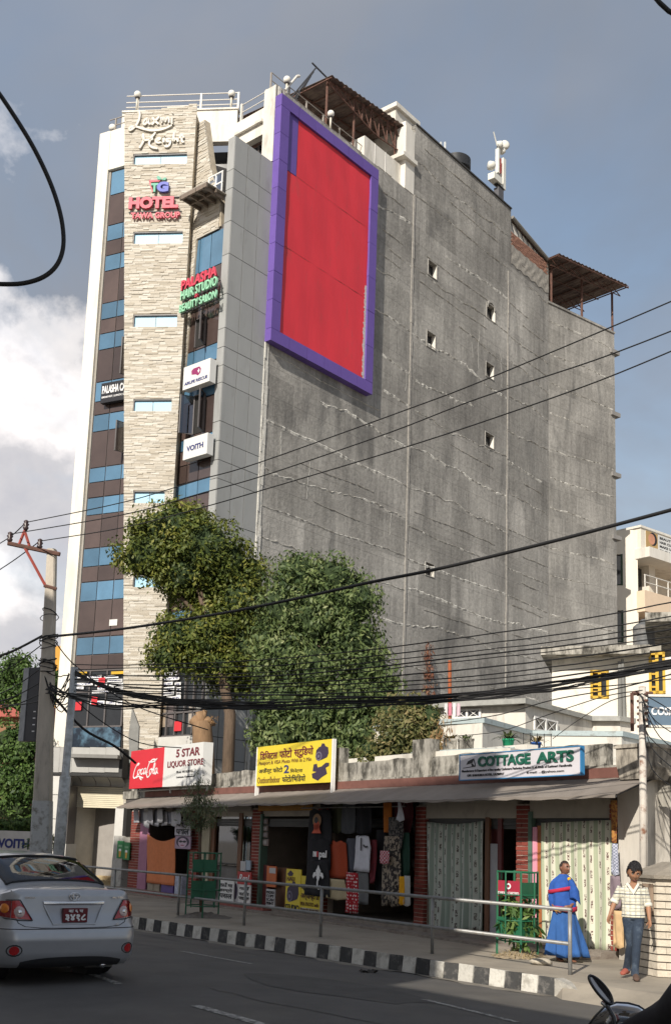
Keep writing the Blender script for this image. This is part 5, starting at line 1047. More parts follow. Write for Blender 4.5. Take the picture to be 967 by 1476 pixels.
# right end: gold and blue hangings
garment('drape', 'gold and rust coloured garlands hanging by the white end pillar', (880, 1154, 1215, 890), .25, pattern_mat('gold', (.42, .20, .05), (.22, .07, .03), 26, 'camo')); garment('drape', 'pale blue striped scarves below the golden garlands', (882, 1216, 1262, 891), .28, pattern_mat('blue_stripe', (.48, .50, .60), (.20, .22, .30), 40, 'check')); garment('drape', 'grey violet shawl bundle behind the walking man', (880, 1262, 1310, 894), .25, fabric('violet_grey', (.22, .17, .20))); garment('drape', 'peach and yellow fringed cloth hanging low behind the walking man', (884, 1312, 1366, 899), .25, fabric('peach_yellow', (.58, .40, .22)))
# ---------------------------------------------------------------- white end pillar, gate pier
EP = thing('end_pillar', 'white plastered pillar with a mossy capital at the right end of the shops', 'pillar', AP.w(tR+.2, .2, .2))
q = AP.rect(889, 1125, 1385, 929, .1); obj('shaft', MB().box(q[0], q[1], -.5, .1, .2, q[3]), M('plaster_shaft', (.60, .56, .50), .85, .1, 2., .2, 20, col2=(.22, .20, .17), c2=.64, sc2=1.6, streak=5), EP, AP)
q2 = AP.rect(887, 1074, 1124, 934, .3); mb = MB(); mb.prism([(q2[0], q2[2]+.25), (q2[0]+.08, q2[2]), (q2[1]-.1, q2[2]), (q2[1], q2[2]+.2), (q2[1], q2[3]), (q2[0], q2[3])], -.6, .3); mb.box(q2[0]-.03, q2[1]+.03, -.63, .33, q2[3]-.06, q2[3]); obj('capital', mb, M('mossy_pale', (.42, .38, .32), .9, .25, 5., .4, 30, col2=(.08, .07, .06), c2=.53, sc2=3.5, streak=3), EP, AP)
NS = thing('neighbour_wall', 'mossy sagging concrete canopy and wall right of the white pillar', 'wall', AP.w(tR+2, .2, -1))
mb = MB(); a = AP.at(934, 1100, -.2)[0]
mb.grid(lambda u, v: (a+u*3.2, -.2-.5*u, AP.at(934, 1100, -.2)[1]-.75*u-.1*math.sin(u*9)*.3-v*(.55+.12*math.sin(u*14)+.05*math.sin(u*47))), 30, 4); obj('canopy_edge', mb, MOSS, NS, AP)
wall_m = MB(); wq = AP.rect(944, 1202, 1238, 975, -1.5); wall_holes(wall_m, a-.1, a+5, .2, 2.9, [wq], -1.5, .2); obj('wall', wall_m, OFFW, NS, AP); obj('window', MB().box(wq[0], wq[1], -1.7, -1.66, wq[2], wq[3]), DGLASS, NS, AP)
mb = MB(); 
for k in range(12): mb.quad([(a+k*.35, -.9, 2.95), (a+k*.35+.33, -.9, 2.95), (a+k*.35+.33, -1.45, 2.35), (a+k*.35, -1.45, 2.35)])
obj('slat', mb, M('grey_awning', (.34, .32, .29), .8), NS, AP)
# polygonal gate pier of painted bricks
c = gnd(947, 1409, .2); GL = Pl(c[:2], -18.5); GR = Pl(c[:2], -78)
GT = thing('gate_pier', 'cream painted brick gate pier with dark joints and a stone cap', 'wall', c)
zt = .2+1.36; PB = M('cream_brick', (.56, .50, .41), .8, .12, 12., .3, 50, rnd=.07, col2=(.40, .34, .27), c2=.62, sc2=8); JT = M('dark_joint', (.10, .085, .07), .9)
tl_ = GL.at(912, 1390)[0]; rows_ = 13; hh = 1.36/rows_
for P_, (a, b) in ((GL, (tl_, 0)), (GR, (0, 2.4))):
    obj('joint', MB().box(a+.012*(P_ is GL), b-.014, -.2, -.014, .2, zt), JT, GT, P_)
    for j in range(rows_):
        t_ = a if j % 2 == 0 else a-.12
        while t_ < b:
            x0, x1 = max(a, t_), min(b, t_+.245); t_ += .245
            if x1-x0 > .03: obj('brick', MB().box(x0+.002, x1-.002, -.08, random.uniform(-.002, .005), .2+j*hh+.010, .2+(j+1)*hh-.008), PB, GT, P_)
mb = MB(False); base = [GL.w(tl_-.05, 0, -1.2)[:2], GL.w(tl_-.04, 0, .06)[:2], GL.w(.05, 0, .07)[:2], GR.w(2.4, 0, .06)[:2], GR.w(2.4, 0, -1.2)[:2]]; cx = sum(p[0] for p in base)/5; cy = sum(p[1] for p in base)/5
lo = mb.vs([(x, y, zt) for x, y in base]); m1 = mb.vs([(x, y, zt+.05) for x, y in base]); top = mb.vs([(cx-.2+(x-cx)*.5, cy+(y-cy)*.5, zt+.24) for x, y in base])
for i in range(5): j = (i+1) % 5; mb.face((lo+i, lo+j, m1+j, m1+i)); mb.face((m1+i, m1+j, top+j, top+i))
mb.face(range(top, top+5)); mb.box(cx-.62, cx-.48, cy-.1, cy+.1, zt+.2, zt+.30); obj('cap', mb, M('grey_stone_cap', (.26, .23, .19), .9, .2, 8., .5, 40), GT)
fr = GL.rect(936, 1275, 1318, 943, .03) if False else None
t0 = GR.at(938, 1290)[0]; z1, z0 = GL.at(938, 1274)[1], GL.at(938, 1318)[1]; a, b = GL.at(931, 1290)[0], GL.at(943, 1300)[0]
mb = MB(); mb.box(a, b, .02, .07, z1-.05, z1); mb.box(a, b, .02, .07, z0, z0+.05); mb.box(b-.045, b, .02, .07, z0, z1); mb.box(a, a+.03, .02, .07, z0, z1); obj('metal_frame', mb, M('tan_metal', (.30, .22, .16), .6), GT, GL)
# ---------------------------------------------------------------- white villa behind the shops
VI = thing('villa', 'white flat roofed villa with stepped terraces behind the shop row', 'building', dep(760, 1053, 29))
def band(nm, pts, zt_, zb_, mat, th_=.3, back=0., par=VI, grow=0.):
    P = [Vector(gnd(x, y, zt_)[:2]) for x, y in pts]; P = [p*(1+back/p.length) for p in P]; mb = MB(False)
    out_ = []; 
    for i, p in enumerate(P):
        d = (P[min(i+1, len(P)-1)]-P[max(i-1, 0)]).normalized(); nn = Vector((d.y, -d.x)); nn = nn if nn.dot(-p) > 0 else -nn; out_.append((p+nn*grow, p-nn*th_))
    for (a, b), (c_, d_) in zip(out_, out_[1:]):
        mb.vprism([a[:], c_[:], d_[:], b[:]], zb_, zt_)
    return obj(nm, mb, mat, par), P
VZ = 5.0; cp = [(540, 1046), (640, 1037), (695, 1034), (765, 1053), (895, 1054), (975, 1072), (1080, 1100)]
band('terrace_wall', cp, VZ, 3.3, OFFW); band('coping', cp, VZ+.001, VZ-.13, COPE, .34, 0, VI, .06)
cp2 = [(540, 1093), (640, 1085), (735, 1081), (838, 1097), (888, 1095), (975, 1112), (1080, 1135)]
band('coping', cp2, 4.02, 3.86, COPE, .8, -.6, VI, .15); band('base_wall', cp2, 3.86, 2.6, OFFW, .4, -.5)
sp_ = [(520, 1021), (640, 1012), (757, 1006), (853, 1032), (893, 1032), (980, 1045)]
band('roof_slab', sp_, 6.15, 6.0, M('slab_grey', (.33, .33, .31), .9, .2, 4.), 3.5, 0, VI, .0)
_, PW = band('upper_wall', sp_, 6.0, 4.6, OFFW, .25, 1.5)
P_ = Pl((PW[2].x, PW[2].y), math.degrees(math.atan2((PW[3]-PW[2]).x, (PW[3]-PW[2]).y)))
def vwin(pl, q, nx=2):
    a, b, c_, d_ = q; wo = obj('window', MB().box(a, b, .01, .03, c_, d_), DGLASS, VI, pl); mb = MB()
    for k in range(nx+1): t_ = a+(b-a)*k/nx; mb.box(t_-.035, t_+.035, .02, .07, c_, d_)
    mb.box(a, b, .02, .065, d_-.05, d_); mb.box(a, b, .02, .065, c_, c_+.05)
    for k in range(nx): x0, x1 = a+(b-a)*k/nx, a+(b-a)*(k+1)/nx; mb.tube([(x0, .05, c_), (x1, .05, d_)], .012, 4); mb.tube([(x1, .05, c_), (x0, .05, d_)], .012, 4)
    obj('frame', mb, M('white_metal', (.7, .7, .68)), wo, pl)
q = P_.rect(769, 1032, 1052, 801, .02); vwin(P_, q)
PA = Pl((PW[1].x, PW[1].y), math.degrees(math.atan2((PW[2]-PW[1]).x, (PW[2]-PW[1]).y))); vwin(PA, PA.rect(655, 1023, 1036, 692, .02))
mb = MB(False); mb.vprism([tuple(p) for p in [PW[0], PW[1], PW[2], PW[3], PW[4], PW[5]]]+[(PW[5].x+2, PW[5].y+5), (PW[0].x, PW[0].y+8)], 2.0, 4.55); obj('terrace_floor', mb, M('slab_grey', (.33, .33, .31)), VI)
# low wall with openings painted dark between mossy parapet posts
q = AP.rect(523, 1092, 1116, 600, -1.6); obj('low_wall', MB().box(q[0]-3, q[1]+3.8, -1.9, -1.6, 3.2, q[3]), OFFW, VI, AP)
for xa, xb in ((574, 598), (633, 655)): a, b = AP.at(xa, 1105, -1.58)[0], AP.at(xb, 1105, -1.58)[0]; obj('painted_opening', MB().box(a, b, -1.62, -1.58, AP.at(xa, 1117, -1.58)[1], AP.at(xa, 1104, -1.58)[1]), DARK, VI, AP)  # dark slabs on the wall face, painted as the shade of openings
# planters and pots
def leafclump(parent, c_, r_, h_, n_, mat, name='leaves', L=.3, droop=.5, w=.02, up=1.):
    mb = MB(False)
    for k in range(n_):
        a = random.uniform(0, 6.28); ln = L*random.uniform(.6, 1.2); e = random.uniform(.3, 1.35); P = []; d0 = random.uniform(0, r_)
        bx_, by_ = c_[0]+d0*math.cos(a), c_[1]+d0*math.sin(a); bz = c_[2]+random.uniform(0, h_)
        for s in range(4): u = s/3; P.append(Vector((bx_+math.cos(a)*ln*u*math.cos(e), by_+math.sin(a)*ln*u*math.cos(e), bz+ln*u*math.sin(e)*up-droop*ln*u*u)))
        sd = Vector((-math.sin(a), math.cos(a), 0)); b = mb.vs([tuple(p+sd*w*f) for p, f in zip(P, (.6, 1, .8, .05))]+[tuple(p-sd*w*f) for p, f in zip(P, (.6, 1, .8, .05))])
        for s in range(3): mb.face((b+s, b+s+1, b+5+s, b+4+s))
    return obj(name, mb, mat, parent, fix=False)
ALOE = M('aloe_green', (.10, .13, .05), .6, .3, 9.); DRYG = M('dry_plant', (.22, .17, .07), .8, .3, 9.); LEAFG = M('leaf_green', (.05, .11, .025), .5, .35, 6.)
def pot(label, px, py_b, py_t, wpx, z, mat, leafm, n_=50, L=.3):
    b = Vector(gnd(px, py_b, z)); s_ = b.y/FL; h = (py_b-py_t)*s_; r_ = wpx/2*s_; T_ = thing('potted_plant', label, 'plant', b)
    mb = MB(False); mb.lathe([(r_*.75, 0), (r_*.98, h*.85), (r_*1.08, h*.86), (r_*1.08, h), (r_*.9, h), (r_*.85, h*.85)], 18); obj('pot', mb, mat, T_, mw=Matrix.Translation(b), smooth=True); leafclump(T_, (b.x, b.y, b.z+h*.9), r_*.6, .05, n_, leafm, L=L); return T_
pot('bright green pot with a spiky aloe on the villa ledge', 732, 1083, 1065, 17, 4.03, M('green_pot', (.03, .42, .20), .4), ALOE, 80, .36); pot('blue pot with a thorny plant on the ledge left of the sign end', 772, 1083, 1070, 15, 4.03, M('blue_pot', (.04, .12, .40), .5), DRYG, 60, .3)
b = Vector(gnd(772, 1083, 4.03)); T_ = thing('pot_rack', 'small dark wire rack around the blue pot', 'rack', b); mb = MB(False)
for k in range(5): x = b.x-.3+k*.15; mb.tube([(x, b.y-.15, b.z), (x, b.y-.15, b.z+.38)], .01, 4)
for z_ in (.05, .36): mb.tube([(b.x-.32, b.y-.15, b.z+z_), (b.x+.32, b.y-.15, b.z+z_)], .01, 4)
obj('wire', mb, BLACK, T_)
for k, (xa, xb) in enumerate(((640, 660), (662, 685))):
    a, c_ = gnd(xa, 1079, 4.1), gnd(xb, 1078, 4.1); T_ = thing('planter', ('left', 'right')[k]+' grey concrete planter box with dry plants on the villa ledge', 'planter', a); mb = MB(False); mb.box(a[0], c_[0], a[1], a[1]+.3, 4.05, 4.33); mb.box(a[0]-.01, c_[0]+.01, a[1]-.012, a[1]+.31, 4.28, 4.335); obj('box', mb, MOSS, T_); leafclump(T_, ((a[0]+c_[0])/2, a[1]+.15, 4.3), .12, .05, 50, DRYG if k == 0 else ALOE, L=.25)
# laundry on the terrace
for k, (x, c_) in enumerate(((642, (.62, .60, .60)), (648, (.55, .20, .26)), (654, (.66, .64, .64)), (660, (.60, .45, .50)))):
    p = dep(x, 1030, 27.5); mb = MB(False); mb.grid(lambda u, v: (p[0]+u*.09-.04, p[1]+.02*math.sin(u*6), p[2]-.02+.3*(1-v)+.01*math.sin(v*9+k)), 4, 5); obj('laundry', mb, fabric('laundry%d' % k, c_), label='%s piece of laundry on the terrace line, %s from the left' % (('white', 'pink', 'white', 'rosy')[k], ('first', 'second', 'third', 'fourth')[k]), cat='laundry')
T_ = thing('laundry_line', 'rusty upright pole with a thin line on the villa terrace', 'pole', dep(648, 1035, 27.6)); a, b = Vector(dep(648, 1045, 27.6)), Vector(dep(648, 952, 27.6)); obj('pole', MB(False).tube([a, b], .045, 8), M('rust_orange', (.34, .10, .04), .8), T_)
# ---- house with yellow shutters
RH = thing('house', 'white stained house with yellow shuttered windows left of the slate blue sign', 'building', dep(860, 1000, 36)); RP_ = Pl(dep(860, 1000, 35.5), -74)
YEL = M('yellow_paint', (.58, .36, .03), .6, .08)
hq = [RP_.rect(850, 966, 1007, 877), RP_.rect(934, 940, 1000, 958)]
mb = MB(); t0, t1 = RP_.at(795, 990)[0], RP_.at(1010, 990)[0]; zt_, zb_ = RP_.at(860, 948)[1], 2.; wall_holes(mb, t0, t1, zb_, zt_, hq, 0, .25); mb.box(t0, t0+.2, -6, -.01, zb_, zt_)
obj('wall', mb, M('peeling_white', (.72, .68, .60), .85, .05, 2., .2, 15, col2=(.38, .35, .30), c2=.62, sc2=.9), RH, RP_)
for a, b, c_, d_ in hq:
    wo = obj('window', MB().box(a, b, -.24, -.2, c_, d_), DGLASS, RH, RP_); mb = MB(); m_ = (a+b)/2
    for x0, x1, z0_, z1_ in ((a, a+.08, c_, d_), (b-.08, b, c_, d_), (a, b, c_, c_+.09), (a, b, d_-.09, d_), (m_-.05, m_+.05, c_, d_)): mb.box(x0, x1, -.2, .03, z0_, z1_)
    obj('shutter_frame', mb, YEL, wo, RP_); mb = MB()
    for k in range(5): mb.box(a+.08, m_-.05, -.1, -.06, c_+.2+k*(d_-c_-.3)/5, c_+.26+k*(d_-c_-.3)/5)
    obj('shutter_slat', mb, YEL, wo, RP_)
mb = MB(); ez = RP_.at(860, 948)[1]; mb.box(t0-.3, RP_.at(936, 950)[0], -7, .7, ez, ez+.28); obj('roof_slab', mb, MOSS, RH, RP_); mb = MB(); mb.box(RP_.at(930, 950)[0], t1, -7, .3, ez+1.1, ez+1.4); obj('roof_slab', mb, MOSS, RH, RP_)
mb = MB(); mb.tube([(RP_.at(893, 1000)[0], .2, RP_.at(893, 1040)[1]), (RP_.at(893, 960)[0], .2, RP_.at(893, 955)[1])], .07, 8); mb.tube([(RP_.at(899, 1000)[0], .25, RP_.at(903, 1040)[1]), (RP_.at(897, 960)[0], .25, RP_.at(897, 952)[1])], .05, 8); obj('drain_pipe', mb, M('grey_pipe', (.20, .20, .19), .6), RH, RP_)
tank(RP_, 911, 943, 897, 940, -1.3, 'large weathered grey water tank on the roof of the yellow shuttered house', M('grey_tank', (.11, .115, .12), .6, .2, 3., col2=(.20, .19, .18), c2=.58))
t0_, z1_ = RP_.at(903, 938, -1.3); obj('tank_stand', MB().box(t0_, RP_.at(952, 940, -1.3)[0], -2.3, -.4, ez+.28, RP_.at(925, 937, -1.3)[1]), M('old_concrete', (.36, .34, .29), .9, .2, 4.), RH, RP_)
# ---- cream apartment block
CBD = thing('apartment_block', 'cream apartment block with curved balconies and a poster band on the roof edge', 'building', dep(905, 850, 58)); CP = Pl(dep(919, 850, 64.5), -76); CR = Pl(dep(919, 850, 64.5), 50)
PCH = M('peach_paint', (.74, .58, .43), .75, .05)
h1 = [CP.rect(886, 799, 844, 897), CP.rect(886, 880, 926, 898)]; tx = CP.at(860, 850)[0]; ztp = CP.at(905, 764)[1]
mb = MB(); wall_holes(mb, tx, 0, 0, ztp, h1, 0, .25); obj('wall', mb, CREAM, CBD, CP)
for a, b, c_, d_ in h1: wo = obj('window', MB().box(a, b, -.25, -.2, c_, d_), DGLASS, CBD, CP); mb = MB(); mb.box(b-.12, b, -.2, .02, c_, d_); mb.box(a, b, -.2, -.1, c_, c_+.1); obj('frame', mb, M('dark_green', (.02, .05, .03), .6), wo, CP)
lv = [CR.at(925, y)[1] for y in (764, 794, 808, 854, 884)]
mb = MB(); mb.box(0, 9, -.25, .0, lv[2], lv[2]+.01); 
obj('wall', MB().box(1.6, 11, -5, -1.6, 0, lv[2]), CREAM, CBD, CR)
def cb(nm, a, b, o0, o1, z0, z1, m): return obj(nm, MB().box(a, b, o0, o1, z0, z1), m, CBD, CR)
cb('roof_parapet', .0, 9.5, -3, .25, lv[1], lv[0], CREAM); cb('fascia', -.1, 9.6, -3, .9, lv[2], lv[1], WHITE); cb('balcony', -.05, 9.5, -3, .5, lv[4], lv[3], PCH); cb('balcony', -.05, 9.5, -3, .5, lv[4]-4.2, lv[4]-2.8, PCH); cb('roof_coping', -.1, 9.6, -3.1, .32, lv[0], lv[0]+.14, WHITE)
cb('window', .0, 1.4, -1.62, -1.55, lv[3], lv[2]-.3, DGLASS); cb('window', .0, 1.4, -1.62, -1.55, lv[4]-2.8, lv[4]-.4, DGLASS)
Cw = CP; q = CR.rect(920, 810, 853, 938, -.05); obj('window', MB().box(.02, 1.55, -.9, -.8, lv[3], lv[2]-.2), DGLASS, CBD, CR); obj('window', MB().box(.02, 1.55, -.9, -.8, lv[4]-2.8, lv[4]-.3), DGLASS, CBD, CR)
obj('column', MB().box(1.75, 2.4, -1.0, -.4, 0, lv[2]), CREAM, CBD, CR)
mb = MB()
for z_ in (.5, .95): mb.tube([(0, .45, lv[3]+z_), (9, .45, lv[3]+z_)], .04, 6)
for k in range(8): mb.tube([(.05+k*1.2, .45, lv[3]), (.05+k*1.2, .45, lv[3]+.95)], .04, 6)
obj('balcony_rail', mb, RW, CBD, CR)
PO = thing('poster_band', 'printed poster band with a portrait and text along the roof edge of the cream block', 'poster', CR.w(2, lv[1], .3)); hz = lv[0]-lv[1]
obj('sheet', MB().box(.45, 6.5, .26, .28, lv[1]+.05, lv[0]-.08), SW, PO, CR); obj('portrait_ground', MB().box(.45, 1.7, .28, .286, lv[1]+.05, lv[0]-.08), M('ochre_print', (.42, .28, .12), .6), PO, CR); obj('face_print', MB().prism([(1.05+.35*math.cos(k*.45), lv[1]+hz*.6+hz*.26*math.sin(k*.45)) for k in range(14)], .286, .292), M('skin_print', (.55, .27, .17), .6), PO, CR); obj('hair_print', MB().prism([(1.2+.42*math.cos(k*.45), lv[1]+hz*.62+hz*.32*math.sin(k*.45)) for k in range(14)], .2862, .289), TK, PO, CR)
for k in range(4): text('lettering', ('BEAUTY', 'HAIR CUT', 'MAKE UP', 'FACIAL')[k], CR, 1.9, 3.3, lv[1]+hz*(.74-.2*k), lv[1]+hz*(.86-.2*k), .283, TK, PO, bold=.03)
for k, c_ in enumerate(((.1, .3, .5), (.4, .1, .2), (.55, .2, .15), (.1, .35, .25))): obj('figure_print', MB().prism([(3.6+k*.7+.22*math.cos(j), lv[1]+hz*.5+hz*.35*math.sin(j)) for j in range(6)], .281, .285), M('figure_%d' % k, c_, .6, .4, 6.), PO, CR)
# ---- slate blue sign on its post
CS = thing('roadside_sign', 'slate blue sign with white capitals on a rusty white post', 'sign', dep(925, 1200, 17.2)); CPl = Pl(dep(930, 1025, 17.2), -84); q = CPl.rect(932, 1004, 1045, 1040)
obj('panel', MB().box(q[0], q[1], -.08, 0, q[2], q[3]), M('slate_blue', (.10, .155, .22), .5, .08), CS, CPl); mb = MB(); f = .035
for x0, x1, z0_, z1_ in ((q[0]-f, q[0], q[2]-f, q[3]+f), (q[0], q[1], q[3], q[3]+f), (q[0], q[1], q[2]-f, q[2])): mb.box(x0, x1, -.1, .02, z0_, z1_)
obj('frame', mb, WHITE, CS, CPl); w_ = q[1]-q[0]; text('lettering', 'COSMO', CPl, CPl.at(938, 1025)[0], CPl.at(983, 1025)[0], CPl.at(950, 1031)[1], CPl.at(950, 1019)[1], .003, TW, CS, bold=.03, shear=.15)
a = CPl.at(925, 1210); b = CPl.at(925, 990); obj('post', MB().tube([(a[0], 0, .2), (b[0]+.0, 0, b[1])], .055, 10), M('rusty_white_post', (.52, .48, .43), .7, .15, 6., col2=(.20, .09, .05), c2=.60, sc2=7), CS, CPl, smooth=True)
mb = MB()
for k in range(6): z_ = b[1]-.12-k*.1; mb.tube([(b[0]-.07, -.05, z_), (b[0]+.07, .07, z_)], .022, 5)
mb.tube([(b[0]-.16, 0, b[1]-.1), (b[0]-.16, 0, b[1]-.7)], .03, 6); mb.tube([(b[0]-.16, 0, b[1]-.1), (b[0]+.16, 0, b[1]-.1)], .03, 6); obj('insulator_rack', mb, RUST, CS, CPl)
# ---------------------------------------------------------------- street level of the hotel
PD = Pl(dep(130, 1130, 38.9), -84.3)
EN = thing('entrance_porch', 'grey panelled entrance porch of the hotel with a half raised cream shutter', 'entrance', PD.w(0, .2))
def pd(q, o0, o1, mat, nm, par=EN, pl=PD):
    t0, z1 = pl.at(q[0], q[1]); _, z0 = pl.at(q[0], q[2]); t1, _ = pl.at(q[3], (q[1]+q[2])/2); return obj(nm, MB().box(t0, t1, o0, o1, z0, z1), mat, par, pl)
PGR = M('porch_grey', (.36, .355, .34), .5, .1, 2., rnd=.06)
for xa, xb in ((72, 87), (87, 105), (105, 130), (130, 153), (153, 173)):
    q = PD.rect(xa, 1077, 1113, xb); obj('cladding_panel', MB().prism([(q[0]+.01-(.18 if xa == 72 else 0), q[2]), (q[1]-.01, q[2]), (q[1]-.01, q[3]), (q[0]+.01, q[3])], -.4, .02), PGR, EN, PD)
pd((66, 1076, 1117, 177), -1.4, -.02, PBACK, 'porch_core'); pd((107, 1088, 1093, 176), 0, .5, M('ledge_grey', (.20, .195, .185), .6), 'ledge')
zt_ = PD.at(120, 1117)[1]; zb_ = PD.at(120, 1131)[1]
tL_, tR_ = PD.at(64, 1125)[0], PD.at(171, 1125)[0]; n5 = 5
for i in range(n5):
    a, b = tL_+(tR_-tL_)*i/n5, tL_+(tR_-tL_)*(i+1)/n5; mb = MB(); mb.grid(lambda u, v: (a+.012+u*(b-a-.024), -.9*math.sin(v*math.pi/2), zt_-(zt_-zb_)*(1-math.cos(v*math.pi/2))), 2, 8); obj('soffit_panel', mb, PGR, EN, PD, smooth=True)
ns = 11; t0, t1 = PD.at(94, 1150)[0], PD.at(172, 1150)[0]; zs1, zs0 = PD.at(120, 1132)[1], PD.at(120, 1163)[1]; SHC = M('cream_shutter', (.66, .60, .45), .6, .08)
for k in range(ns): z0 = zs0+(zs1-zs0)*k/ns; mb = MB(); mb.prism([(t0, z0+.01), (t1, z0+.01), (t1, z0+(zs1-zs0)/ns), (t0, z0+(zs1-zs0)/ns)], -1.02, -.93); obj('shutter_slat', mb, SHC, EN, PD)
zg = .2
def pw(xa, xb, y0, y1, o0, o1, mat, nm): return pd((xa, y0, y1, xb), o0, o1, mat, nm)
WPN = M('white_panel', (.55, .54, .51), .5, .08, rnd=.04)
for y0, y1 in ((1117, 1145), (1145, 1180), (1180, 1215), (1215, 1268)): pw(67, 93, y0+.4, y1-.4, -1.2, -.06, WPN, 'column_panel')
q = PD.rect(166, 1163, 1262, 180); obj('column_panel', MB().box(q[0], q[1], -1.1, -.1, .2, q[3]), WPN, EN, PD)
pd((94, 1132, 1268, 95.5), -1., -.1, ALU, 'shutter_guide')
zz1 = PD.at(120, 1131)[1]
bi = MB(); bi.box(t0-.1, t1+.1, -6.2, -6.0, .2, zz1); bi.box(t1-.02, t1+.1, -6, -1.1, .2, zz1); bi.box(t0-.2, t1+.2, -6, -.95, zz1, zz1+.15); obj('lobby_wall', bi, M('lobby_wall', (.34, .29, .24), .8), EN, PD)
li = MB(); li.quad([(t0, -1.1, .2), (t0+1.1, -3.2, .2), (t0+1.1, -3.2, zz1), (t0, -1.1, zz1)]); li.box(t0+1.1, t0+1.15, -6, -3.2, .2, zz1); obj('lobby_wall', li, M('lobby_sunlit', (.58, .54, .46), .7), EN, PD)  # paler copy of the lobby wall, its sunlight put into the colour
MRB = M('marble', (.46, .37, .22), .35, .3, 2.5, col2=(.26, .17, .08), c2=.52, sc2=1.8, w2=.06)
obj('marble_dado', MB().box(t0+1.0, t1, -4.6, -4.4, .2, 1.55), MRB, EN, PD); obj('handrail', MB().box(t0+1.0, t1, -4.4, -4.3, 1.56, 1.68), BLACK, EN, PD)
for k in range(8): obj('step', MB().box(t0+.5+k*.02 if k < 3 else t1-1.9+.16*(k-3), t1-.05, -1.4-k*.3-.32, -1.4-k*.3, .2, .2+(k+1)*.15), MRB, EN, PD)
# advertising posters on the low wall, left end wall of the shops
LW = thing('end_wall', 'stained white low wall with green posters between porch and shops', 'wall', AP.w(tL-.5, .2, .1)); q = AP.rect(160, 1163, 1281, 187, .12)
obj('wall', MB().box(q[0]+.3, tL+.02, -.3, .05, .2, AP.at(180, 1205)[1]), M('stained_white', (.42, .41, .38), .85, .15, 3., col2=(.17, .16, .15), c2=.58, sc2=3.), LW, AP); obj('upper_board', MB().box(AP.at(178, 1180)[0], tL+.05, -.3, .0, AP.at(180, 1205)[1], AP.at(180, 1158)[1]), DARK, LW, AP)
for k, xa in enumerate((170, 179)):
    T_, t0_, t1_, z0_, z1_ = board(('left', 'right')[k]+' green beer poster on the stained wall by the porch', (xa, 1212+k*2, 1237+k*2, xa+8), .07, M('poster_green', (.02, .20, .06), .6), 'poster', 'poster'); w_, h_ = t1_-t0_, z1_-z0_
    mb = MB(); mb.prism([(t0_+w_*a, z0_+h_*b) for a, b in ((.38, .08), (.62, .08), (.68, .42), (.32, .42))], .07, .073); obj('glass_print', mb, M('amber', (.65, .35, .05), .6), T_, AP); mb = MB(); mb.prism([(t0_+w_*a, z0_+h_*b) for a, b in ((.3, .42), (.7, .42), (.66, .55), (.34, .55))], .07, .074); obj('foam_print', mb, TW, T_, AP)
    obj('label_print', MB().box(t0_+w_*.2, t0_+w_*.8, .07, .072, z0_+h_*.66, z0_+h_*.78), M('pale_green_print', (.2, .4, .22), .6), T_, AP)
# first floor shop windows with lettering strips
FLR = thing('window_sign', 'shop windows covered with white strips of lettering left of the stone tower', 'sign', LP.w(-1.4, 5)); 
def strips(T_, pl, xl, xr, y0, y1, rows, o, seed, part_=1.):
    rr = random.Random(seed)
    for k in range(rows):
        ya = y0+(y1-y0)*k/rows; x = xl
        while x < xr-6:
            w = rr.uniform(14, 30); x2 = min(xr, x+w)
            if rr.random() < part_:
                q = pl.rect(x, ya, ya+(y1-y0)/rows*.72, x2-1, o); obj('strip', MB().box(q[0], q[1], o, o+.01, q[2], q[3]), TW, T_, pl)
                text('lettering', rr.choice(['SILVER', 'PASHMINA', 'HANDICRAFT', 'JEWELLERY', 'CARPETS', 'THANKA', 'SHAWLS', 'GIFTS']), pl, q[0]+.06, q[1]-.06, q[2]+(q[3]-q[2])*.25, q[3]-(q[3]-q[2])*.25, o+.0105, TB, T_, bold=.02, ext=.002)
            x = x2+rr.uniform(0, 3)
ql = LP.rect(103, 968, 1048, 180); 
obj('pane', MB().box(-2.36, -.06, -.05, -.01, ql[2], ql[3]), DGLASS, HB, LP); mb = MB()
for k in range(4): t_ = -2.36+k*.77; mb.box(t_-.03, t_+.03, -.03, .03, ql[2], ql[3])
for f in (0, .62, 1): z_ = ql[2]+(ql[3]-ql[2])*f; mb.box(-2.36, -.06, -.03, .035, z_-.03, z_+.03)
obj('window_frame', mb, ALU, HB, LP)
strips(FLR, LP, 106, 179, 974, 1001, 5, .05, 3, .8); strips(FLR, LP, 106, 178, 1003, 1018, 2, .05, 5, .45)
for q in ((143, 977, 990, 152), (133, 1004, 1016, 141), (108, 1012, 1024, 118)): r_ = LP.rect(*q, .05); obj('strip', MB().box(r_[0], r_[1], .062, .066, r_[2], r_[3]), TR, FLR, LP)
for q in ((106, 969, 972.5, 126), (161, 968, 972, 179)): r_ = LP.rect(*q, .05); obj('strip', MB().box(r_[0], r_[1], .05, .06, r_[2], r_[3]), YEL, FLR, LP)
BNM = M('smoke_banner', (.012, .02, .035), .5, .1, col2=(.16, .30, .42), c2=.60, sc2=1.1, w2=.14)
r_ = LP.rect(101, 1049, 1077, 181); obj('shop_banner', MB().box(-2.4, -.03, -.2, .03, r_[2], r_[3]), BNM, pl=LP, label='dark banner with blue smoke pattern under the lettered windows', cat='banner')
r_ = GP.rect(233, 963, 1062, 292, .1); FR = thing('window_sign', 'shop windows with white lettering strips right of the stone tower', 'sign', GP.w(-1, 5, .1))
obj('pane', MB().box(r_[0], r_[1], .04, .06, r_[2], r_[3]), DGLASS, HB, GP); mb = MB()
for k in range(6): t_ = r_[0]+(r_[1]-r_[0])*k/5; mb.box(t_-.03, t_+.03, 0.05, .13, r_[2], r_[3])
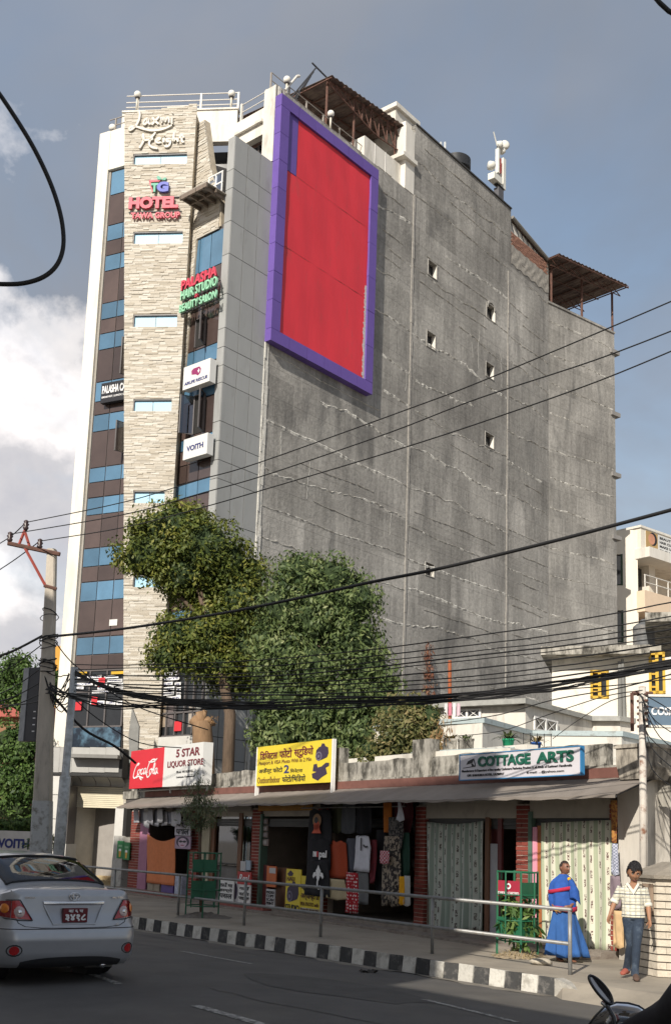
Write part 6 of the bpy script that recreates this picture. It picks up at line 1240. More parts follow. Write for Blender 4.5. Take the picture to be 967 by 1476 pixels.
for f in (0, .33, 1): z_ = r_[2]+(r_[3]-r_[2])*f; mb.box(r_[0], r_[1], 0.05, .13, z_-.03, z_+.03)
obj('window_frame', mb, ALU, HB, GP); strips(FR, GP, 235, 262, 970, 1012, 6, .14, 9, 1.); q = GP.rect(228, 963, 968, 236, 0.14); obj('strip', MB().box(q[0], q[1], 0.14, .15, q[2], q[3]), YEL, FR, GP); q = GP.rect(252, 1040, 1054, 262, 0.14); obj('strip', MB().box(q[0], q[1], 0.14, .15, q[2], q[3]), TR, FR, GP)
for x, c_ in ((233, (.30, .24, .18)), (243, (.12, .10, .10)), (273, (.34, .30, .26)), (283, (.42, .42, .40))):
    q = GP.rect(x, 1014, 1060, x+7, .08); obj('goods', MB().box(q[0], q[1], 0.065, .08, q[2]+.3, q[3]), M('goods_c%d' % x, c_, .8, .4, 5.), HB, GP)
q = SP.rect(186, 1020, 1100, 201, 1.6); BL = MB(); BL.prism([SP.at(x, y, 1.6) for x, y in ((191, 1020), (201, 1047), (199, 1086), (187, 1100), (186, 1058))], 1.5, 1.62); bt_ = thing('blade_sign', 'grey blade shaped signboard standing edge on before the stone tower', 'sign', SP.w(q[0], q[2], 1.6)); obj('board', BL, M('blade_grey', (.20, .20, .19), .6, .2, 4.), bt_, SP); obj('bracket', MB().box(q[1]-.1, q[1]-.04, -.0, 1.55, q[2]+.5, q[2]+.56), STEEL, bt_, SP)
obj('ledge', MB().box(r_[0], r_[1]+.1, .0, .3, r_[2]-.45, r_[2]-.04), WPN, HB, GP)
# signs on the tower
def btext(nm, s, pl, xl, xr, yt, yb, o, mat, par, **k):
    q = pl.rect(xl, yt, yb, xr, o); return text(nm, s, pl, q[0], q[1], q[2], q[3], o, mat, par, **k)
T_ = thing('sign_lettering', 'white handwritten style building name at the top of the stone tower', 'sign', SP.w(-1.5, 29))
q = SP.rect(188, 160, 189, 250, .06); w_, h_ = q[1]-q[0], q[3]-q[2]
LS = [[(.22, 1.0), (.24, .72), (.20, .35), (.08, .05), (.0, .02), (.02, .18), (.15, .22), (.35, .05), (.55, -.04), (.80, .02), (.98, .22)], [(.42, .60), (.34, .50), (.32, .32), (.38, .28), (.43, .52), (.43, .62), (.44, .32), (.50, .30)], [(.52, .62), (.60, .42), (.68, .28)], [(.68, .66), (.60, .46), (.52, .26)], [(.72, .62), (.74, .30), (.74, .50), (.80, .62), (.82, .34), (.84, .55), (.90, .62), (.91, .32)], [(.97, .62), (.97, .30), (1.0, .30)], [(.96, .82), (.98, .85)]]
mb = MB(); strokes(mb, LS, q[0], q[2], w_, h_, .042, .05, .05); obj('letter', mb, WHITE, T_, SP)
q = SP.rect(203, 192, 214, 266, .06); w_, h_ = q[1]-q[0], q[3]-q[2]
HS = [[(.06, .95), (.10, .5), (.02, .1), (.0, .0)], [(.34, 1.0), (.24, .6), (.20, .25), (.28, .02), (.42, -.06)], [(.08, .5), (.2, .52), (.3, .58)], [(.38, .46), (.46, .54), (.44, .64), (.38, .58), (.36, .38), (.42, .30), (.48, .34)], [(.54, .62), (.54, .32)], [(.54, .80), (.55, .82)], [(.68, .58), (.61, .56), (.60, .38), (.67, .38), (.69, .60), (.69, .2), (.63, .02), (.56, .1)], [(.76, .95), (.76, .32), (.78, .52), (.84, .56), (.86, .32)], [(.94, .85), (.94, .34), (1.0, .32)], [(.88, .62), (1.0, .66)]]
mb = MB(); strokes(mb, HS, q[0], q[2], w_, h_, .042, .05, .05); obj('letter', mb, WHITE, T_, SP)
T_ = thing('sign_lettering', 'red hotel lettering with a small coloured letter emblem above it', 'sign', SP.w(-1.5, 26))
LR = M('letter_red', (.58, .06, .10), .5, .06); btext('letter', 'HOTEL', SP, 187.5, 258, 286, 303, .08, LR, T_, bold=.06, ext=.05); btext('letter', 'TAWA GROUP', SP, 190, 260, 308, 316.5, .08, LR, T_, bold=.035, ext=.04)
mb = MB(); 
for y in (285, 305.5): q = SP.rect(186, y, y+1.2, 262, .06); mb.box(q[0], q[1], .03, .07, q[2], q[3])
obj('rail_bar', mb, M('dark_steel', (.045, .045, .05)), T_, SP)
LGN = M('letter_green', (.06, .33, .22), .5); LBL = M('letter_blue', (.06, .08, .42), .5)
btext('letter', 'T', SP, 219, 229, 266, 278.5, .08, LGN, T_, bold=.06, ext=.05); btext('letter', 'G', SP, 227.5, 244, 264, 278.5, .085, LBL, T_, bold=.07, ext=.05)
q = SP.rect(215, 255, 280, 245, .06); w_, h_ = q[1]-q[0], q[3]-q[2]; P = lambda pts: [(q[0]+w_*a, q[2]+h_*b) for a, b in pts]
mb = MB(); mb.prism(P(((0, .80), (.62, .86), (.5, .72), (.1, .70))), .04, .07); mb.prism(P(((.02, .7), (.1, .7), (.25, .15), (.2, .1))), .04, .07); obj('emblem_bar', mb, LR, T_, SP); mb = MB(); mb.prism(P(((.42, .8), (.38, .98), (.45, 1.02), (.58, .90), (.6, .8))), .05, .1); mb.prism(P(((.6, .8), (.75, .92), (.84, .88), (.78, .76))), .05, .1); obj('leaf', mb, LGN, T_, SP)
T_ = thing('sign_lettering', 'red and green hair studio lettering on bars over the right hand glazing', 'sign', GP.w(-1.5, 22, .3)); o = .45
GL_ = M('letter_pale_green', (.30, .60, .40), .5)
def gtext(s, xl, xr, ytl, ybl, mat, **k):
    t0, z1 = GP.at(xl, ytl, o); _, z0 = GP.at(xl, ybl, o); t1, _ = GP.at(xr, (ytl+ybl)/2-12, o); text('letter', s, GP, t0, t1, z0, z1, o, mat, T_, **k); q = MB(); q.box(t0, t1, o-.06, o-.02, z0-.03, z0+.01); obj('rail_bar', q, M('dark_steel', (.045, .045, .05)), T_, GP)
gtext('PALASHA', 264, 314, 406, 420, LR, bold=.03, ext=.04); gtext('HAIR STUDIO', 263, 314, 421, 434, GL_, bold=.02, ext=.04); gtext('BEAUTY SALON', 261, 313, 441, 452, GL_, bold=.02, ext=.04); gtext('&', 283, 288, 424.5, 430, LR, ext=.04)
def boxsign(label, pl, xl, yt, yb, xr, o, mat, th_=.3, dy=0):
    t0, z1 = pl.at(xl, yt, o); _, z0 = pl.at(xl, yb, o); t1, _ = pl.at(xr, (yt+yb)/2+dy, o); T_ = thing('sign_box', label, 'sign', pl.w((t0+t1)/2, z0, o)); obj('panel', MB().box(t0, t1, o-th_, o, z0, z1), mat, T_, pl); return T_, t0, t1, z0, z1
T_, t0, t1, z0, z1 = boxsign('white air rescue sign box with a dark red emblem on the right glazing', GP, 265.5, 530, 562, 303, .45, SW, .3, -15); w_, h_ = t1-t0, z1-z0
mb = MB(); mb.prism([(t0+w_*a, z0+h_*b) for a, b in ((.3, .72), (.38, .80), (.60, .80), (.66, .68), (.64, .50), (.56, .42), (.48, .50), (.42, .52), (.32, .55))], .45, .455); obj('emblem', mb, M('emblem_wine', (.26, .03, .12), .6), T_, GP); mb = MB(); mb.box(*R4(.54, .62, .6, .65)[:2], .455, .457, *R4(.54, .62, .6, .65)[2:]); mb.box(*R4(.565, .595, .54, .71)[:2], .455, .458, *R4(.565, .595, .54, .71)[2:]); obj('cross', mb, TW, T_, GP)
text('lettering', 'AIRLIFE RESCUE', GP, *R4(.06, .92, .16, .30), .452, TB, T_, bold=.03)
T_, t0, t1, z0, z1 = boxsign('white sign box with bold navy capitals below the open casement on the right glazing', GP, 265.5, 634, 663, 299, .45, SW, .3, -10); w_, h_ = t1-t0, z1-z0; text('lettering', 'VOITH', GP, *R4(.14, .84, .35, .62), .452, TB, T_, bold=.035)
T_, t0, t1, z0, z1 = boxsign('black sign box with white cafe lettering left of the stone tower', LP, 147, 553, 581, 181, .25, M('sign_black', (.02, .02, .024), .4), .2, -3); w_, h_ = t1-t0, z1-z0; t1b = t0+w_*1.0; text('lettering', 'PALASHA CA', LP, t0+w_*.05, t1b, z0+h_*.45, z0+h_*.85, .252, TW, T_, bold=.03); text('small_print', 'BREAKFAST | LUNCH | DI', LP, t0+w_*.05, t1b, z0+h_*.2, z0+h_*.32, .252, TW, T_, bold=.02)
q = LP.rect(158, 893, 902, 169, .02); obj('paper_notice', MB().box(q[0], q[1], .0, .01, q[2], q[3]), SW, pl=LP, label='small white paper stuck on the brown glass', cat='notice')
# ---------------------------------------------------------------- left background: hedge, banner wall, house, signboard
BW = thing('banner_wall', 'white banner wall with navy capitals under the clipped hedge', 'banner', dep(20, 1225, 33)); BP = Pl(dep(20, 1210, 33), -84); q = BP.rect(-30, 1196, 1232, 43)
obj('panel', MB().box(q[0], q[1], -.1, 0, q[2], q[3]), M('banner_white', (.55, .52, .48), .7), BW, BP); text('lettering', 'VOITH', BP, BP.at(-2, 1210)[0], BP.at(43, 1210)[0], BP.at(0, 1222)[1], BP.at(0, 1208)[1], .003, TB, BW, bold=.04)
HS_ = thing('house', 'low house with a red tin roof behind the trees at the far left', 'building', dep(10, 1040, 52)); HP = Pl(dep(20, 1030, 52), -84); q = HP.rect(-60, 1030, 1200, 36); obj('wall', MB().box(q[0], q[1], -5, 0, .2, q[3]), M('brown_house', (.26, .14, .08), .85, .2), HS_, HP)
mb = MB(); mb.prism([(q[0]-.5, q[3]-.2), (q[1]+.4, q[3]-.05), (q[1]+.2, q[3]+.75), (q[0]-.5, q[3]+.0)], -5.5, .5); obj('roof', mb, M('red_tin', (.34, .08, .06), .6), HS_, HP); mb = MB()
for k in range(4): a = q[1]-1.2-k*1.3; mb.box(a, a+.6, .0, .03, q[3]-1.9, q[3]-.9)
obj('window', mb, DGLASS, HS_, HP)
YW = thing('house', 'narrow ochre house wall glimpsed between the pole and the white pier', 'building', dep(80, 950, 60)); YP = Pl(dep(80, 950, 60), -84); q = YP.rect(70, 931, 1200, 88); obj('wall', MB().box(q[0], q[1]+1, -5, 0, .2, q[3]), M('ochre', (.60, .30, .05), .8), YW, YP)
VS = thing('vertical_sign', 'tall narrow dark signboard fixed behind the concrete pole', 'sign', dep(45, 1070, 27)); VP_ = Pl(dep(45, 1010, 27.), -60); q = VP_.rect(38, 963, 1068, 54); obj('panel', MB().box(q[0]+.12, q[1], -.25, 0, q[2], q[3]), M('sign_slate', (.05, .05, .055), .6), VS, VP_); obj('edge_panel', MB().box(q[0]-.05, q[0]+.12, -.25, .02, q[2], q[3]), M('pale_edge', (.33, .34, .35), .6, .2, 5.), VS, VP_)
mb = MB()
for k in range(4): mb.box(q[1]-.10, q[1]-.02, 0, .004, q[2]+.22+k*.16, q[2]+.245+k*.16)
obj('letter_edges', mb, TW, VS, VP_)
obj('stay', MB().tube([(q[0]+.2, -.1, q[3]-.3), (q[1]+.4, -.1, q[3]-.3)], .03, 6), RUST, VS, VP_)
# ---------------------------------------------------------------- poles
CPo = thing('utility_pole', 'square tapering concrete pole wrapped in cables, whitewashed at its foot', 'pole', gnd(62, 1300, .2)); pb = Vector(dep(55, 1330, 24.3)); pt = Vector(dep(75.5, 792, 24.3)); pb.z = .2
def conc_pole(mb, b, t, w0, w1, z0=0., z1=1.):
    A, B = b.lerp(t, z0), b.lerp(t, z1); ww = w0+(w1-w0)*z0, w0+(w1-w0)*z1; q = []
    for P, w in ((A, ww[0]), (B, ww[1])):
        q += [(P.x-w/2+.03, P.y-w/2, P.z), (P.x+w/2-.03, P.y-w/2, P.z), (P.x+w/2, P.y-w/2+.03, P.z), (P.x+w/2, P.y+w/2, P.z), (P.x-w/2, P.y+w/2, P.z), (P.x-w/2, P.y-w/2+.03, P.z)]
    i = mb.vs(q); 
    for k in range(6): j = (k+1) % 6; mb.face((i+k, i+j, i+6+j, i+6+k))
    mb.face(range(i, i+6)); mb.face(range(i+6, i+12))
PCN = M('pole_concrete', (.50, .45, .38), .9, .18, 4., .4, 30, col2=(.22, .19, .16), c2=.57, sc2=3., streak=4); PWH = M('pole_whitewash', (.50, .51, .50), .9, .14, 6., .3, 30, col2=(.20, .19, .17), c2=.58, sc2=6.)
mb = MB(False); conc_pole(mb, pb, pt, .42, .19, .30, 1.); obj('shaft', mb, PCN, CPo); mb = MB(False); conc_pole(mb, pb, pt, .44, .20, 0, .30); obj('painted_foot', mb, PWH, CPo)
def D3(x, y, Y=24.2): return Vector(dep(x, y, Y))
for a, b, r_, m_, nm in ((D3(12, 783), D3(87, 799), .05, RUST, 'crossarm'), (D3(28, 785), D3(36, 765), .035, M('red_lead', (.30, .06, .045), .7), 'brace'), (D3(43, 787), D3(36, 765), .035, MATS.get('red_lead'), 'brace'), (D3(36, 789), D3(67, 846), .035, MATS.get('red_lead'), 'brace'), (D3(64, 844), D3(82, 849), .04, RUST, 'crossarm')):
    obj(nm, MB(False).tube([a, b], r_, 6), m_ or RUST, CPo)
INS = M('insulator_brown', (.05, .03, .03), .3)
IP = [(38, 757), (15, 774), (58, 784)]
for x, y in IP:
    p = D3(x, y); mb = MB(False); mb.lathe([(.03, -.14), (.07, -.06), (.045, -.03), (.075, .02), (.045, .05), (.06, .09), (.02, .12)], 10, tuple(p)); obj('insulator', mb, INS, CPo, smooth=True)
SPo = thing('steel_pole', 'slightly leaning galvanised steel tube pole beside the concrete pole', 'pole', gnd(80, 1320, .2)); a, b = D3(77, 1330, 24.), D3(108, 962, 24.); a.z = .2
obj('tube', MB(False).tube([a, a.lerp(b, .55), a.lerp(b, .56), b], [.12, .12, .085, .08], 12), GALV, SPo, smooth=True)
# cable coils wound round the pole
rr = random.Random(21)
for k in range(17):
    f = rr.choice((.62, .645, .66, .68, .70, .72, .74, .755, .81, .82)) if k < 20 else rr.uniform(.84, .86); c_ = pb.lerp(pt, f+rr.uniform(-.012, .012)); r_ = rr.uniform(.15, .21)
    P = [c_+Vector((r_*math.cos(j*.5), r_*math.sin(j*.5), .06*math.sin(j*.5+k)+rr.uniform(-.008, .008))) for j in range(14)]
    obj('cable_coil', MB(False).tube(P, rr.uniform(.008, .013), 5, False), CABLE, CPo, smooth=True)
rr = random.Random(31)
for k in range(11):
    dz_ = rr.uniform(.1, .7); A = D3(rr.uniform(60, 72), rr.uniform(940, 1000)); B = D3(rr.uniform(96, 108), rr.uniform(965, 1010), 24.); P = []
    for j in range(9): u = j/8; q = A.lerp(B, u); q.z -= dz_*math.sin(u*math.pi); P.append(q+Vector((rr.uniform(-.01, .01), 0, rr.uniform(-.012, .012))))
    obj('cable_loop', MB(False).tube(P, .012, 5, False), CABLE, CPo, smooth=True)
# ---------------------------------------------------------------- trees and plants
def leafmat(nm, cs, tr=.25, rough=.55): return attrmat(nm, cs, None, rough, trans=tr, spec=.35)
LM1 = leafmat('foliage_olive', [(.045, .07, .016), (.10, .13, .024), (.165, .18, .032), (.25, .235, .045)]); LM2 = leafmat('foliage_dark', [(.04, .07, .026), (.095, .14, .045), (.16, .205, .07), (.28, .31, .14)])
LM3 = leafmat('foliage_brownish', [(.05, .065, .02), (.13, .14, .045), (.22, .19, .08), (.32, .24, .11)]); LM4 = leafmat('foliage_fresh', [(.03, .065, .015), (.06, .115, .025), (.095, .16, .035), (.15, .21, .06)]); LM5 = leafmat('foliage_grey_green', [(.06, .09, .04), (.14, .17, .09), (.20, .23, .13), (.26, .26, .16)])
def foliage(nm, blobs, mat, parent, L=.15, wd=.45, per=9., clump=.42, seed=1, core=True, droop=.35, cm=None, lo=.62):
    """leaf clumps spread through the crown. blobs = (centre, rx, ry, rz)"""
    g = np.random.default_rng(seed); VV = []; FF = []; AA = []; nb_ = 0
    for (c, rx, ry, rz) in blobs:
        area = (rx*rz+rx*ry+ry*rz)/3*12.5; nc = max(6, int(area*per/10/(clump*clump)*1.1)); d = g.normal(size=(nc, 3)); d /= np.linalg.norm(d, axis=1)[:, None]
        keep = d[:, 1] < .45; d = d[keep]; nc = len(d); rad = g.uniform(lo, 1.06, nc)[:, None]; C = np.array(c)+d*rad*np.array([rx, ry, rz]); cv = np.clip(g.normal(.42, .2, nc), 0, 1)
        k = int(26*(clump/.42)**2*(.15/L)**2*1.6); k = max(8, k); P = np.repeat(C, k, 0); D = np.repeat(d, k, 0); n = len(P); off = g.normal(size=(n, 3)); off /= np.linalg.norm(off, axis=1)[:, None]; off *= (g.uniform(0, 1, n)**.45)[:, None]*clump*np.array([1, 1, .72]); P = P+off
        nr = off/clump*1.1+D*.5+g.normal(size=(n, 3))*.55+np.array([0, 0, .55]); nr /= np.linalg.norm(nr, axis=1)[:, None]
        tx = g.normal(size=(n, 3)); tx -= nr*(tx*nr).sum(1)[:, None]; tx[:, 2] -= droop; tx /= np.linalg.norm(tx, axis=1)[:, None]; bx_ = np.cross(nr, tx); l = (L*g.uniform(.6, 1.3, n))[:, None]; w = l*wd*.5
        v0 = P; v1 = P+tx*l*.5+bx_*w-nr*l*.06; v2 = P+tx*l-nr*l*.12; v3 = P+tx*l*.5-bx_*w-nr*l*.06; V = np.stack([v0, v1, v2, v3], 1).reshape(-1, 3); VV.append(V)
        FF.append(np.arange(n*4).reshape(-1, 4)+nb_); nb_ += n*4; a = np.clip(np.repeat(cv, k)+g.normal(0, .13, n), 0, 1); AA.append(np.repeat(a, 4))
    me = np_mesh(nm, np.concatenate(VV), np.concatenate(FF), np.concatenate(AA), mat); o = obj(nm, me, None, parent)
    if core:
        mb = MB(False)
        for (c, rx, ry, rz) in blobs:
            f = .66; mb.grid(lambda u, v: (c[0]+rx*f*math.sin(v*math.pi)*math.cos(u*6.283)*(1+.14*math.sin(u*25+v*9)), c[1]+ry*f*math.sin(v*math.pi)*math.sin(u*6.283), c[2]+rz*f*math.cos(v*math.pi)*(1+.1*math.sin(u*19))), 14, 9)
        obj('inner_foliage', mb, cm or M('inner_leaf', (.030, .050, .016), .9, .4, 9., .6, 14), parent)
    return o
def pxblobs(L_, Y, sc=1.): return [(dep(x, y, Y+dy), rx*Y/FL*sc, (rx+rz)/2*Y/FL*.85*sc, rz*Y/FL*sc) for (x, y, rx, rz, *r_) in L_ for dy in [(r_[0] if r_ else 0)]]
def trunk(parent, path, r0, r1, nm='trunk', mat=None):
    n = len(path); obj(nm, MB(False).tube(path, [r0+(r1-r0)*i/(n-1) for i in range(n)], 10), mat or WOODY, parent, smooth=True)
Y1 = 35.3
T1 = thing('tree', 'olive green yellowing tree with two rounded crown lobes in front of the stone tower', 'tree', (dep(335, 1120, Y1)[0], Y1, .2))
B1 = pxblobs([(248, 764, 52, 42), (212, 797, 42, 42), (290, 790, 52, 50), (330, 815, 34, 42, .4), (262, 828, 48, 30), (345, 862, 32, 46, .3), (300, 872, 36, 32, .8), (255, 918, 36, 34), (300, 915, 44, 42), (342, 935, 36, 40, .4), (305, 955, 40, 22), (362, 830, 24, 34, .8), (372, 900, 26, 36, .8), (290, 850, 50, 30, .6), (352, 960, 34, 26, .5), (245, 945, 30, 26), (330, 900, 40, 40, .6), (338, 985, 34, 24, .6), (365, 950, 24, 40, .8), (318, 975, 30, 20, 1)], Y1, 1.15)
foliage('crown', B1, LM1, T1, .15, .5, 9., .36, 3)
b = Vector((dep(330, 1120, Y1)[0], Y1, .2)); trunk(T1, [b, Vector(dep(332, 1030, Y1)), Vector(dep(318, 960, Y1)), Vector(dep(300, 900, Y1)), Vector(dep(280, 820, Y1))], .22, .08)
for a, c in (((318, 960), (350, 880)), ((300, 900), (225, 810)), ((310, 930), (250, 925))): trunk(T1, [Vector(dep(*a, Y1)), Vector(dep((a[0]+c[0])/2, (a[1]+c[1])/2+8, Y1)), Vector(dep(*c, Y1))], .09, .04, 'limb')
Y2 = 32.6
T2 = thing('tree', 'tall dense dark green tree in front of the grey plaster wall', 'tree', (dep(470, 1120, Y2)[0], Y2, .2))
B2 = pxblobs([(428, 828, 42, 36), (470, 835, 46, 36), (505, 868, 46, 44), (410, 872, 38, 44), (455, 890, 50, 48), (505, 925, 48, 42), (410, 945, 40, 42), (450, 960, 50, 44), (528, 965, 40, 40), (405, 1010, 36, 44), (450, 1030, 50, 44), (505, 1010, 50, 46), (545, 1000, 34, 40), (410, 1055, 42, 36), (470, 1075, 44, 32), (520, 1060, 42, 40), (388, 930, 26, 50, .4), (385, 1040, 24, 40), (440, 1095, 40, 26), (500, 1100, 40, 24), (555, 1035, 28, 36)], Y2, 1.1)
foliage('crown', B2, LM2, T2, .17, .42, 9., .34, 5, droop=.7)
b = Vector((dep(450, 1120, Y2)[0], Y2, .2)); trunk(T2, [b, Vector(dep(452, 1040, Y2)), Vector(dep(458, 960, Y2)), Vector(dep(465, 860, Y2))], .26, .07)
for c in ((410, 870), (510, 900), (520, 1000), (400, 1000)): trunk(T2, [Vector(dep(455, 1010, Y2)), Vector(dep((455+c[0])/2, (1000+c[1])/2, Y2)), Vector(dep(*c, Y2))], .10, .04, 'limb')
b2 = Vector((dep(378, 1120, 33.6)[0], 33.6, .2)); trunk(T2, [b2, Vector(dep(380, 1080, 33.6)), Vector(dep(392, 1000, 33.6))], .1, .06, 'limb')
T3 = thing('tree', 'smaller brownish green bushy tree right of the dark green one', 'tree', (dep(590, 1120, 29)[0], 29, .2)); foliage('crown', pxblobs([(590, 1050, 34, 36), (565, 1072, 34, 34), (618, 1035, 24, 28), (600, 1080, 30, 26), (540, 1085, 26, 22), (566, 1040, 30, 44, 1), (622, 1062, 24, 36), (548, 1110, 30, 18), (598, 1018, 22, 22), (578, 1058, 34, 34)], 25.9, .95), LM3, T3, .12, .45, 9., .26, 7)
trunk(T3, [Vector((dep(590, 1120, 28.6)[0], 28.6, .2)), Vector(dep(590, 1100, 28.4)), Vector(dep(592, 1060, 26))], .1, .04)
DRY = leafmat('dry_creeper', [(.16, .08, .03), (.30, .17, .07), (.42, .27, .13), (.5, .35, .2)]); CRP = thing('creeper', 'dry orange brown creeper hanging over the parapet beside the planter boxes', 'plant', AP.w(A_(620, 1100)[0], 4, 0)); foliage('tendrils', [(dep(x, y, 25), .16, .12, .2) for x, y in ((612, 1092), (620, 1080), (628, 1070), (634, 1058), (640, 1046), (622, 1104), (610, 1110))], DRY, CRP, .13, .22, 7., .14, 4, core=False, droop=2.5)
# climbing brown vine on the grey wall
VN = thing('creeper', 'reddish dead vine climbing the grey plaster wall above the terrace', 'plant', WP.w(13, 10, .1)); foliage('tendrils', [(WP.w(*WP.at(x, y), .12), .22, .12, .4) for x, y in ((612, 938), (612, 952), (614, 966), (613, 980), (616, 993))], leafmat('dead_vine', [(.10, .03, .02), (.18, .07, .04), (.26, .12, .07), (.3, .2, .12)]), VN, .2, .3, 7., .22, 4, core=False, droop=1.5)
# pruned trunk
PT_ = thing('tree_stump', 'thick pruned trunk with cut branch stubs behind the liquor store sign', 'tree', (dep(292, 1120, 36.4)[0], 36.4, .2)); TRB = M('pruned_bark', (.24, .15, .085), .9, .3, 5., .6, 20, streak=3); q = lambda x, y: Vector(dep(x, y, 36.4))
trunk(PT_, [Vector((q(294, 1120).x, 36.4, .2)), q(294, 1120), q(293, 1080), q(292, 1055), q(291, 1040)], .40, .30, 'trunk', TRB)
for a, c, r_ in (((291, 1048), (277, 1036), .2), ((292, 1046), (288, 1026), .17), ((293, 1046), (304, 1036), .17), ((292, 1050), (309, 1040), .12), ((291, 1044), (296, 1024), .1)): trunk(PT_, [q(*a), q((a[0]+c[0])/2, (a[1]+c[1])/2), q(*c)], r_, r_*.8, 'branch_stub', TRB)
foliage('dry_leaves', [(tuple(q(306, 1038)), .22, .2, .12)], DRY, PT_, .1, .3, 4., .14, 4, core=False)
# street tree in its guard
sg_ = gnd(291, 1322, .2); ST = thing('young_tree', 'slender young tree with fine grey green leaves inside the left green guard', 'tree', sg_); s_ = sg_[1]; q = lambda x, y: Vector(dep(x, y, s_))
trunk(ST, [Vector(sg_), q(289, 1260), q(288, 1200), q(287, 1160), q(286, 1125)], .045, .015); trunk(ST, [q(288, 1200), q(300, 1170), q(310, 1155)], .015, .006, 'limb'); trunk(ST, [q(288, 1195), q(274, 1168), q(266, 1150)], .015, .006, 'limb')
foliage('crown', [(tuple(q(x, y)), r_*s_/FL, r_*s_/FL, h*s_/FL) for x, y, r_, h in ((288, 1128, 10, 14), (280, 1150, 15, 13), (300, 1152, 15, 14), (288, 1172, 22, 14), (268, 1165, 12, 10), (314, 1166, 11, 10), (290, 1190, 14, 10), (285, 1112, 5, 6), (275, 1135, 9, 9), (300, 1135, 9, 10), (286, 1160, 18, 16), (303, 1182, 12, 10), (272, 1184, 10, 9))], LM5, ST, .13, .17, 8., .15, 8, core=False, droop=.9, lo=.1)
GRN = M('guard_green', (.015, .12, .06), .5, .12, 8., rnd=.05, col2=(.03, .07, .045), c2=.62, sc2=8)
def guard(label, loc, r_, h, red, plates, rot=0., mat=None):
    m_ = mat or GRN; T_ = thing('tree_guard', label, 'tree guard', loc); mb_ = Matrix.Translation(loc) @ Matrix.Rotation(rot, 4, 'Z'); n = 8
    P = [(r_*math.cos(2*math.pi*k/n), r_*math.sin(2*math.pi*k/n)) for k in range(n)]
    for k in range(0, n, 2): obj('leg', MB(False).box(P[k][0]-.016, P[k][0]+.016, P[k][1]-.016, P[k][1]+.016, 0, h), m_, T_, mw=mb_)
    for k in range(1, n, 2): obj('bar', MB(False).box(P[k][0]-.011, P[k][0]+.011, P[k][1]-.011, P[k][1]+.011, .22, h-.02), m_, T_, mw=mb_)
    for z_ in (h-.02, h*.72, h*.42, .25):
        mb = MB(False); 
        for k in range(n): a, b = P[k], P[(k+1) % n]; mb.tube([(a[0], a[1], z_), (b[0], b[1], z_)], .013, 5)
        obj('ring', mb, m_, T_, mw=mb_)
    for k0, k1, z0, z1, mt_ in plates:
        mb = MB(False); A, B = P[k0 % n], P[k1 % n]; mb.quad([(A[0]*1.03, A[1]*1.03, z0), (B[0]*1.03, B[1]*1.03, z0), (B[0]*1.03, B[1]*1.03, z1), (A[0]*1.03, A[1]*1.03, z1)])
        o_ = obj('plate', mb, mt_, T_, mw=mb_); md = o_.modifiers.new('s', 'SOLIDIFY'); md.thickness = .006
    return T_
def lastplate_text(loc, rot, r_, k0, k1, z0, z1, T_, s, m_):
    n = 8; g_ = lambda k: Matrix.Rotation(rot, 3, 'Z') @ Vector((r_*1.05*math.cos(2*math.pi*k/n), r_*1.05*math.sin(2*math.pi*k/n), 0)); A, B = g_(k0)+Vector(loc), g_(k1)+Vector(loc); d = B-A; pl = Pl((A.x, A.y), math.degrees(math.atan2(d.x, d.y)))
    t = sorted([0, (B.x-A.x)*pl.d[0]+(B.y-A.y)*pl.d[1]]); w = t[1]-t[0]; lz_ = loc[2]; text('lettering', s, pl, t[0]+w*.08, t[1]-w*.08, lz_+z0+(z1-z0)*.1, lz_+z0+(z1-z0)*.3, .006, m_, T_)
    mb = MB(); c0, c1 = (t[0]+t[1])/2, lz_+z0+(z1-z0)*.65; R_o, R_i = (z1-z0)*.2, (z1-z0)*.1
    for k in range(12): a, b = k*math.pi/6, (k+1)*math.pi/6; mb.quad([(c0+R_o*math.cos(a), .008, c1+R_o*math.sin(a)), (c0+R_o*math.cos(b), .008, c1+R_o*math.sin(b)), (c0+R_i*math.cos(b), .008, c1+R_i*math.sin(b)), (c0+R_i*math.cos(a), .008, c1+R_i*math.sin(a))])
    obj('ring_emblem', mb, m_, T_, pl)
PRED = M('plate_red', (.33, .025, .05), .5, .06)
G1 = guard('green metal tree guard with green plates around the slender young tree', sg_, .36, 1.42, 1, [(4.5 and 5, 7, .98, 1.26, GRN), (5, 7, .42, .80, GRN), (3, 5, .95, 1.16, PRED), (3, 5, .40, .62, GRN)], math.radians(8)); lastplate_text(sg_, math.radians(8), .36, 3, 5, .95, 1.16, G1, 'PROTECT TREES', TW)
s2 = gnd(745, 1378, .2); G2 = guard('green metal tree guard with a red plate before the brick pier by the curtains', s2, .33, 1.36, 1, [(6, 8, .92, 1.18, GRN), (6, 8, .30, .62, GRN), (4, 6, .95, 1.2, PRED), (4, 6, .30, .62, GRN)], math.radians(0)); lastplate_text(s2, 0., .33, 4, 6, .95, 1.2, G2, 'STANDARD CHARTERED', TW)
BP_ = thing('potted_shrub', 'leafy green shrub growing inside the guard with the red plate', 'plant', s2); foliage('leaves', [((s2[0]+x, s2[1]-.05+y, .2+z), r_, r_*.8, r_*.8) for x, y, z, r_ in ((-.08, 0, .85, .2), (.14, 0, .78, .2), (-.12, -.1, .45, .22), (.12, -.05, .42, .22), (0, -.1, .62, .2), (.0, 0, .25, .16))], leafmat('shrub_leaf', [(.03, .07, .015), (.07, .14, .03), (.14, .22, .06), (.26, .32, .10)]), BP_, .17, .34, 5., .13, 6, core=False, droop=.5, lo=.2)
trunk(BP_, [Vector(s2), Vector(s2)+Vector((0, 0, .8))], .02, .01, 'stem')
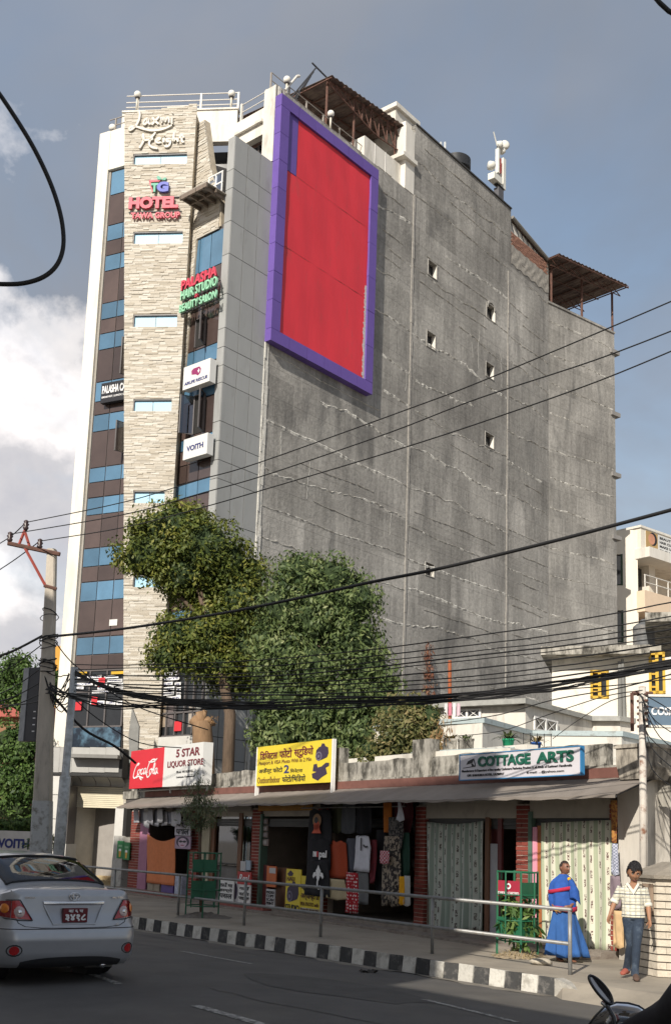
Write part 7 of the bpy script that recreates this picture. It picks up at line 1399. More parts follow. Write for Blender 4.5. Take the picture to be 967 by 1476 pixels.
DG = M('dry_straw', (.42, .33, .18), .95, .3, 30.); hp = thing('straw_heap', 'heap of dry straw and soil at the foot of the right tree guard', 'straw', s2); leafclump(hp, (s2[0]+.02, s2[1]-.15, .2), .38, .04, 420, DG, 'straw', .2, .6, .006); mb = MB(False); mb.grid(lambda u, v: (s2[0]-.42+u*.84, s2[1]-.55+v*.7, .2+.09*math.sin(u*math.pi)*math.sin(v*math.pi)+.012*math.sin(u*31+v*17)), 16, 10); obj('soil', mb, M('dry_soil', (.30, .24, .16), .95, .3, 20., .5, 40), hp)
s3 = gnd(779, 1391, .2); mb = MB(False); mb.lathe([(.05, 0), (.13, .02), (.15, .06), (.11, .10), (.04, .115)], 9, (0, 0, 0)); mb.v = [(x*1.2+.02*math.sin(z*60), y*.7, z*.9) for x, y, z in mb.v]; obj('rock', mb, M('pale_rock', (.42, .38, .31), .9, .2, 12., .5, 30), mw=Matrix.Translation(s3), smooth=True, label='pale flat stone on the kerb edge beside the straw heap', cat='stone')
hp = thing('rubble_heap', 'small heap of soil and stones under the left tree guard', 'soil', sg_); mb = MB(False); mb.grid(lambda u, v: (sg_[0]-.55+u*1.2, sg_[1]-.4+v*.8, .2+.10*math.sin(u*math.pi)*math.sin(v*math.pi)*(1+.4*math.sin(u*23)*math.sin(v*13))), 16, 10); obj('soil', mb, M('grey_soil', (.17, .15, .13), .95, .3, 20., .5, 40), hp)
# left background greenery
T4 = thing('tree', 'bright green tree behind the vertical sign at the far left', 'tree', dep(30, 1220, 46)); foliage('crown', pxblobs([(25, 965, 30, 28), (55, 985, 24, 30), (5, 990, 26, 30), (30, 1005, 34, 26), (82, 985, 14, 28, 2)], 46), LM4, T4, .17, .5, 9., .45, 11); trunk(T4, [Vector(dep(30, 1220, 46)), Vector(dep(32, 1000, 46))], .25, .1)
T5 = thing('tree', 'broad darker green tree under the red roof at the far left', 'tree', dep(20, 1225, 40)); foliage('crown', pxblobs([(10, 1075, 30, 34), (38, 1075, 26, 36), (15, 1125, 36, 34), (45, 1130, 24, 40), (20, 1165, 40, 24), (88, 1090, 8, 40, 4)], 40), LM4, T5, .16, .5, 9., .42, 12); trunk(T5, [Vector(dep(20, 1225, 40)), Vector(dep(22, 1100, 40))], .25, .1)
HGE = thing('hedge', 'clipped green hedge above the white banner wall', 'hedge', dep(10, 1230, 34)); foliage('leaves', [(dep(x, 1190, 34), .42, .4, .24) for x in range(-20, 48, 11)], LM4, HGE, .09, .5, 9., .16, 14)
for k, (x, y, w, c_, m_) in enumerate(((68, 1212, 9, 7, LM3), (80, 1208, 6, 8, LM3), (72, 1222, 10, 5, LM5), (46, 1215, 8, 6, LM4))):
    p = dep(x, y, 26.5-.0*k); TT = thing('shrub', ('dry brown shrub at the foot of the concrete pole', 'dry seed heads between the two poles', 'low grey green shrub between the poles', 'small green shrub left of the concrete pole')[k], 'plant', (p[0], p[1], .2)); foliage('leaves', [(p, w*26.5/FL, .2, c_*26.5/FL)], m_, TT, .1, .3, 9., .12, 20+k, core=False); trunk(TT, [Vector((p[0], p[1], .2)), Vector(p)], .03, .02, 'stem')
# ---------------------------------------------------------------- overhead cables
def wire(pts, Y0, Y1, r, label, group, jit=0., n=6, seed=0, nm='overhead_cable'):
    x0, x1 = pts[0][0], pts[-1][0]; rr = random.Random(seed); P = []
    C = []
    for i in range(len(pts)-1):                       # catmull-rom in the picture's own units, then set at real depth
        p0, p1, p2, p3 = pts[max(i-1, 0)], pts[i], pts[i+1], pts[min(i+2, len(pts)-1)]
        for k in range(5): t = k/5; C.append(tuple(.5*((2*p1[j])+(-p0[j]+p2[j])*t+(2*p0[j]-5*p1[j]+4*p2[j]-p3[j])*t*t+(-p0[j]+3*p1[j]-3*p2[j]+p3[j])*t**3) for j in (0, 1)))
    C.append(pts[-1])
    for i, (x, y) in enumerate(C):
        u = (x-x0)/(x1-x0); Yd = 1/(1/Y0+(1/Y1-1/Y0)*u); p = Vector(dep(x, y, Yd)); 
        if jit and 0 < i < len(C)-1: p += Vector((0, rr.uniform(-jit, jit), rr.uniform(-jit, jit)))
        P.append(p)
    obj(nm, MB(False).tube(P, r, n, False), CABLE, smooth=True, label=label, cat='cable', group=group)
GA, GB_, GC_ = 'high bare wires from the pole insulators', 'thin cables sagging between pole and right edge', 'twisted cables of the thick dark bundle'
E_ = 24.2
wire([(38, 753), (182, 723), (290, 691), (373, 667), (590, 589), (690, 551), (860, 480), (1000, 420)], E_, 14, .011, 'topmost of the three thin wires rising to the right from the pole', GA)
wire([(15, 770), (182, 741), (290, 711), (385, 684), (560, 624), (690, 574), (860, 518), (1000, 464)], E_, 14, .011, 'middle of the three thin wires rising to the right from the pole', GA)
wire([(58, 780), (180, 760), (290, 732), (400, 700), (560, 652), (690, 610), (860, 550), (1000, 492)], E_, 14, .011, 'lowest of the three thin wires rising to the right from the pole', GA)
wire([(-20, 795), (15, 774), (38, 753)], 26, E_, .013, 'thin wire running left from the upper insulator out of the picture', GA); wire([(-20, 834), (20, 808), (58, 780)], 26, E_, .013, 'thin wire running left from the right insulator down to the edge', GA)
wire([(70, 918), (180, 906), (320, 884), (436, 861), (535, 839), (640, 818), (809, 777), (1000, 726)], E_, 14, .027, 'thick black cable crossing in front of both trees and the plaster wall', None); wire([(-20, 952), (20, 938), (66, 914)], 26, E_, .03, 'thick black cable from the pole collar to the left edge', None)
base = [(105, 968), (180, 1000), (320, 1016), (480, 1014), (640, 1008), (792, 989), (880, 974), (1000, 952)]
for k in range(10):
    dy = (k-4.5)*1.1; pts = [(x, y+dy*(.5+.5*(x > 200))+(random.Random(k*9+i).uniform(-2.5, 2.5))) for i, (x, y) in enumerate(base)]; wire(pts, 24, 15.5, .009 if k % 3 else .016, 'one of the black cables twisted into the thick bundle over the awnings', GC_, .015, seed=k)
ORD = 'first second third fourth fifth sixth seventh eighth ninth tenth lowest'.split()
rows_ = [(950, 948, 923, 873), (958, 957, 934, 894), (962, 966, 943, 905), (966, 972, 950, 912), (972, 978, 955, 921), (975, 984, 968, 932), (980, 988, 978, 942), (985, 996, 984, 950), (988, 1000, 992, 958), (970, 1000, 1003, 968), (992, 1006, 1003, 985)]
for k, (a, b, c, d) in enumerate(rows_):
    rr = random.Random(k); wire([(105, a+8), (210, (a+b)/2+rr.uniform(0, 6)+4), (400, b+2), (640, c), (830, (c*.42+d*.58)), (1000, d-8-rr.uniform(0, 4))], 24, 15+rr.uniform(-1, 1), rr.choice((.008, .010, .012)), 'thin cable above the thick bundle, %s counting from the top' % ORD[k], GB_, .006, seed=k)
for k in range(8):
    rr = random.Random(50+k); wire([(rr.uniform(66, 72), rr.uniform(985, 1000)), (150, 1005+rr.uniform(0, 22)), (260, 1012+rr.uniform(-8, 16)), (400, 1012+rr.uniform(-6, 8))], 24, 21, .011, 'one of the loose cables sagging between pole and tree above the porch', 'loose cables between pole and tree', .01, seed=k)
wire([(100, 1000), (140, 1035), (200, 1070), (262, 1078)], 24, 25, .012, 'thin cable dropping from the steel pole towards the liquor sign', None); wire([(75, 1000), (120, 1050), (165, 1075), (196, 1100)], 24.2, 26, .03, 'thick service cable dropping from the pole behind the liquor sign', None)
wire([(80, 925), (112, 962), (190, 1015), (300, 1052)], 24.2, 26, .014, 'cable dropping diagonally from the pole collar past the steel pole', None)
for k, (a, b) in enumerate((((-20, 1008), (62, 962)), ((-20, 1016), (62, 982)), ((-20, 1024), (64, 998)), ((-20, 978), (60, 930)), ((-20, 1013), (62, 1010)))):
    wire([a, ((a[0]+b[0])/2, (a[1]+b[1])/2+5), b], 26, E_, .013, 'one of the cables fanning from the pole to the left edge', 'cables fanning to the left edge')
wire([(640, 1042), (720, 1030), (800, 1008), (900, 990), (1000, 962)], 26, 15, .010, 'thin cable rising over the villa terrace to the right edge', None); wire([(640, 1062), (720, 1054), (790, 1030), (870, 1004), (925, 995)], 26, 17, .008, 'thin cable from the villa ledge to the blue sign post', None); wire([(796, 1065), (830, 1040), (880, 1010), (925, 1000)], 25, 17, .008, 'short thin cable from the villa terrace to the sign post', None)
for k, (a, m_, b) in enumerate((((925, 1005), (945, 1040), (1000, 1075)), ((925, 1015), (940, 1080), (1000, 1128)), ((925, 1008), (950, 1062), (1000, 1098)), ((926, 1030), (940, 1110), (1000, 1150)), ((925, 1000), (960, 1020), (1000, 1050)), ((925, 1012), (935, 1062), (1000, 1112)))):
    wire([a, m_, b], 17, 15.5, .008, 'one of the thin cables drooping right from the blue sign post', 'cables drooping from the sign post')
wire([(-20, 112), (10, 143), (45, 205), (75, 260), (90, 310), (93, 350), (82, 384), (60, 402), (30, 410), (-20, 411)], 3.0, 3.0001, .0052, 'black cable loop hanging close to the camera at the upper left', None, nm='hanging_cable') if False else None
P = [Vector(dep(x, y, 3.)) for x, y in ((-25, 105), (-5, 128), (20, 165), (45, 205), (63, 240), (78, 275), (89, 312), (93, 345), (90, 368), (80, 387), (62, 401), (35, 409), (8, 410), (-25, 408))]
Q = P
for _ in range(2):
    R_ = [Q[0]]
    for a, b in zip(Q, Q[1:]): R_ += [a*.75+b*.25, a*.25+b*.75]
    Q = R_+[Q[-1]]
obj('hanging_cable', MB(False).tube(Q, .0068, 8), CABLE, smooth=True, label='black cable loop hanging close to the camera at the upper left', cat='cable')
obj('hanging_cable', MB(False).tube([Vector(dep(935, -14, 3)), Vector(dep(950, 4, 3)), Vector(dep(963, 16, 3)), Vector(dep(990, 30, 3))], .0075, 8), CABLE, smooth=True, label='short piece of black cable cutting the upper right corner', cat='cable')
# ---------------------------------------------------------------- unseen block added across the street to shade shops and road
OB = thing('opposite_shade_block', 'unseen plaster block added across the street behind the camera to cast shade', 'building', (-15, 4, 0)); A = Vector((-4., -2.)); D = Vector((-.64, .77)).normalized(); Nn = Vector((-D.y, D.x)); Nn = Nn if Nn.x < 0 else -Nn
s0, s1 = 2.1, 22.; q = [A+D*s0, A+D*s1, A+D*s1+Nn*10, A+D*s0+Nn*10]; OH = 17.3
mb = MB(False); mb.vprism([tuple(p) for p in q], 0, OH); q = [A+D*-4., A+D*(s0-.01), A+D*(s0-.01)+Nn*10, A+D*-4.+Nn*10]; mb.vprism([tuple(p) for p in q], 0, 10.1); obj('wall', mb, M('shade_block_plaster', (.62, .57, .50), .9, .1, 1.), OB); mb = MB(False)  # low wing sized to shade the near road; pale plaster bounces light
for f in range(5):
    for k in range(6): c = A+D*(s0+1.2+k*3.)-Nn*.02; e = c+D*1.6; mb.quad([(c.x, c.y, 1.2+f*3.3), (e.x, e.y, 1.2+f*3.3), (e.x, e.y, 2.8+f*3.3), (c.x, c.y, 2.8+f*3.3)])
obj('window', mb, DGLASS, OB, kind='stuff')
# ---------------------------------------------------------------- silver saloon car seen from behind
ch = math.radians(-36.); CX, CY, CZ = -2.90, 13.30, crown(5.9)-.005
CM = Matrix(((math.cos(ch), math.sin(ch), 0, CX), (-math.sin(ch), math.cos(ch), 0, CY), (0, 0, 1, CZ), (0, 0, 0, 1)))
CAR = thing('car', 'silver four door saloon car driving away, seen from behind at the left edge', 'car', mw=CM)
PAINTC = M('silver_paint', (.43, .44, .46), .33, .04, 6., metal=.45, spec=.5, coat=.6); BLKP = M('black_plastic', (.03, .03, .032), .5, .1); LAMPR = M('lamp_red', (.42, .012, .015), .12, .12, 25., spec=.6, coat=.8); LAMPC = M('lamp_clear', (.52, .40, .38), .15, .2, 30., spec=.6, coat=.8); LAMPO = M('lamp_amber', (.75, .22, .02), .15, .15, 30., coat=.8)
HW = .875
def yr(z):                                          # rear profile
    pts = [(.18, .16), (.24, .06), (.34, .02), (.52, .0), (.62, .02), (.66, .055), (.80, .10), (.95, .115), (1.02, .12), (1.055, .14), (1.075, .20)]
    for (a, ya), (b, yb) in zip(pts, pts[1:]):
        if z <= b: f = max(0, (z-a)/(b-a)); f = f*f*(3-2*f) if False else f; return ya+(yb-ya)*f
    return pts[-1][1]
def hw(z, y):
    w = HW-.10*max(0, (z-.62)/.5)**1.6-.10*max(0, (.34-z)/.2)**2
    if y > 3.6: w -= .16*((y-3.6)/.95)**2
    return w
RC_ = .26
def PS(s, z, off=0.):
    """point on the shell: s along the contour from the tail's centre line, + to the right"""
    sg = 1 if s >= 0 else -1; a = abs(s); w = hw(z, 0); rc = RC_; fl = w-rc; y0 = yr(z); bow = .07
    if a <= fl: x = a; y = y0+bow*(a/w)**2; n = (0.12*a/w, -1)
    elif a <= fl+rc*1.5708:
        t = (a-fl)/rc; x = fl+rc*math.sin(t); y = y0+bow*(fl/w)**2+rc*(1-math.cos(t))*1.25; n = (math.sin(t), -math.cos(t))
    else:
        y = y0+bow*(fl/w)**2+rc*1.25+(a-fl-rc*1.5708); x = hw(z, y); n = (1, 0)
    return (sg*(x+n[0]*off), y+n[1]*off, z)
def gridS(s0, s1, z0, z1, ns, nz_, mat, nm, off=0., par=CAR, zf=None):
    mb = MB(False); mb.grid(lambda u, v: PS(s0+(s1-s0)*u, (z0+(z1-z0)*v) if zf is None else zf(u, v), off), ns, nz_); return obj(nm, mb, mat, par, mw=CM, smooth=True)
SL = .88+4.05
def ztop(s):                                        # upper edge of the lower body: lid corner at the tail, belt line on the sides
    a = abs(s)
    y = PS(s, .9)[1]; 
    if a < .62: return 1.075
    return 1.075-.09*min(1, (a-.62)/.35)-(.0 if y < 3.2 else .16*((y-3.2)/1.3)**1.5)
# wheel arches are cut as openings
WYR, WYF = 1.0, 3.62
def inarch(p): return any((p[1]-wy)**2+(p[2]-.33)**2 < .365**2 for wy in (WYR, WYF))
mb = MB(False); NS_, NZ = 260, 30; SM = 5.1
for j in range(NZ+1):
    for i in range(NS_+1):
        s = -SM+2*SM*i/NS_; zt_ = ztop(s); z = .2+(zt_-.2)*j/NZ; q = PS(s, min(z, 1.0749)); mb.vs([(q[0], min(q[1], 4.52), q[2])])
for j in range(NZ):
    for i in range(NS_):
        a = j*(NS_+1)+i; c = [mb.v[k] for k in (a, a+1, a+NS_+2, a+NS_+1)]; m_ = tuple(sum(v[k] for v in c)/4 for k in range(3))
        if abs(m_[0]) > .6 and inarch(m_): continue
        mb.face((a, a+1, a+NS_+2, a+NS_+1))
obj('body', mb, PAINTC, CAR, mw=CM, smooth=True)
# lid, cabin and bonnet: cross sections
def cab(y):                                          # (z centre, half width of roof/deck, z shoulder)
    K = [(.20, 1.078, .50), (.26, 1.095, .55), (.62, 1.115, .58), (.78, 1.20, .585), (1.30, 1.40, .575), (1.55, 1.455, .56), (2.2, 1.48, .56), (2.75, 1.44, .56), (3.05, 1.34, .58), (3.60, 1.02, .62), (4.1, .92, .62), (4.5, .78, .55)]
    for a, b in zip(K, K[1:]):
        if y <= b[0]: f = max(0, (y-a[0])/(b[0]-a[0])); return tuple(a[k]+(b[k]-a[k])*f for k in (1, 2))
    return K[-1][1:]
YS = [.20, .23, .26, .4, .55, .62, .70, .78, .95, 1.12, 1.30, 1.42, 1.55, 1.8, 2.2, 2.5, 2.75, 2.9, 3.05, 3.3, 3.6, 3.9, 4.2, 4.5]
def sec(y, n=24):
    zc, rw = cab(y); zb = ztop(.88+y)-.0; xb = hw(.98, y)-(.0 if y > .5 else .13*(1-(y-.2)/.3)); P = []
    for k in range(n+1):
        u = -1+2*k/n; a = abs(u); sg = 1 if u >= 0 else -1
        if a < .62: x = rw*a/.62; z = zc-.035*(a/.62)**2.2
        else: f = (a-.62)/.38; x = rw+(xb-rw)*f**(.85); z = zc-.035+(zb-(zc-.035))*(f**.9)
        P.append((sg*x, y, z))
    return P
ROWS = [sec(y) for y in YS]; n = 25
def patch(nm, i0, i1, k0, k1, mat, inset=0., par=CAR, lift=0.):
    mb = MB(False)
    for i in range(i0, i1+1): mb.vs([(p[0], p[1], p[2]+lift) for p in ROWS[i][k0:k1+1]])
    w = k1-k0+1
    for i in range(i1-i0):
        for k in range(w-1): a = i*w+k; mb.face((a, a+1, a+w+1, a+w))
    return obj(nm, mb, mat, par, mw=CM, smooth=True)
iw0, iw1 = YS.index(.70), YS.index(1.42); kg0, kg1 = 4, 20; is0, is1 = YS.index(.95), YS.index(3.3)
mb = MB(False); 
for R_ in ROWS: mb.vs(R_)
for i in range(len(YS)-1):
    for k in range(24):
        if iw0 <= i < iw1 and kg0 <= k < kg1: continue
        if YS.index(2.9) <= i < YS.index(3.6) and kg0 <= k < kg1: continue
        if is0 <= i < is1 and (k in (1, 2, 3) or k in (20, 21, 22)) and i not in (YS.index(2.2),): continue
        a = i*25+k; mb.face((a, a+1, a+26, a+25))
o_ = obj('roof_and_deck', mb, PAINTC, CAR, mw=CM, smooth=True)
CG = glassm('car_glass', (.20, .24, .24), .0, .03); patch('rear_window', iw0, iw1, kg0, kg1, CG); patch('windscreen', YS.index(2.9), YS.index(3.6), kg0, kg1, CG)
for k0, k1 in ((1, 4), (20, 23)): patch('side_window', is0, YS.index(2.2), k0, k1, CG); patch('side_window', YS.index(2.5), is1, k0, k1, CG)
# black seal round the rear window
mb = MB(False)
e = [ROWS[iw0][k] for k in range(kg0, kg1+1)]+[ROWS[i][kg1] for i in range(iw0+1, iw1+1)]+[ROWS[iw1][k] for k in range(kg1-1, kg0-1, -1)]+[ROWS[i][kg0] for i in range(iw1-1, iw0-1, -1)]
mb.tube([Vector(p)+Vector((0, -.003, .006)) for p in e], .014, 5); obj('window_seal', mb, BLACK, CAR, mw=CM)
# interior
INT = M('car_interior', (.06, .06, .065), .9, .2); mb = MB(False); mb.box(-.66, .66, .72, 1.5, .95, 1.09); obj('parcel_shelf', mb, INT, CAR, mw=CM)
for x in (-.36, .36):
    mb = MB(False); mb.box(x-.24, x+.24, 1.35, 1.5, .7, 1.12); mb.lathe([(.07, -.09), (.12, -.05), (.12, .05), (.07, .09)], 12, (x, 1.45, 1.2)); obj('rear_seat', mb, INT, CAR, mw=CM, smooth=False); mb = MB(False); mb.box(x-.25, x+.25, 2.25, 2.4, .5, 1.08); mb.lathe([(.07, -.11), (.12, -.06), (.12, .06), (.08, .11)], 12, (x, 2.32, 1.21)); obj('front_seat', mb, INT, CAR, mw=CM)
obj('dashboard', MB(False).box(-.66, .66, 3.0, 3.5, .8, 1.0), INT, CAR, mw=CM); obj('floor_pan', MB(False).box(-.78, .78, .3, 4.3, .19, .30), BLACK, CAR, mw=CM); obj('cabin_shell', MB(False).box(-.76, .76, .75, 3.6, .3, .34), INT, CAR, mw=CM); obj('mirror', MB(False).box(-.12, .12, 2.95, 2.99, 1.24, 1.32), BLACK, CAR, mw=CM)
# bumper lower insert, lamps, plate recess
gridS(-.62, .62, .20, .33, 20, 4, BLKP, 'bumper_insert', .006, zf=lambda u, v: .195+v*(.125-.05*abs(2*u-1)**3))
mb = MB(False); P = [PS(-1.05+2.1*k/40, .635, .0005) for k in range(41)]; mb.tube([Vector(p) for p in P], .006, 4); obj('bumper_gap', mb, BLACK, CAR, mw=CM)
P = [PS(s, z, .001) for s, z in ((-.73, 1.06), (-.725, .90), (-.70, .78), (-.66, .70), (-.58, .66), (-.4, .645), (0, .64), (.4, .645), (.58, .66), (.66, .70), (.70, .78), (.725, .90), (.73, 1.06))]; obj('boot_gap', MB(False).tube([Vector(p) for p in P], .005, 4), BLACK, CAR, mw=CM)
def lampPoly(pts, mat, nm, par, off=.012, sgn=1, nn=7):
    """quad patch in (s,z): corners bl, br, tr, tl"""
    mb = MB(False); bl, br, tr, tl = [Vector(p) for p in pts]
    def fn(u, v): p = bl.lerp(br, u).lerp(tl.lerp(tr, u), v); b_ = off*(.35+.65*min(1, 5*min(u, 1-u, v, 1-v)+.15)); return PS(sgn*p.x, p.y, b_)
    mb.grid(fn, nn*2, nn); return obj(nm, mb, mat, par, mw=CM, smooth=True)
for sg in (-1, 1):
    Lm = lampPoly([(.50, .735), (.735, .755), (.725, .945), (.65, .950)], LAMPR, 'tail_lamp', CAR, .016, sg); lampPoly([(.74, .757), (1.14, .80), (1.16, .925), (.73, .945)], M('lamp_dark_red', (.20, .01, .012), .12, .15, 25., coat=.8), 'outer_lens', Lm, .018, sg)
    for s_, z_, r_, m_ in ((.645, .825, .058, LAMPC), (.80, .86, .05, LAMPO), (.645, .825, .03, CHROME)):
        mb = MB(False); ring = [(0, 0)]; b = mb.vs([PS(sg*s_, z_, .032)]); 
        for q_, of in ((.6, .031), (1., .02)): mb.vs([PS(sg*(s_+r_*q_*math.cos(k*math.pi/8)), z_+r_*q_*1.05*math.sin(k*math.pi/8), of+(m_ is CHROME)*.004) for k in range(16)])
        for k in range(16): j = (k+1) % 16; mb.face((b, b+1+k, b+1+j)); mb.face((b+1+k, b+17+k, b+17+j, b+1+j))
        obj('bulb_reflector', mb, m_, Lm, mw=CM, smooth=True)
    mb = MB(False); mb.tube([Vector(PS(sg*s, z, .013)) for s, z in ((.50, .73), (.66, .735), (.80, .75), (1.15, .797), (1.17, .93), (.77, .952), (.64, .957), (.50, .73))], .006, 4); obj('lamp_seal', mb, BLACK, Lm, mw=CM)
    mb = MB(False); b = mb.vs([PS(sg*.70, .40, .008)]+[PS(sg*(.70+.055*math.cos(k*math.pi/7)), .40+.05*math.sin(k*math.pi/7), .008) for k in range(14)])
    for k in range(14): mb.face((b, b+1+k, b+1+(k+1) % 14))
    obj('reflector', mb, LAMPR, CAR, mw=CM); mb = MB(False); mb.tube([Vector(PS(sg*(.70+.085*math.cos(k*math.pi/7)), .40+.06*math.sin(k*math.pi/7), .0)) for k in range(15)], .008, 4); obj('reflector_rim', mb, BLKP, CAR, mw=CM)
lampPoly([(-.37, .905), (.37, .905), (.38, .945), (-.38, .945)], M('bright_silver', (.75, .76, .78), .22, .03, metal=.8), 'boot_garnish', CAR, .05)
rec = lampPoly([(-.25, .685), (.25, .685), (.35, .90), (-.35, .90)], M('recess_shade_silver', (.36, .365, .385), .35, .05, metal=.7), 'plate_recess', CAR, .003); mb = MB(False); mb.tube([Vector(PS(s, z, .004)) for s, z in ((-.37, .905), (-.26, .685), (.26, .685), (.37, .905))], .010, 5); obj('recess_rim', mb, PAINTC, CAR, mw=CM)  # flush patch in darker silver paints the shade of the plate recess
pl_y = yr(.79)-.035; PLT = obj('number_plate', MB(False).box(-.15, .15, pl_y-.012, pl_y+.03, .705, .865), M('plate_maroon', (.14, .012, .02), .5, .05), CAR, mw=CM)
class LocalPl:                                       # text plane on the car's tail, facing backwards
    M = CM
def ctext(s, x0, x1, z0, z1, y, mat, par, **k): return text('lettering', s, LocalPl, x0, x1, z0, z1, -y, mat, par, **k)
ctext('बा ६ च', -.09, .09, .815, .85, pl_y-.014, TW, CAR, bold=.02); ctext('३४१८', -.13, .13, .718, .80, pl_y-.014, TW, CAR, bold=.04)
ctext('COROLLA', -.60, -.48, .975, .993, yr(.985)+.008, CHROME, CAR, bold=.03, ext=.006); ctext('ALTIS', .48, .62, .975, .995, yr(.985)+.008, CHROME, CAR, bold=.03, ext=.006); ctext('G', .53, .56, .665, .69, yr(.68)+.008, CHROME, CAR, ext=.006)
mb = MB(False); cz, cy = .995, yr(.995)-.012
for rx, rz, ox, oz in ((.068, .045, 0, 0), (.024, .042, 0, 0), (.048, .018, 0, .012)): mb.tube([Vector((ox+rx*math.cos(k*math.pi/10), cy, cz+oz+rz*math.sin(k*math.pi/10))) for k in range(21)], .0065, 5, False)
obj('oval_emblem', mb, CHROME, CAR, mw=CM, smooth=True); mb = MB(False); mb.lathe([(.008, 0), (.01, .004), (.004, .006)], 8, (.24, 0, 0)); mb.v = [(x, yr(.925)-.03-z, .925+y) for x, y, z in mb.v]; obj('key_lock', mb, BLACK, CAR, mw=CM)
# wheels
TY = M('tyre', (.022, .021, .021), .85, .2, 20., .3, 60); RIM = M('alloy', (.45, .45, .46), .35, .05, metal=.8)
for x in (-.76, .76):
    for y in (WYR, WYF):
        sgx = 1 if x > 0 else -1; T_ = obj('tyre', MB(False).lathe([(.20, -.10), (.30, -.10), (.315, -.085), (.32, -.03), (.314, -.025), (.314, -.018), (.32, -.013), (.32, .013), (.314, .018), (.314, .025), (.32, .03), (.315, .085), (.30, .10), (.20, .10)], 28, (0, 0, 0), 'x'), TY, CAR, mw=CM @ Matrix.Translation((x, y, .32)), smooth=True)
        mb = MB(False); mb.lathe([(.03, .09*sgx), (.06, .085*sgx), (.17, .06*sgx), (.205, .09*sgx), (.205, 0)], 24, (0, 0, 0), 'x'); obj('rim', mb, RIM, T_, mw=CM @ Matrix.Translation((x, y, .32)), smooth=True); obj('wheel_well', MB(False).lathe([(.39, -.1), (.39, .1)], 18, (0, 0, 0), 'x'), BLACK, CAR, mw=CM @ Matrix.Translation((x*.93-.1*sgx, y, .34)))
mb = MB(False); mb.tube([(.42, .12, .20), (.42, .5, .21)], .032, 10); obj('exhaust', mb, CHROME, CAR, mw=CM, smooth=True); mb = MB(False); mb.tube([(.3, .35, .24), (.62, .35, .24)], .09, 10); obj('silencer', mb, STEEL, CAR, mw=CM, smooth=True)
# ---------------------------------------------------------------- parked scooter in the near corner
def S3(x, y, Y): return Vector(dep(x, y, Y))
SCT = thing('motorcycle', 'dark parked motorcycle in the near right corner with one round edged mirror showing', 'motorcycle', (2.2, 6.0, .1)); GB = M('gloss_black', (.02, .02, .022), .2, .1, coat=.6)
YM = 5.6; c = S3(866, 1427, YM); rx, rz = 16.5*YM/FL, 19.5*YM/FL; tl = math.radians(28)
def mo(a, k=1.): x, z = rx*k*math.cos(a)*(1+.12*math.sin(a)), rz*k*math.sin(a); return Vector((c.x+x*math.cos(tl)-z*math.sin(tl)*-1*-1, c.y+.25*x, c.z+x*math.sin(-tl)+z*math.cos(tl)))
P = [mo(2*math.pi*k/28) for k in range(28)]
mb = MB(False); b0_ = mb.vs([tuple(p*1) for p in P]); b1_ = mb.vs([tuple(c+(p-c)*.93+Vector((0, .03, 0))) for p in P]); cb_ = mb.vs([tuple(c+Vector((0, .05, 0)))])
for k in range(28): j = (k+1) % 28; mb.face((b0_+k, b0_+j, b1_+j, b1_+k)); mb.face((cb_, b1_+k, b1_+j))
mb.tube(P+[P[0]], .007, 6, False); obj('mirror_housing', mb, GB, SCT, smooth=True)
mb = MB(False); b = mb.vs([tuple(c+Vector((0, .002, 0)))]+[tuple(c+(p-c)*.90) for p in P])
for k in range(28): mb.face((b, b+1+k, b+1+(k+1) % 28))
obj('mirror_glass', mb, M('mirror_glass', (.35, .35, .36), .06, .02, metal=1.), SCT)
obj('mirror_stem', MB(False).tube([c+Vector((.01, .02, -rz*.9)), S3(876, 1452, 5.58), S3(884, 1466, 5.55), S3(890, 1495, 5.5)], .011, 8), GB, SCT, smooth=True)
WSG = glassm('smoked_windscreen', (.14, .135, .13), .06, .03); E0 = [(842, 1485), (856, 1466), (870, 1452), (888, 1445), (905, 1446), (920, 1450), (929, 1456), (926, 1463), (910, 1467), (890, 1472)]
mb = MB(False); cc = S3(884, 1466, 5.9); P = [S3(x, y, 5.9) for x, y in E0]; b = mb.vs([tuple(cc+Vector((0, -.10, .01)))]+[tuple(p) for p in P])
for k in range(len(P)): mb.face((b, b+1+k, b+1+(k+1) % len(P)))
obj('windscreen', mb, WSG, SCT, smooth=True); obj('windscreen_edge', MB(False).tube(P[:9], .006, 6), GB, SCT, smooth=True)
mb = MB(False)
hb = S3(905, 1480, 5.6)
mb.tube([S3(870, 1492, 5.6), S3(888, 1480, 5.6), S3(915, 1474, 5.65), S3(940, 1478, 5.7)], .016, 8); mb.tube([S3(868, 1494, 5.6), S3(845, 1500, 5.5)], .022, 8); obj('handlebar', mb, GB, SCT, smooth=True)
mb = MB(False); q = S3(893, 1475, 5.75); mb.lathe([(.02, -.03), (.07, -.025), (.075, .0), (.06, .03), (.02, .035)], 16, tuple(q)); obj('dial_housing', mb, GB, SCT, smooth=True); mb = MB(False); q = S3(886, 1468, 5.7); mb.lathe([(.01, -.02), (.022, 0), (.01, .02)], 10, tuple(q)); obj('indicator', mb, M('indicator_wine', (.15, .03, .03), .3), SCT)
f_ = Vector((q.x, q.y, 0)); mb = MB(False); mb.tube([Vector((q.x, q.y, 1.02)), Vector((q.x-.05, q.y+.35, .55)), Vector((q.x-.08, q.y+.55, .42))], .03, 8); obj('fork', mb, STEEL, SCT, smooth=True)
obj('front_wheel', MB(False).lathe([(.25, -.04), (.29, -.045), (.31, 0), (.29, .045), (.25, .04)], 28, (0, 0, 0), 'x'), TY, SCT, mw=Matrix.Translation((q.x-.08, q.y+.55, crown(9)+.31)) @ Matrix.Rotation(.3, 4, 'Z'), smooth=True)
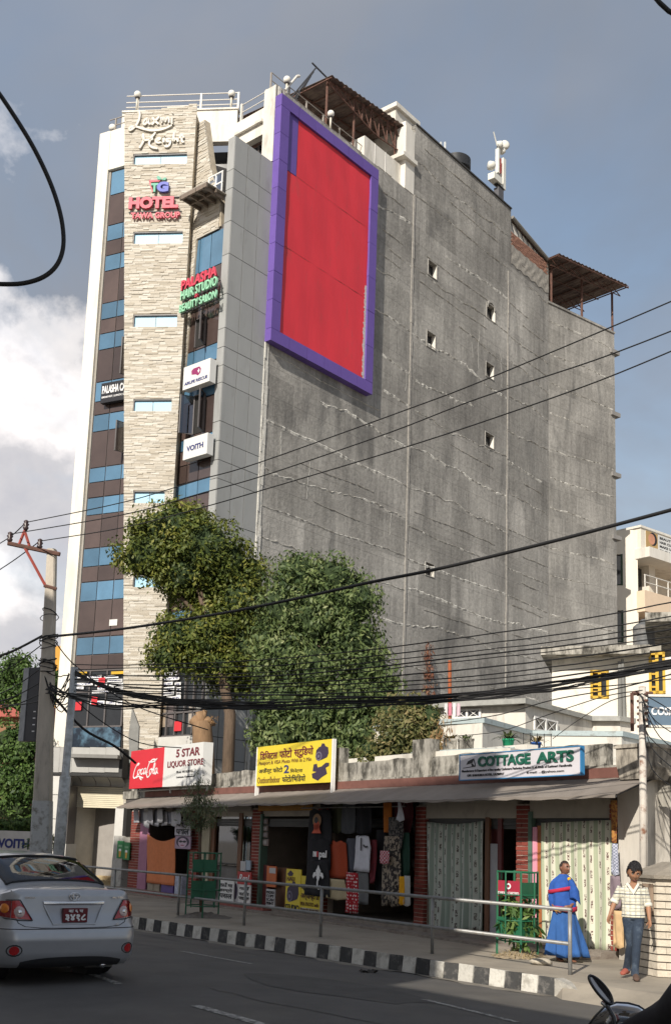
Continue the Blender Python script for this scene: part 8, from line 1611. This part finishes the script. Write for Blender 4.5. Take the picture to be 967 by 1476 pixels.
obj('front_wheel', MB(False).lathe([(.25, -.04), (.29, -.045), (.31, 0), (.29, .045), (.25, .04)], 28, (0, 0, 0), 'x'), TY, SCT, mw=Matrix.Translation((q.x+.35, q.y-.75, crown(9)+.31)) @ Matrix.Rotation(.3, 4, 'Z'), smooth=True).name = 'rear_wheel'
mb = MB(False); mb.tube([Vector((q.x, q.y-.05, .95)), Vector((q.x+.12, q.y-.35, .92)), Vector((q.x+.3, q.y-.75, .80)), Vector((q.x+.42, q.y-1.0, .82))], [.08, .17, .15, .09], 12); mb.tube([Vector((q.x, q.y+.1, .5)), Vector((q.x+.35, q.y-.75, .45))], .12, 10); obj('tank_and_seat', mb, GB, SCT, smooth=True)
# rider's sleeve, body leaning in from outside the frame
RD = thing('person', 'rider in a dark grey jacket, only a sleeve reaching in at the corner', 'person', (3.0, 6.0, .1)); JK = M('dark_jacket', (.032, .030, .034), .9, .2, 5., .25, 14)
mb = MB(False); sh_ = S3(985, 1440, 5.3); el_ = S3(962, 1462, 5.45); hd_ = S3(905, 1484, 5.6)
mb.tube([S3(1060, 1435, 5.1), S3(1010, 1436, 5.2), sh_, el_, S3(935, 1474, 5.52), hd_], [.12, .11, .085, .072, .062, .045], 14); mb.v = [(x+.004*math.sin(z*90+x*60), y, z+.005*math.sin(x*80)) for x, y, z in mb.v]; obj('jacket_sleeve', mb, JK, RD, smooth=True)
mb = MB(False); t_ = S3(1075, 1435, 5.1); mb.tube([Vector((t_.x, t_.y, .75)), Vector((t_.x, t_.y, 1.05)), Vector((t_.x, t_.y, 1.3)), Vector((t_.x, t_.y, 1.42))], [.17, .18, .2, .10], 14); obj('torso', mb, JK, RD, smooth=True); mb = MB(False); mb.lathe([(.02, -.13), (.08, -.09), (.1, 0), (.08, .09), (.02, .13)], 14, (t_.x, t_.y, 1.6)); obj('head', mb, M('skin_brown', (.20, .10, .06), .6), RD, smooth=True); mb = MB(False); mb.tube([Vector((t_.x, t_.y, .85)), Vector((t_.x-.3, t_.y+.1, .8)), Vector((t_.x-.35, t_.y+.1, .35)), Vector((t_.x-.35, t_.y+.15, .12))], [.1, .085, .06, .05], 10); obj('leg', mb, JK, RD, smooth=True)
# ---------------------------------------------------------------- people
SKIN = M('skin_warm', (.33, .17, .10), .55, .08, 9.); SKIN2 = M('skin_dark_brown', (.21, .095, .06), .5, .08, 9.); HAIR = M('black_hair', (.012, .011, .012), .45, .3, 60., .6, 120)
def etube(mb, P, R, n=14, up=(0, 1, 0)):
    """tapering limb with elliptic rings; R = (across, along up)"""
    P = [Vector(p) for p in P]; base = len(mb.v); up = Vector(up)
    for i, p in enumerate(P):
        d = (P[min(i+1, len(P)-1)]-P[max(i-1, 0)]).normalized(); b = (up-d*up.dot(d)); b = b.normalized() if b.length > .05 else d.orthogonal().normalized(); a = d.cross(b); ra, rb_ = R[i] if isinstance(R[i], tuple) else (R[i], R[i])
        mb.vs([tuple(p+a*ra*math.cos(2*math.pi*j/n)+b*rb_*math.sin(2*math.pi*j/n)) for j in range(n)])
    for i in range(len(P)-1):
        for j in range(n): k = (j+1) % n; mb.face((base+i*n+j, base+i*n+k, base+(i+1)*n+k, base+(i+1)*n+j))
    mb.face(range(base, base+n)); mb.face(range(base+(len(P)-1)*n, base+len(P)*n))
def ball(mb, c, rx, ry, rz, n=14):
    base = len(mb.v)
    for i in range(1, 10):
        f = math.pi*i/10; mb.vs([(c[0]+rx*math.sin(f)*math.cos(2*math.pi*j/n), c[1]+ry*math.sin(f)*math.sin(2*math.pi*j/n), c[2]+rz*math.cos(f)) for j in range(n)])
    for i in range(8):
        for j in range(n): k = (j+1) % n; mb.face((base+i*n+j, base+i*n+k, base+(i+1)*n+k, base+(i+1)*n+j))
    mb.face(range(base, base+n)); mb.face(range(base+8*n, base+9*n))
def fuse(nm, mb, mat, parent, mw, vox=.008, sm=6, f=.5):
    o = obj(nm, mb, mat, parent, mw=mw, smooth=True); r = o.modifiers.new('r', 'REMESH'); r.mode = 'VOXEL'; r.voxel_size = vox; r.use_smooth_shade = True; s = o.modifiers.new('s', 'SMOOTH'); s.iterations = sm; s.factor = f; return o
def hand(mb, wrist, d, side, palm_n, curl=.5, s=1.):
    """palm, four unequal bent fingers and a thumb; d = pointing direction"""
    w = Vector(wrist); d = Vector(d).normalized(); nn = Vector(palm_n).normalized(); nn = (nn-d*nn.dot(d)).normalized(); a = d.cross(nn)*side; L = .075*s
    etube(mb, [w-d*.02, w+d*L*.4, w+d*L], [(.023*s, .017*s), (.036*s, .016*s), (.036*s, .014*s)], 10, tuple(nn))
    for k, (off, ln) in enumerate(((-.028, .055), (-.010, .068), (.010, .064), (.027, .050))):
        b0 = w+d*L*.92+a*off*s; P = [b0]; dd = d.copy()
        for j in range(3): dd = (dd+nn*curl*(.5+.25*j)).normalized(); P.append(P[-1]+dd*ln*s*(.45, .32, .25)[j])
        etube(mb, P, [.0088*s, .0082*s, .0075*s, .006*s], 8)
    t0 = w+d*.018*s-a*.028*s; etube(mb, [t0, t0+(d*.6-a*.7+nn*.3).normalized()*.032*s, t0+(d*.6-a*.7+nn*.3).normalized()*.032*s+(d*.9-a*.1+nn*.35).normalized()*.03*s], [.012*s, .0095*s, .007*s], 8)
def head(parent, mw, skin, hairfn, hairm, s=1.):
    """face looks along -y"""
    def surf(th, ph, ex=0.):
        x, y, z = math.sin(ph)*math.sin(th), -math.sin(ph)*math.cos(th), math.cos(ph)
        rx, ry, rz = .073, .094, .112
        if z < 0: rx *= 1-.30*(-z)**1.3; ry *= 1-.12*(-z)
        p = Vector((x*rx, y*ry+.004, z*rz)); fr = max(0, -y)
        g = lambda cx, cz, sx, sz: math.exp(-((p.x-cx)/sx)**2-((p.z-cz)/sz)**2)*fr
        d = .024*g(0, -.022, .011, .016)+.012*g(0, .004, .008, .02)+.006*g(0, .028, .045, .010)-.010*g(-.028, .010, .014, .011)-.010*g(.028, .010, .014, .011)+.006*g(-.038, -.02, .018, .02)+.006*g(.038, -.02, .018, .02)+.008*g(0, -.058, .022, .008)+.004*g(0, -.068, .014, .006)-.005*g(0, -.062, .02, .003)+.013*g(0, -.094, .022, .016)
        return p*(1+ex)+Vector((0, -d, 0))
    S_ = lambda v: (v[0]*s, v[1]*s, v[2]*s)
    mb = MB(False); mb.grid(lambda u, v: S_(surf(u*2*math.pi, .02+v*(math.pi-.04))), 56, 44); hd = obj('head', mb, skin, parent, mw=mw, smooth=True)
    for sg in (-1, 1):
        mb = MB(False); ball(mb, (sg*.074*s, .012*s, -.004*s), .010*s, .018*s, .030*s, 10); obj('ear', mb, skin, hd, mw=mw, smooth=True)
        mb = MB(False); ball(mb, (sg*.028*s, -.080*s, .010*s), .011*s, .004*s, .0042*s, 10); obj('eye', mb, M('eye_white', (.6, .57, .52), .3), hd, mw=mw, smooth=True); mb = MB(False); ball(mb, (sg*.028*s, -.0845*s, .010*s), .0055*s, .0015*s, .0042*s, 8); obj('iris', mb, BLACK, hd, mw=mw)
        mb = MB(False); mb.tube([Vector(S_((sg*.014, -.092, .028))), Vector(S_((sg*.028, -.092, .033))), Vector(S_((sg*.044, -.082, .029)))], .0050*s, 5); obj('eyebrow', mb, HAIR, hd, mw=mw)
    mb = MB(False); mb.tube([Vector(S_((-.024, -.089, -.060))), Vector(S_((0, -.098, -.064))), Vector(S_((.024, -.089, -.060)))], .0062*s, 6); obj('mouth', mb, M('lip_brown', (.10, .03, .03), .5), hd, mw=mw, smooth=True)
    mb = MB(False); n1, n2 = 60, 34
    P = {}
    for j in range(n2+1):
        for i in range(n1+1):
            th, ph = 2*math.pi*i/n1, math.pi*j/n2+.01; P[i, j] = hairfn(th, ph)
    for j in range(n2):
        for i in range(n1):
            if all(P[q][0] for q in ((i, j), (i+1, j), (i+1, j+1), (i, j+1))):
                b = mb.vs([S_(surf(2*math.pi*q[0]/n1, math.pi*q[1]/n2+.01, P[q][1])) for q in ((i, j), (i+1, j), (i+1, j+1), (i, j+1))]); mb.face((b, b+1, b+2, b+3))
    ho = obj('hair', mb, hairm, hd, mw=mw); md = ho.modifiers.new('w', 'WELD'); md.merge_threshold = .0005; md = ho.modifiers.new('s', 'SOLIDIFY'); md.thickness = .006*s; return hd
def hair_full(th, ph):
    z = math.cos(ph); f = math.cos(th)*math.sin(ph); lim = .36+.10*math.sin(th*5) if f > .25 else (-.15 if f > -.2 else -.55); return (z > lim, .17+.07*max(0, z)+.02*math.sin(th*17)*math.sin(ph*13)+.05*max(0, f)*(z > .3))
def hair_short(th, ph):
    z = math.cos(ph); f = math.cos(th)*math.sin(ph); return (z > (.62 if f > .2 else (.1 if f > -.2 else -.45)), .025)
def facemw(x, y, z, az, tilt=0., roll=0.): return Matrix.Translation((x, y, z)) @ Matrix.Rotation(az, 4, 'Z') @ Matrix.Rotation(tilt, 4, 'X') @ Matrix.Rotation(roll, 4, 'Y')
# --- young man walking towards the camera
g0 = Vector(gnd(908, 1411, .2)); MZ = math.atan2(g0.x, g0.y); MM = Matrix.Translation(g0) @ Matrix.Rotation(-MZ, 4, 'Z')
PM = thing('person', 'young man with black hair in a cream checked shirt and jeans walking towards us', 'person', mw=MM)
mb = MB(False)
etube(mb, [(.05, 0, .84), (.045, .0, 1.0), (.04, 0, 1.14), (.04, 0, 1.23)], [(.13, .09), (.13, .09), (.13, .09), (.10, .07)])
etube(mb, [(.045, .01, 1.22), (.06, -.005, 1.30), (.065, -.02, 1.36)], [.055, .048, .046]); 
for S_ in (((-.10, 0, 1.21), (-.195, .02, 1.04), (-.27, -.07, .84), 1), ((.18, 0, 1.21), (.25, .045, 1.01), (.265, -.06, .80), -1)):
    a, b, c_, sd = S_; etube(mb, [a, ((a[0]+b[0])/2, (a[1]+b[1])/2, (a[2]+b[2])/2), b, tuple(Vector(b).lerp(Vector(c_), .4)), c_], [.048, .043, .036, .034, .022]); d = Vector(c_)-Vector(b); hand(mb, c_, tuple(d+Vector((0, -.03, -.05))), sd, (0.6*sd*-1*-1, -.5, .1), .45, .95)
fuse('body', mb, SKIN, PM, MM, .0055, 3)
for H_, K_, A_2, T_2 in (((.115, 0, .84), (.085, -.13, .47), (.065, -.17, .10), (.085, -.31, .045)), ((-.015, 0, .84), (-.045, .02, .47), (-.05, .16, .11), (-.085, .04, .04))):
    pass
mb = MB(False)
etube(mb, [(.05, .0, .93), (.05, .0, .86), (.05, .0, .80)], [(.135, .10), (.15, .115), (.14, .11)])
for H_, K_, A_2 in (((.115, 0, .82), (.085, -.16, .46), (.06, -.17, .10)), ((-.015, 0, .82), (.01, .0, .46), (-.045, .20, .13))):
    H_, K_, A_2 = Vector(H_), Vector(K_), Vector(A_2); etube(mb, [H_, H_.lerp(K_, .5), K_, K_.lerp(A_2, .35), K_.lerp(A_2, .8), A_2, A_2+Vector((0, 0, -.04))], [(.092, .098), (.078, .084), (.060, .066), (.060, .064), (.052, .056), (.056, .062), (.058, .066)])
fuse('jeans', mb, M('denim', (.028, .042, .068), .85, .25, 5., .5, 60, col2=(.075, .10, .135), c2=.58, sc2=4.), PM, MM, .009, 4)
for q, yw, m_ in (((.068, -.20, 0), .1, M('brown_shoe', (.10, .06, .045), .7)), ((-.055, .18, .03), -.35, M('red_sandal', (.36, .10, .07), .7))):
    mb = MB(False); R_ = Matrix.Rotation(yw, 3, 'Z'); P = [Vector(q)+R_ @ Vector(v) for v in ((0, .07, .045), (0, .03, .06), (0, -.06, .05), (0, -.13, .035), (0, -.165, .028))]; etube(mb, P, [(.032, .04), (.038, .05), (.045, .042), (.044, .03), (.028, .02)], 12, (0, 0, 1)); fuse('shoe', mb, m_, PM, MM, .007, 3)
def plaid():
    m = bpy.data.materials.new('checked_cotton'); m.use_nodes = True; t = m.node_tree; n = t.nodes; l = t.links; b = n['Principled BSDF']; b.inputs['Roughness'].default_value = .9
    tcn = n.new('ShaderNodeTexCoord'); sp = n.new('ShaderNodeSeparateXYZ'); l.new(tcn.outputs['Object'], sp.inputs[0])
    def ln(o, sc, th): 
        a = n.new('ShaderNodeMath'); a.operation = 'MULTIPLY'; a.inputs[1].default_value = sc; l.new(o, a.inputs[0]); f = n.new('ShaderNodeMath'); f.operation = 'FRACT'; l.new(a.outputs[0], f.inputs[0]); g_ = n.new('ShaderNodeMath'); g_.operation = 'LESS_THAN'; g_.inputs[1].default_value = th; l.new(f.outputs[0], g_.inputs[0]); return g_.outputs[0]
    prev = None; 
    for o, sc, th, c in ((sp.outputs[0], 14, .35, (.58, .56, .44)), (sp.outputs[2], 11, .35, (.60, .57, .46)), (sp.outputs[2], 22, .12, (.16, .17, .20)), (sp.outputs[0], 14, .07, (.28, .28, .26)), (sp.outputs[2], 7, .07, (.07, .08, .10))):
        mx = n.new('ShaderNodeMix'); mx.data_type = 'RGBA'; l.new(ln(o, sc, th), mx.inputs[0]); mx.inputs[7].default_value = (*c, 1)
        if prev: l.new(prev, mx.inputs[6])
        else: mx.inputs[6].default_value = (.72, .70, .60, 1)
        prev = mx.outputs[2]
    l.new(prev, b.inputs['Base Color']); nz = n.new('ShaderNodeTexNoise'); nz.inputs['Scale'].default_value = 12; l.new(tcn.outputs['Object'], nz.inputs[0]); bp = n.new('ShaderNodeBump'); bp.inputs['Strength'].default_value = .6; bp.inputs['Distance'].default_value = .03; l.new(nz.outputs[0], bp.inputs['Height']); l.new(bp.outputs[0], b.inputs['Normal']); return m
PLD = plaid(); mb = MB(False)
etube(mb, [(.05, 0, .83), (.05, 0, .88), (.045, 0, 1.0), (.04, 0, 1.12), (.04, 0, 1.21), (.045, .005, 1.265), (.05, .005, 1.285)], [(.165, .125), (.16, .12), (.15, .115), (.158, .12), (.160, .11), (.10, .075), (.06, .06)], 18)
for a, b in (((-.10, 0, 1.225), (-.20, .02, 1.045)), ((.185, 0, 1.225), (.245, .045, 1.02))): a, b = Vector(a), Vector(b); etube(mb, [a, a.lerp(b, .35), a.lerp(b, .8), b, b+(b-a).normalized()*.03], [.068, .064, .056, .058, .056])
fuse('shirt', mb, PLD, PM, MM, .008, 4)
for a, b in (((-.20, .02, 1.045), (-.215, .005, 1.01)), ((.245, .045, 1.02), (.25, .025, .98))): mb = MB(False); etube(mb, [a, b], [.062, .060]); obj('rolled_cuff', mb, M('shirt_cream', (.70, .68, .60), .9), PM, mw=MM, smooth=True)
mb = MB(False); mb.prism([(-.02, 1.31), (.05, 1.20), (.115, 1.31), (.135, 1.285), (.055, 1.14), (-.045, 1.285)], .085, .12); mb.v = [(x, -y-.012, z) for x, y, z in mb.v]; obj('collar', mb, M('shirt_cream', (.70, .68, .60)), PM, mw=MM)
mb = MB(False); mb.prism([(.0, 1.30), (.055, 1.20), (.10, 1.30)], .10, .106); mb.v = [(x, -y, z) for x, y, z in mb.v]; obj('neck_opening', mb, SKIN, PM, mw=MM)
head(PM, MM @ facemw(.07, -.045, 1.44, .12, .34, .05), SKIN, hair_full, HAIR, 1.2)
# --- man in blue robes standing by the railing
g1 = Vector(gnd(812, 1386, .2)); MZ = math.atan2(g1.x, g1.y); RM = Matrix.Translation(g1) @ Matrix.Rotation(-MZ, 4, 'Z')
PR = thing('person', 'smiling man in a bright blue robe with red band standing behind the railing', 'person', mw=RM)
s_ = g1.y/FL; LX = lambda x: (x-812)*s_*1.02; LZ = lambda y: (1386-y)*s_
mb = MB(False); etube(mb, [(0, 0, .75), (0, 0, 1.0), (.0, 0, 1.2), (0, 0, 1.27)], [(.13, .1), (.13, .1), (.16, .1), (.1, .08)]); etube(mb, [(0, 0, 1.25), (.0, -.01, 1.36)], [.055, .05])
for x, t in ((-.09, .06), (.07, .12)): etube(mb, [(x*.8, 0, .78), (x, 0, .42), (x, .0, .1), (x+.01, -.0, .05)], [.08, .055, .038, .036]); etube(mb, [(x, .03, .04), (x+.02+t*.3, -.05, .035), (x+.04+t*.5, -.14, .02)], [(.034, .035), (.04, .026), (.034, .014)], 10, (0, 0, 1))
a, b, c_ = (-.15, 0, 1.2), (-.20, .0, .95), (-.13, -.12, .80); etube(mb, [a, b, c_], [.045, .036, .024]); hand(mb, c_, (.8, -.5, -.15), 1, (0, 1, -.3), .8, .9)
a, b, c_ = (.15, 0, 1.2), (.20, -.02, .97), (.10, -.15, .85); etube(mb, [a, b, c_], [.045, .036, .024]); hand(mb, c_, (-.7, -.5, -.1), -1, (0, 1, -.3), .8, .9)
fuse('body', mb, SKIN2, PR, RM, .006, 3)
def cloth(nm, rings, mat, nf, amp, seed, n=72, par=PR, mw=RM):
    rr = random.Random(seed); ph = [rr.uniform(0, 6.28) for _ in range(4)]; mb = MB(False); k_ = len(rings)
    for i, (cx, cy, z, rx, ry, am) in enumerate(rings):
        P = []
        for j in range(n):
            th = 2*math.pi*j/n; w = 1+am*(.6*math.sin(nf*th+ph[0]+i*.12)+.3*math.sin(nf*1.7*th+ph[1]-i*.2)+.25*math.sin(nf*.5*th+ph[2]))
            P.append((cx+rx*w*math.cos(th), cy+ry*w*math.sin(th), z+(.02*math.sin(th*3+ph[3]) if i in (k_-1,) else 0)))
        mb.vs(P)
    for i in range(k_-1):
        for j in range(n): k = (j+1) % n; mb.face((i*n+j, i*n+k, i*n+n+k, i*n+n+j))
    o = obj(nm, mb, mat, par, mw=mw, smooth=True); md = o.modifiers.new('sub', 'SUBSURF'); md.levels = md.render_levels = 1; md = o.modifiers.new('s', 'SOLIDIFY'); md.thickness = .008; return o
BLU = M('blue_robe', (.022, .085, .34), .85, .2, 6., .7, 11); REDC = M('red_cloth', (.42, .02, .06), .85, .1, 8.); YLC = M('yellow_cloth', (.75, .42, .02), .8)
cloth('skirt', [(.0, 0, .86, .155, .12, .02), (.0, 0, .76, .175, .135, .04), (.01, 0, .60, .21, .155, .09), (.02, 0, .42, .25, .18, .17), (.035, 0, .24, .285, .20, .22), (.045, 0, .09, .31, .22, .24)], M('blue_skirt', (.028, .10, .30), .85, .2, 6., .7, 9, streak=2), 7, .1, 3)
cloth('cape', [(.0, -.01, 1.345, .062, .062, .04), (.0, -.01, 1.315, .088, .08, .06), (.0, 0, 1.27, .15, .115, .06), (-.01, 0, 1.20, .205, .145, .05), (-.01, 0, 1.08, .215, .16, .09), (-.015, 0, .95, .215, .17, .12), (-.005, 0, .84, .205, .17, .07), (.0, 0, .79, .19, .16, .06)], BLU, 5, .06, 5)
mb = MB(False); mb.grid(lambda u, v: (.07+.17*u+.02*v, -.13-.05*math.sin(u*3.1)-.02*v, 1.27-.18*u*u-v*(.30-.10*u)+.0), 10, 12); o_ = obj('cape_end', mb, BLU, PR, mw=RM, smooth=True); o_.modifiers.new('s', 'SOLIDIFY').thickness = .01
n = 40; mb = MB(False)
for (z_, k) in ((1.14, 0), (1.085, 1)): mb.vs([(-.01+.234*math.cos(th), .174*math.sin(th)*1.02, z_+.05*math.cos(th)) for th in [math.pi*.80+j*math.pi*1.05/n for j in range(n+1)]])
for j in range(n): mb.face((j, j+1, n+2+j, n+1+j))
o_ = obj('red_band', mb, REDC, PR, mw=RM, smooth=True); o_.modifiers.new('s', 'SOLIDIFY').thickness = .02
mb = MB(False); 
for z_ in (.845, .775): mb.vs([(.0+.212*math.cos(th), .182*math.sin(th), z_+.01*math.cos(3*th)) for th in [j*2*math.pi/n for j in range(n)]])
for j in range(n): k = (j+1) % n; mb.face((j, k, n+k, n+j))
o_ = obj('belt', mb, REDC, PR, mw=RM, smooth=True); o_.modifiers.new('s', 'SOLIDIFY').thickness = .012
mb = MB(False)
for z_ in (.842, .778): mb.vs([(.0+.222*math.cos(th), .192*math.sin(th), z_) for th in [math.pi*1.28+j*.06 for j in range(7)]])
for j in range(6): mb.face((j, j+1, 8+j, 7+j))
obj('yellow_patch', mb, YLC, PR, mw=RM); mb = MB(False); ball(mb, (.085, -.125, 1.275), .028, .02, .028); obj('yellow_knot', mb, YLC, PR, mw=RM, smooth=True)
head(PR, RM @ facemw(.02, -.02, 1.44, .75, .02, .0), SKIN2, hair_short, M('cropped_hair', (.035, .025, .022), .8), .98)
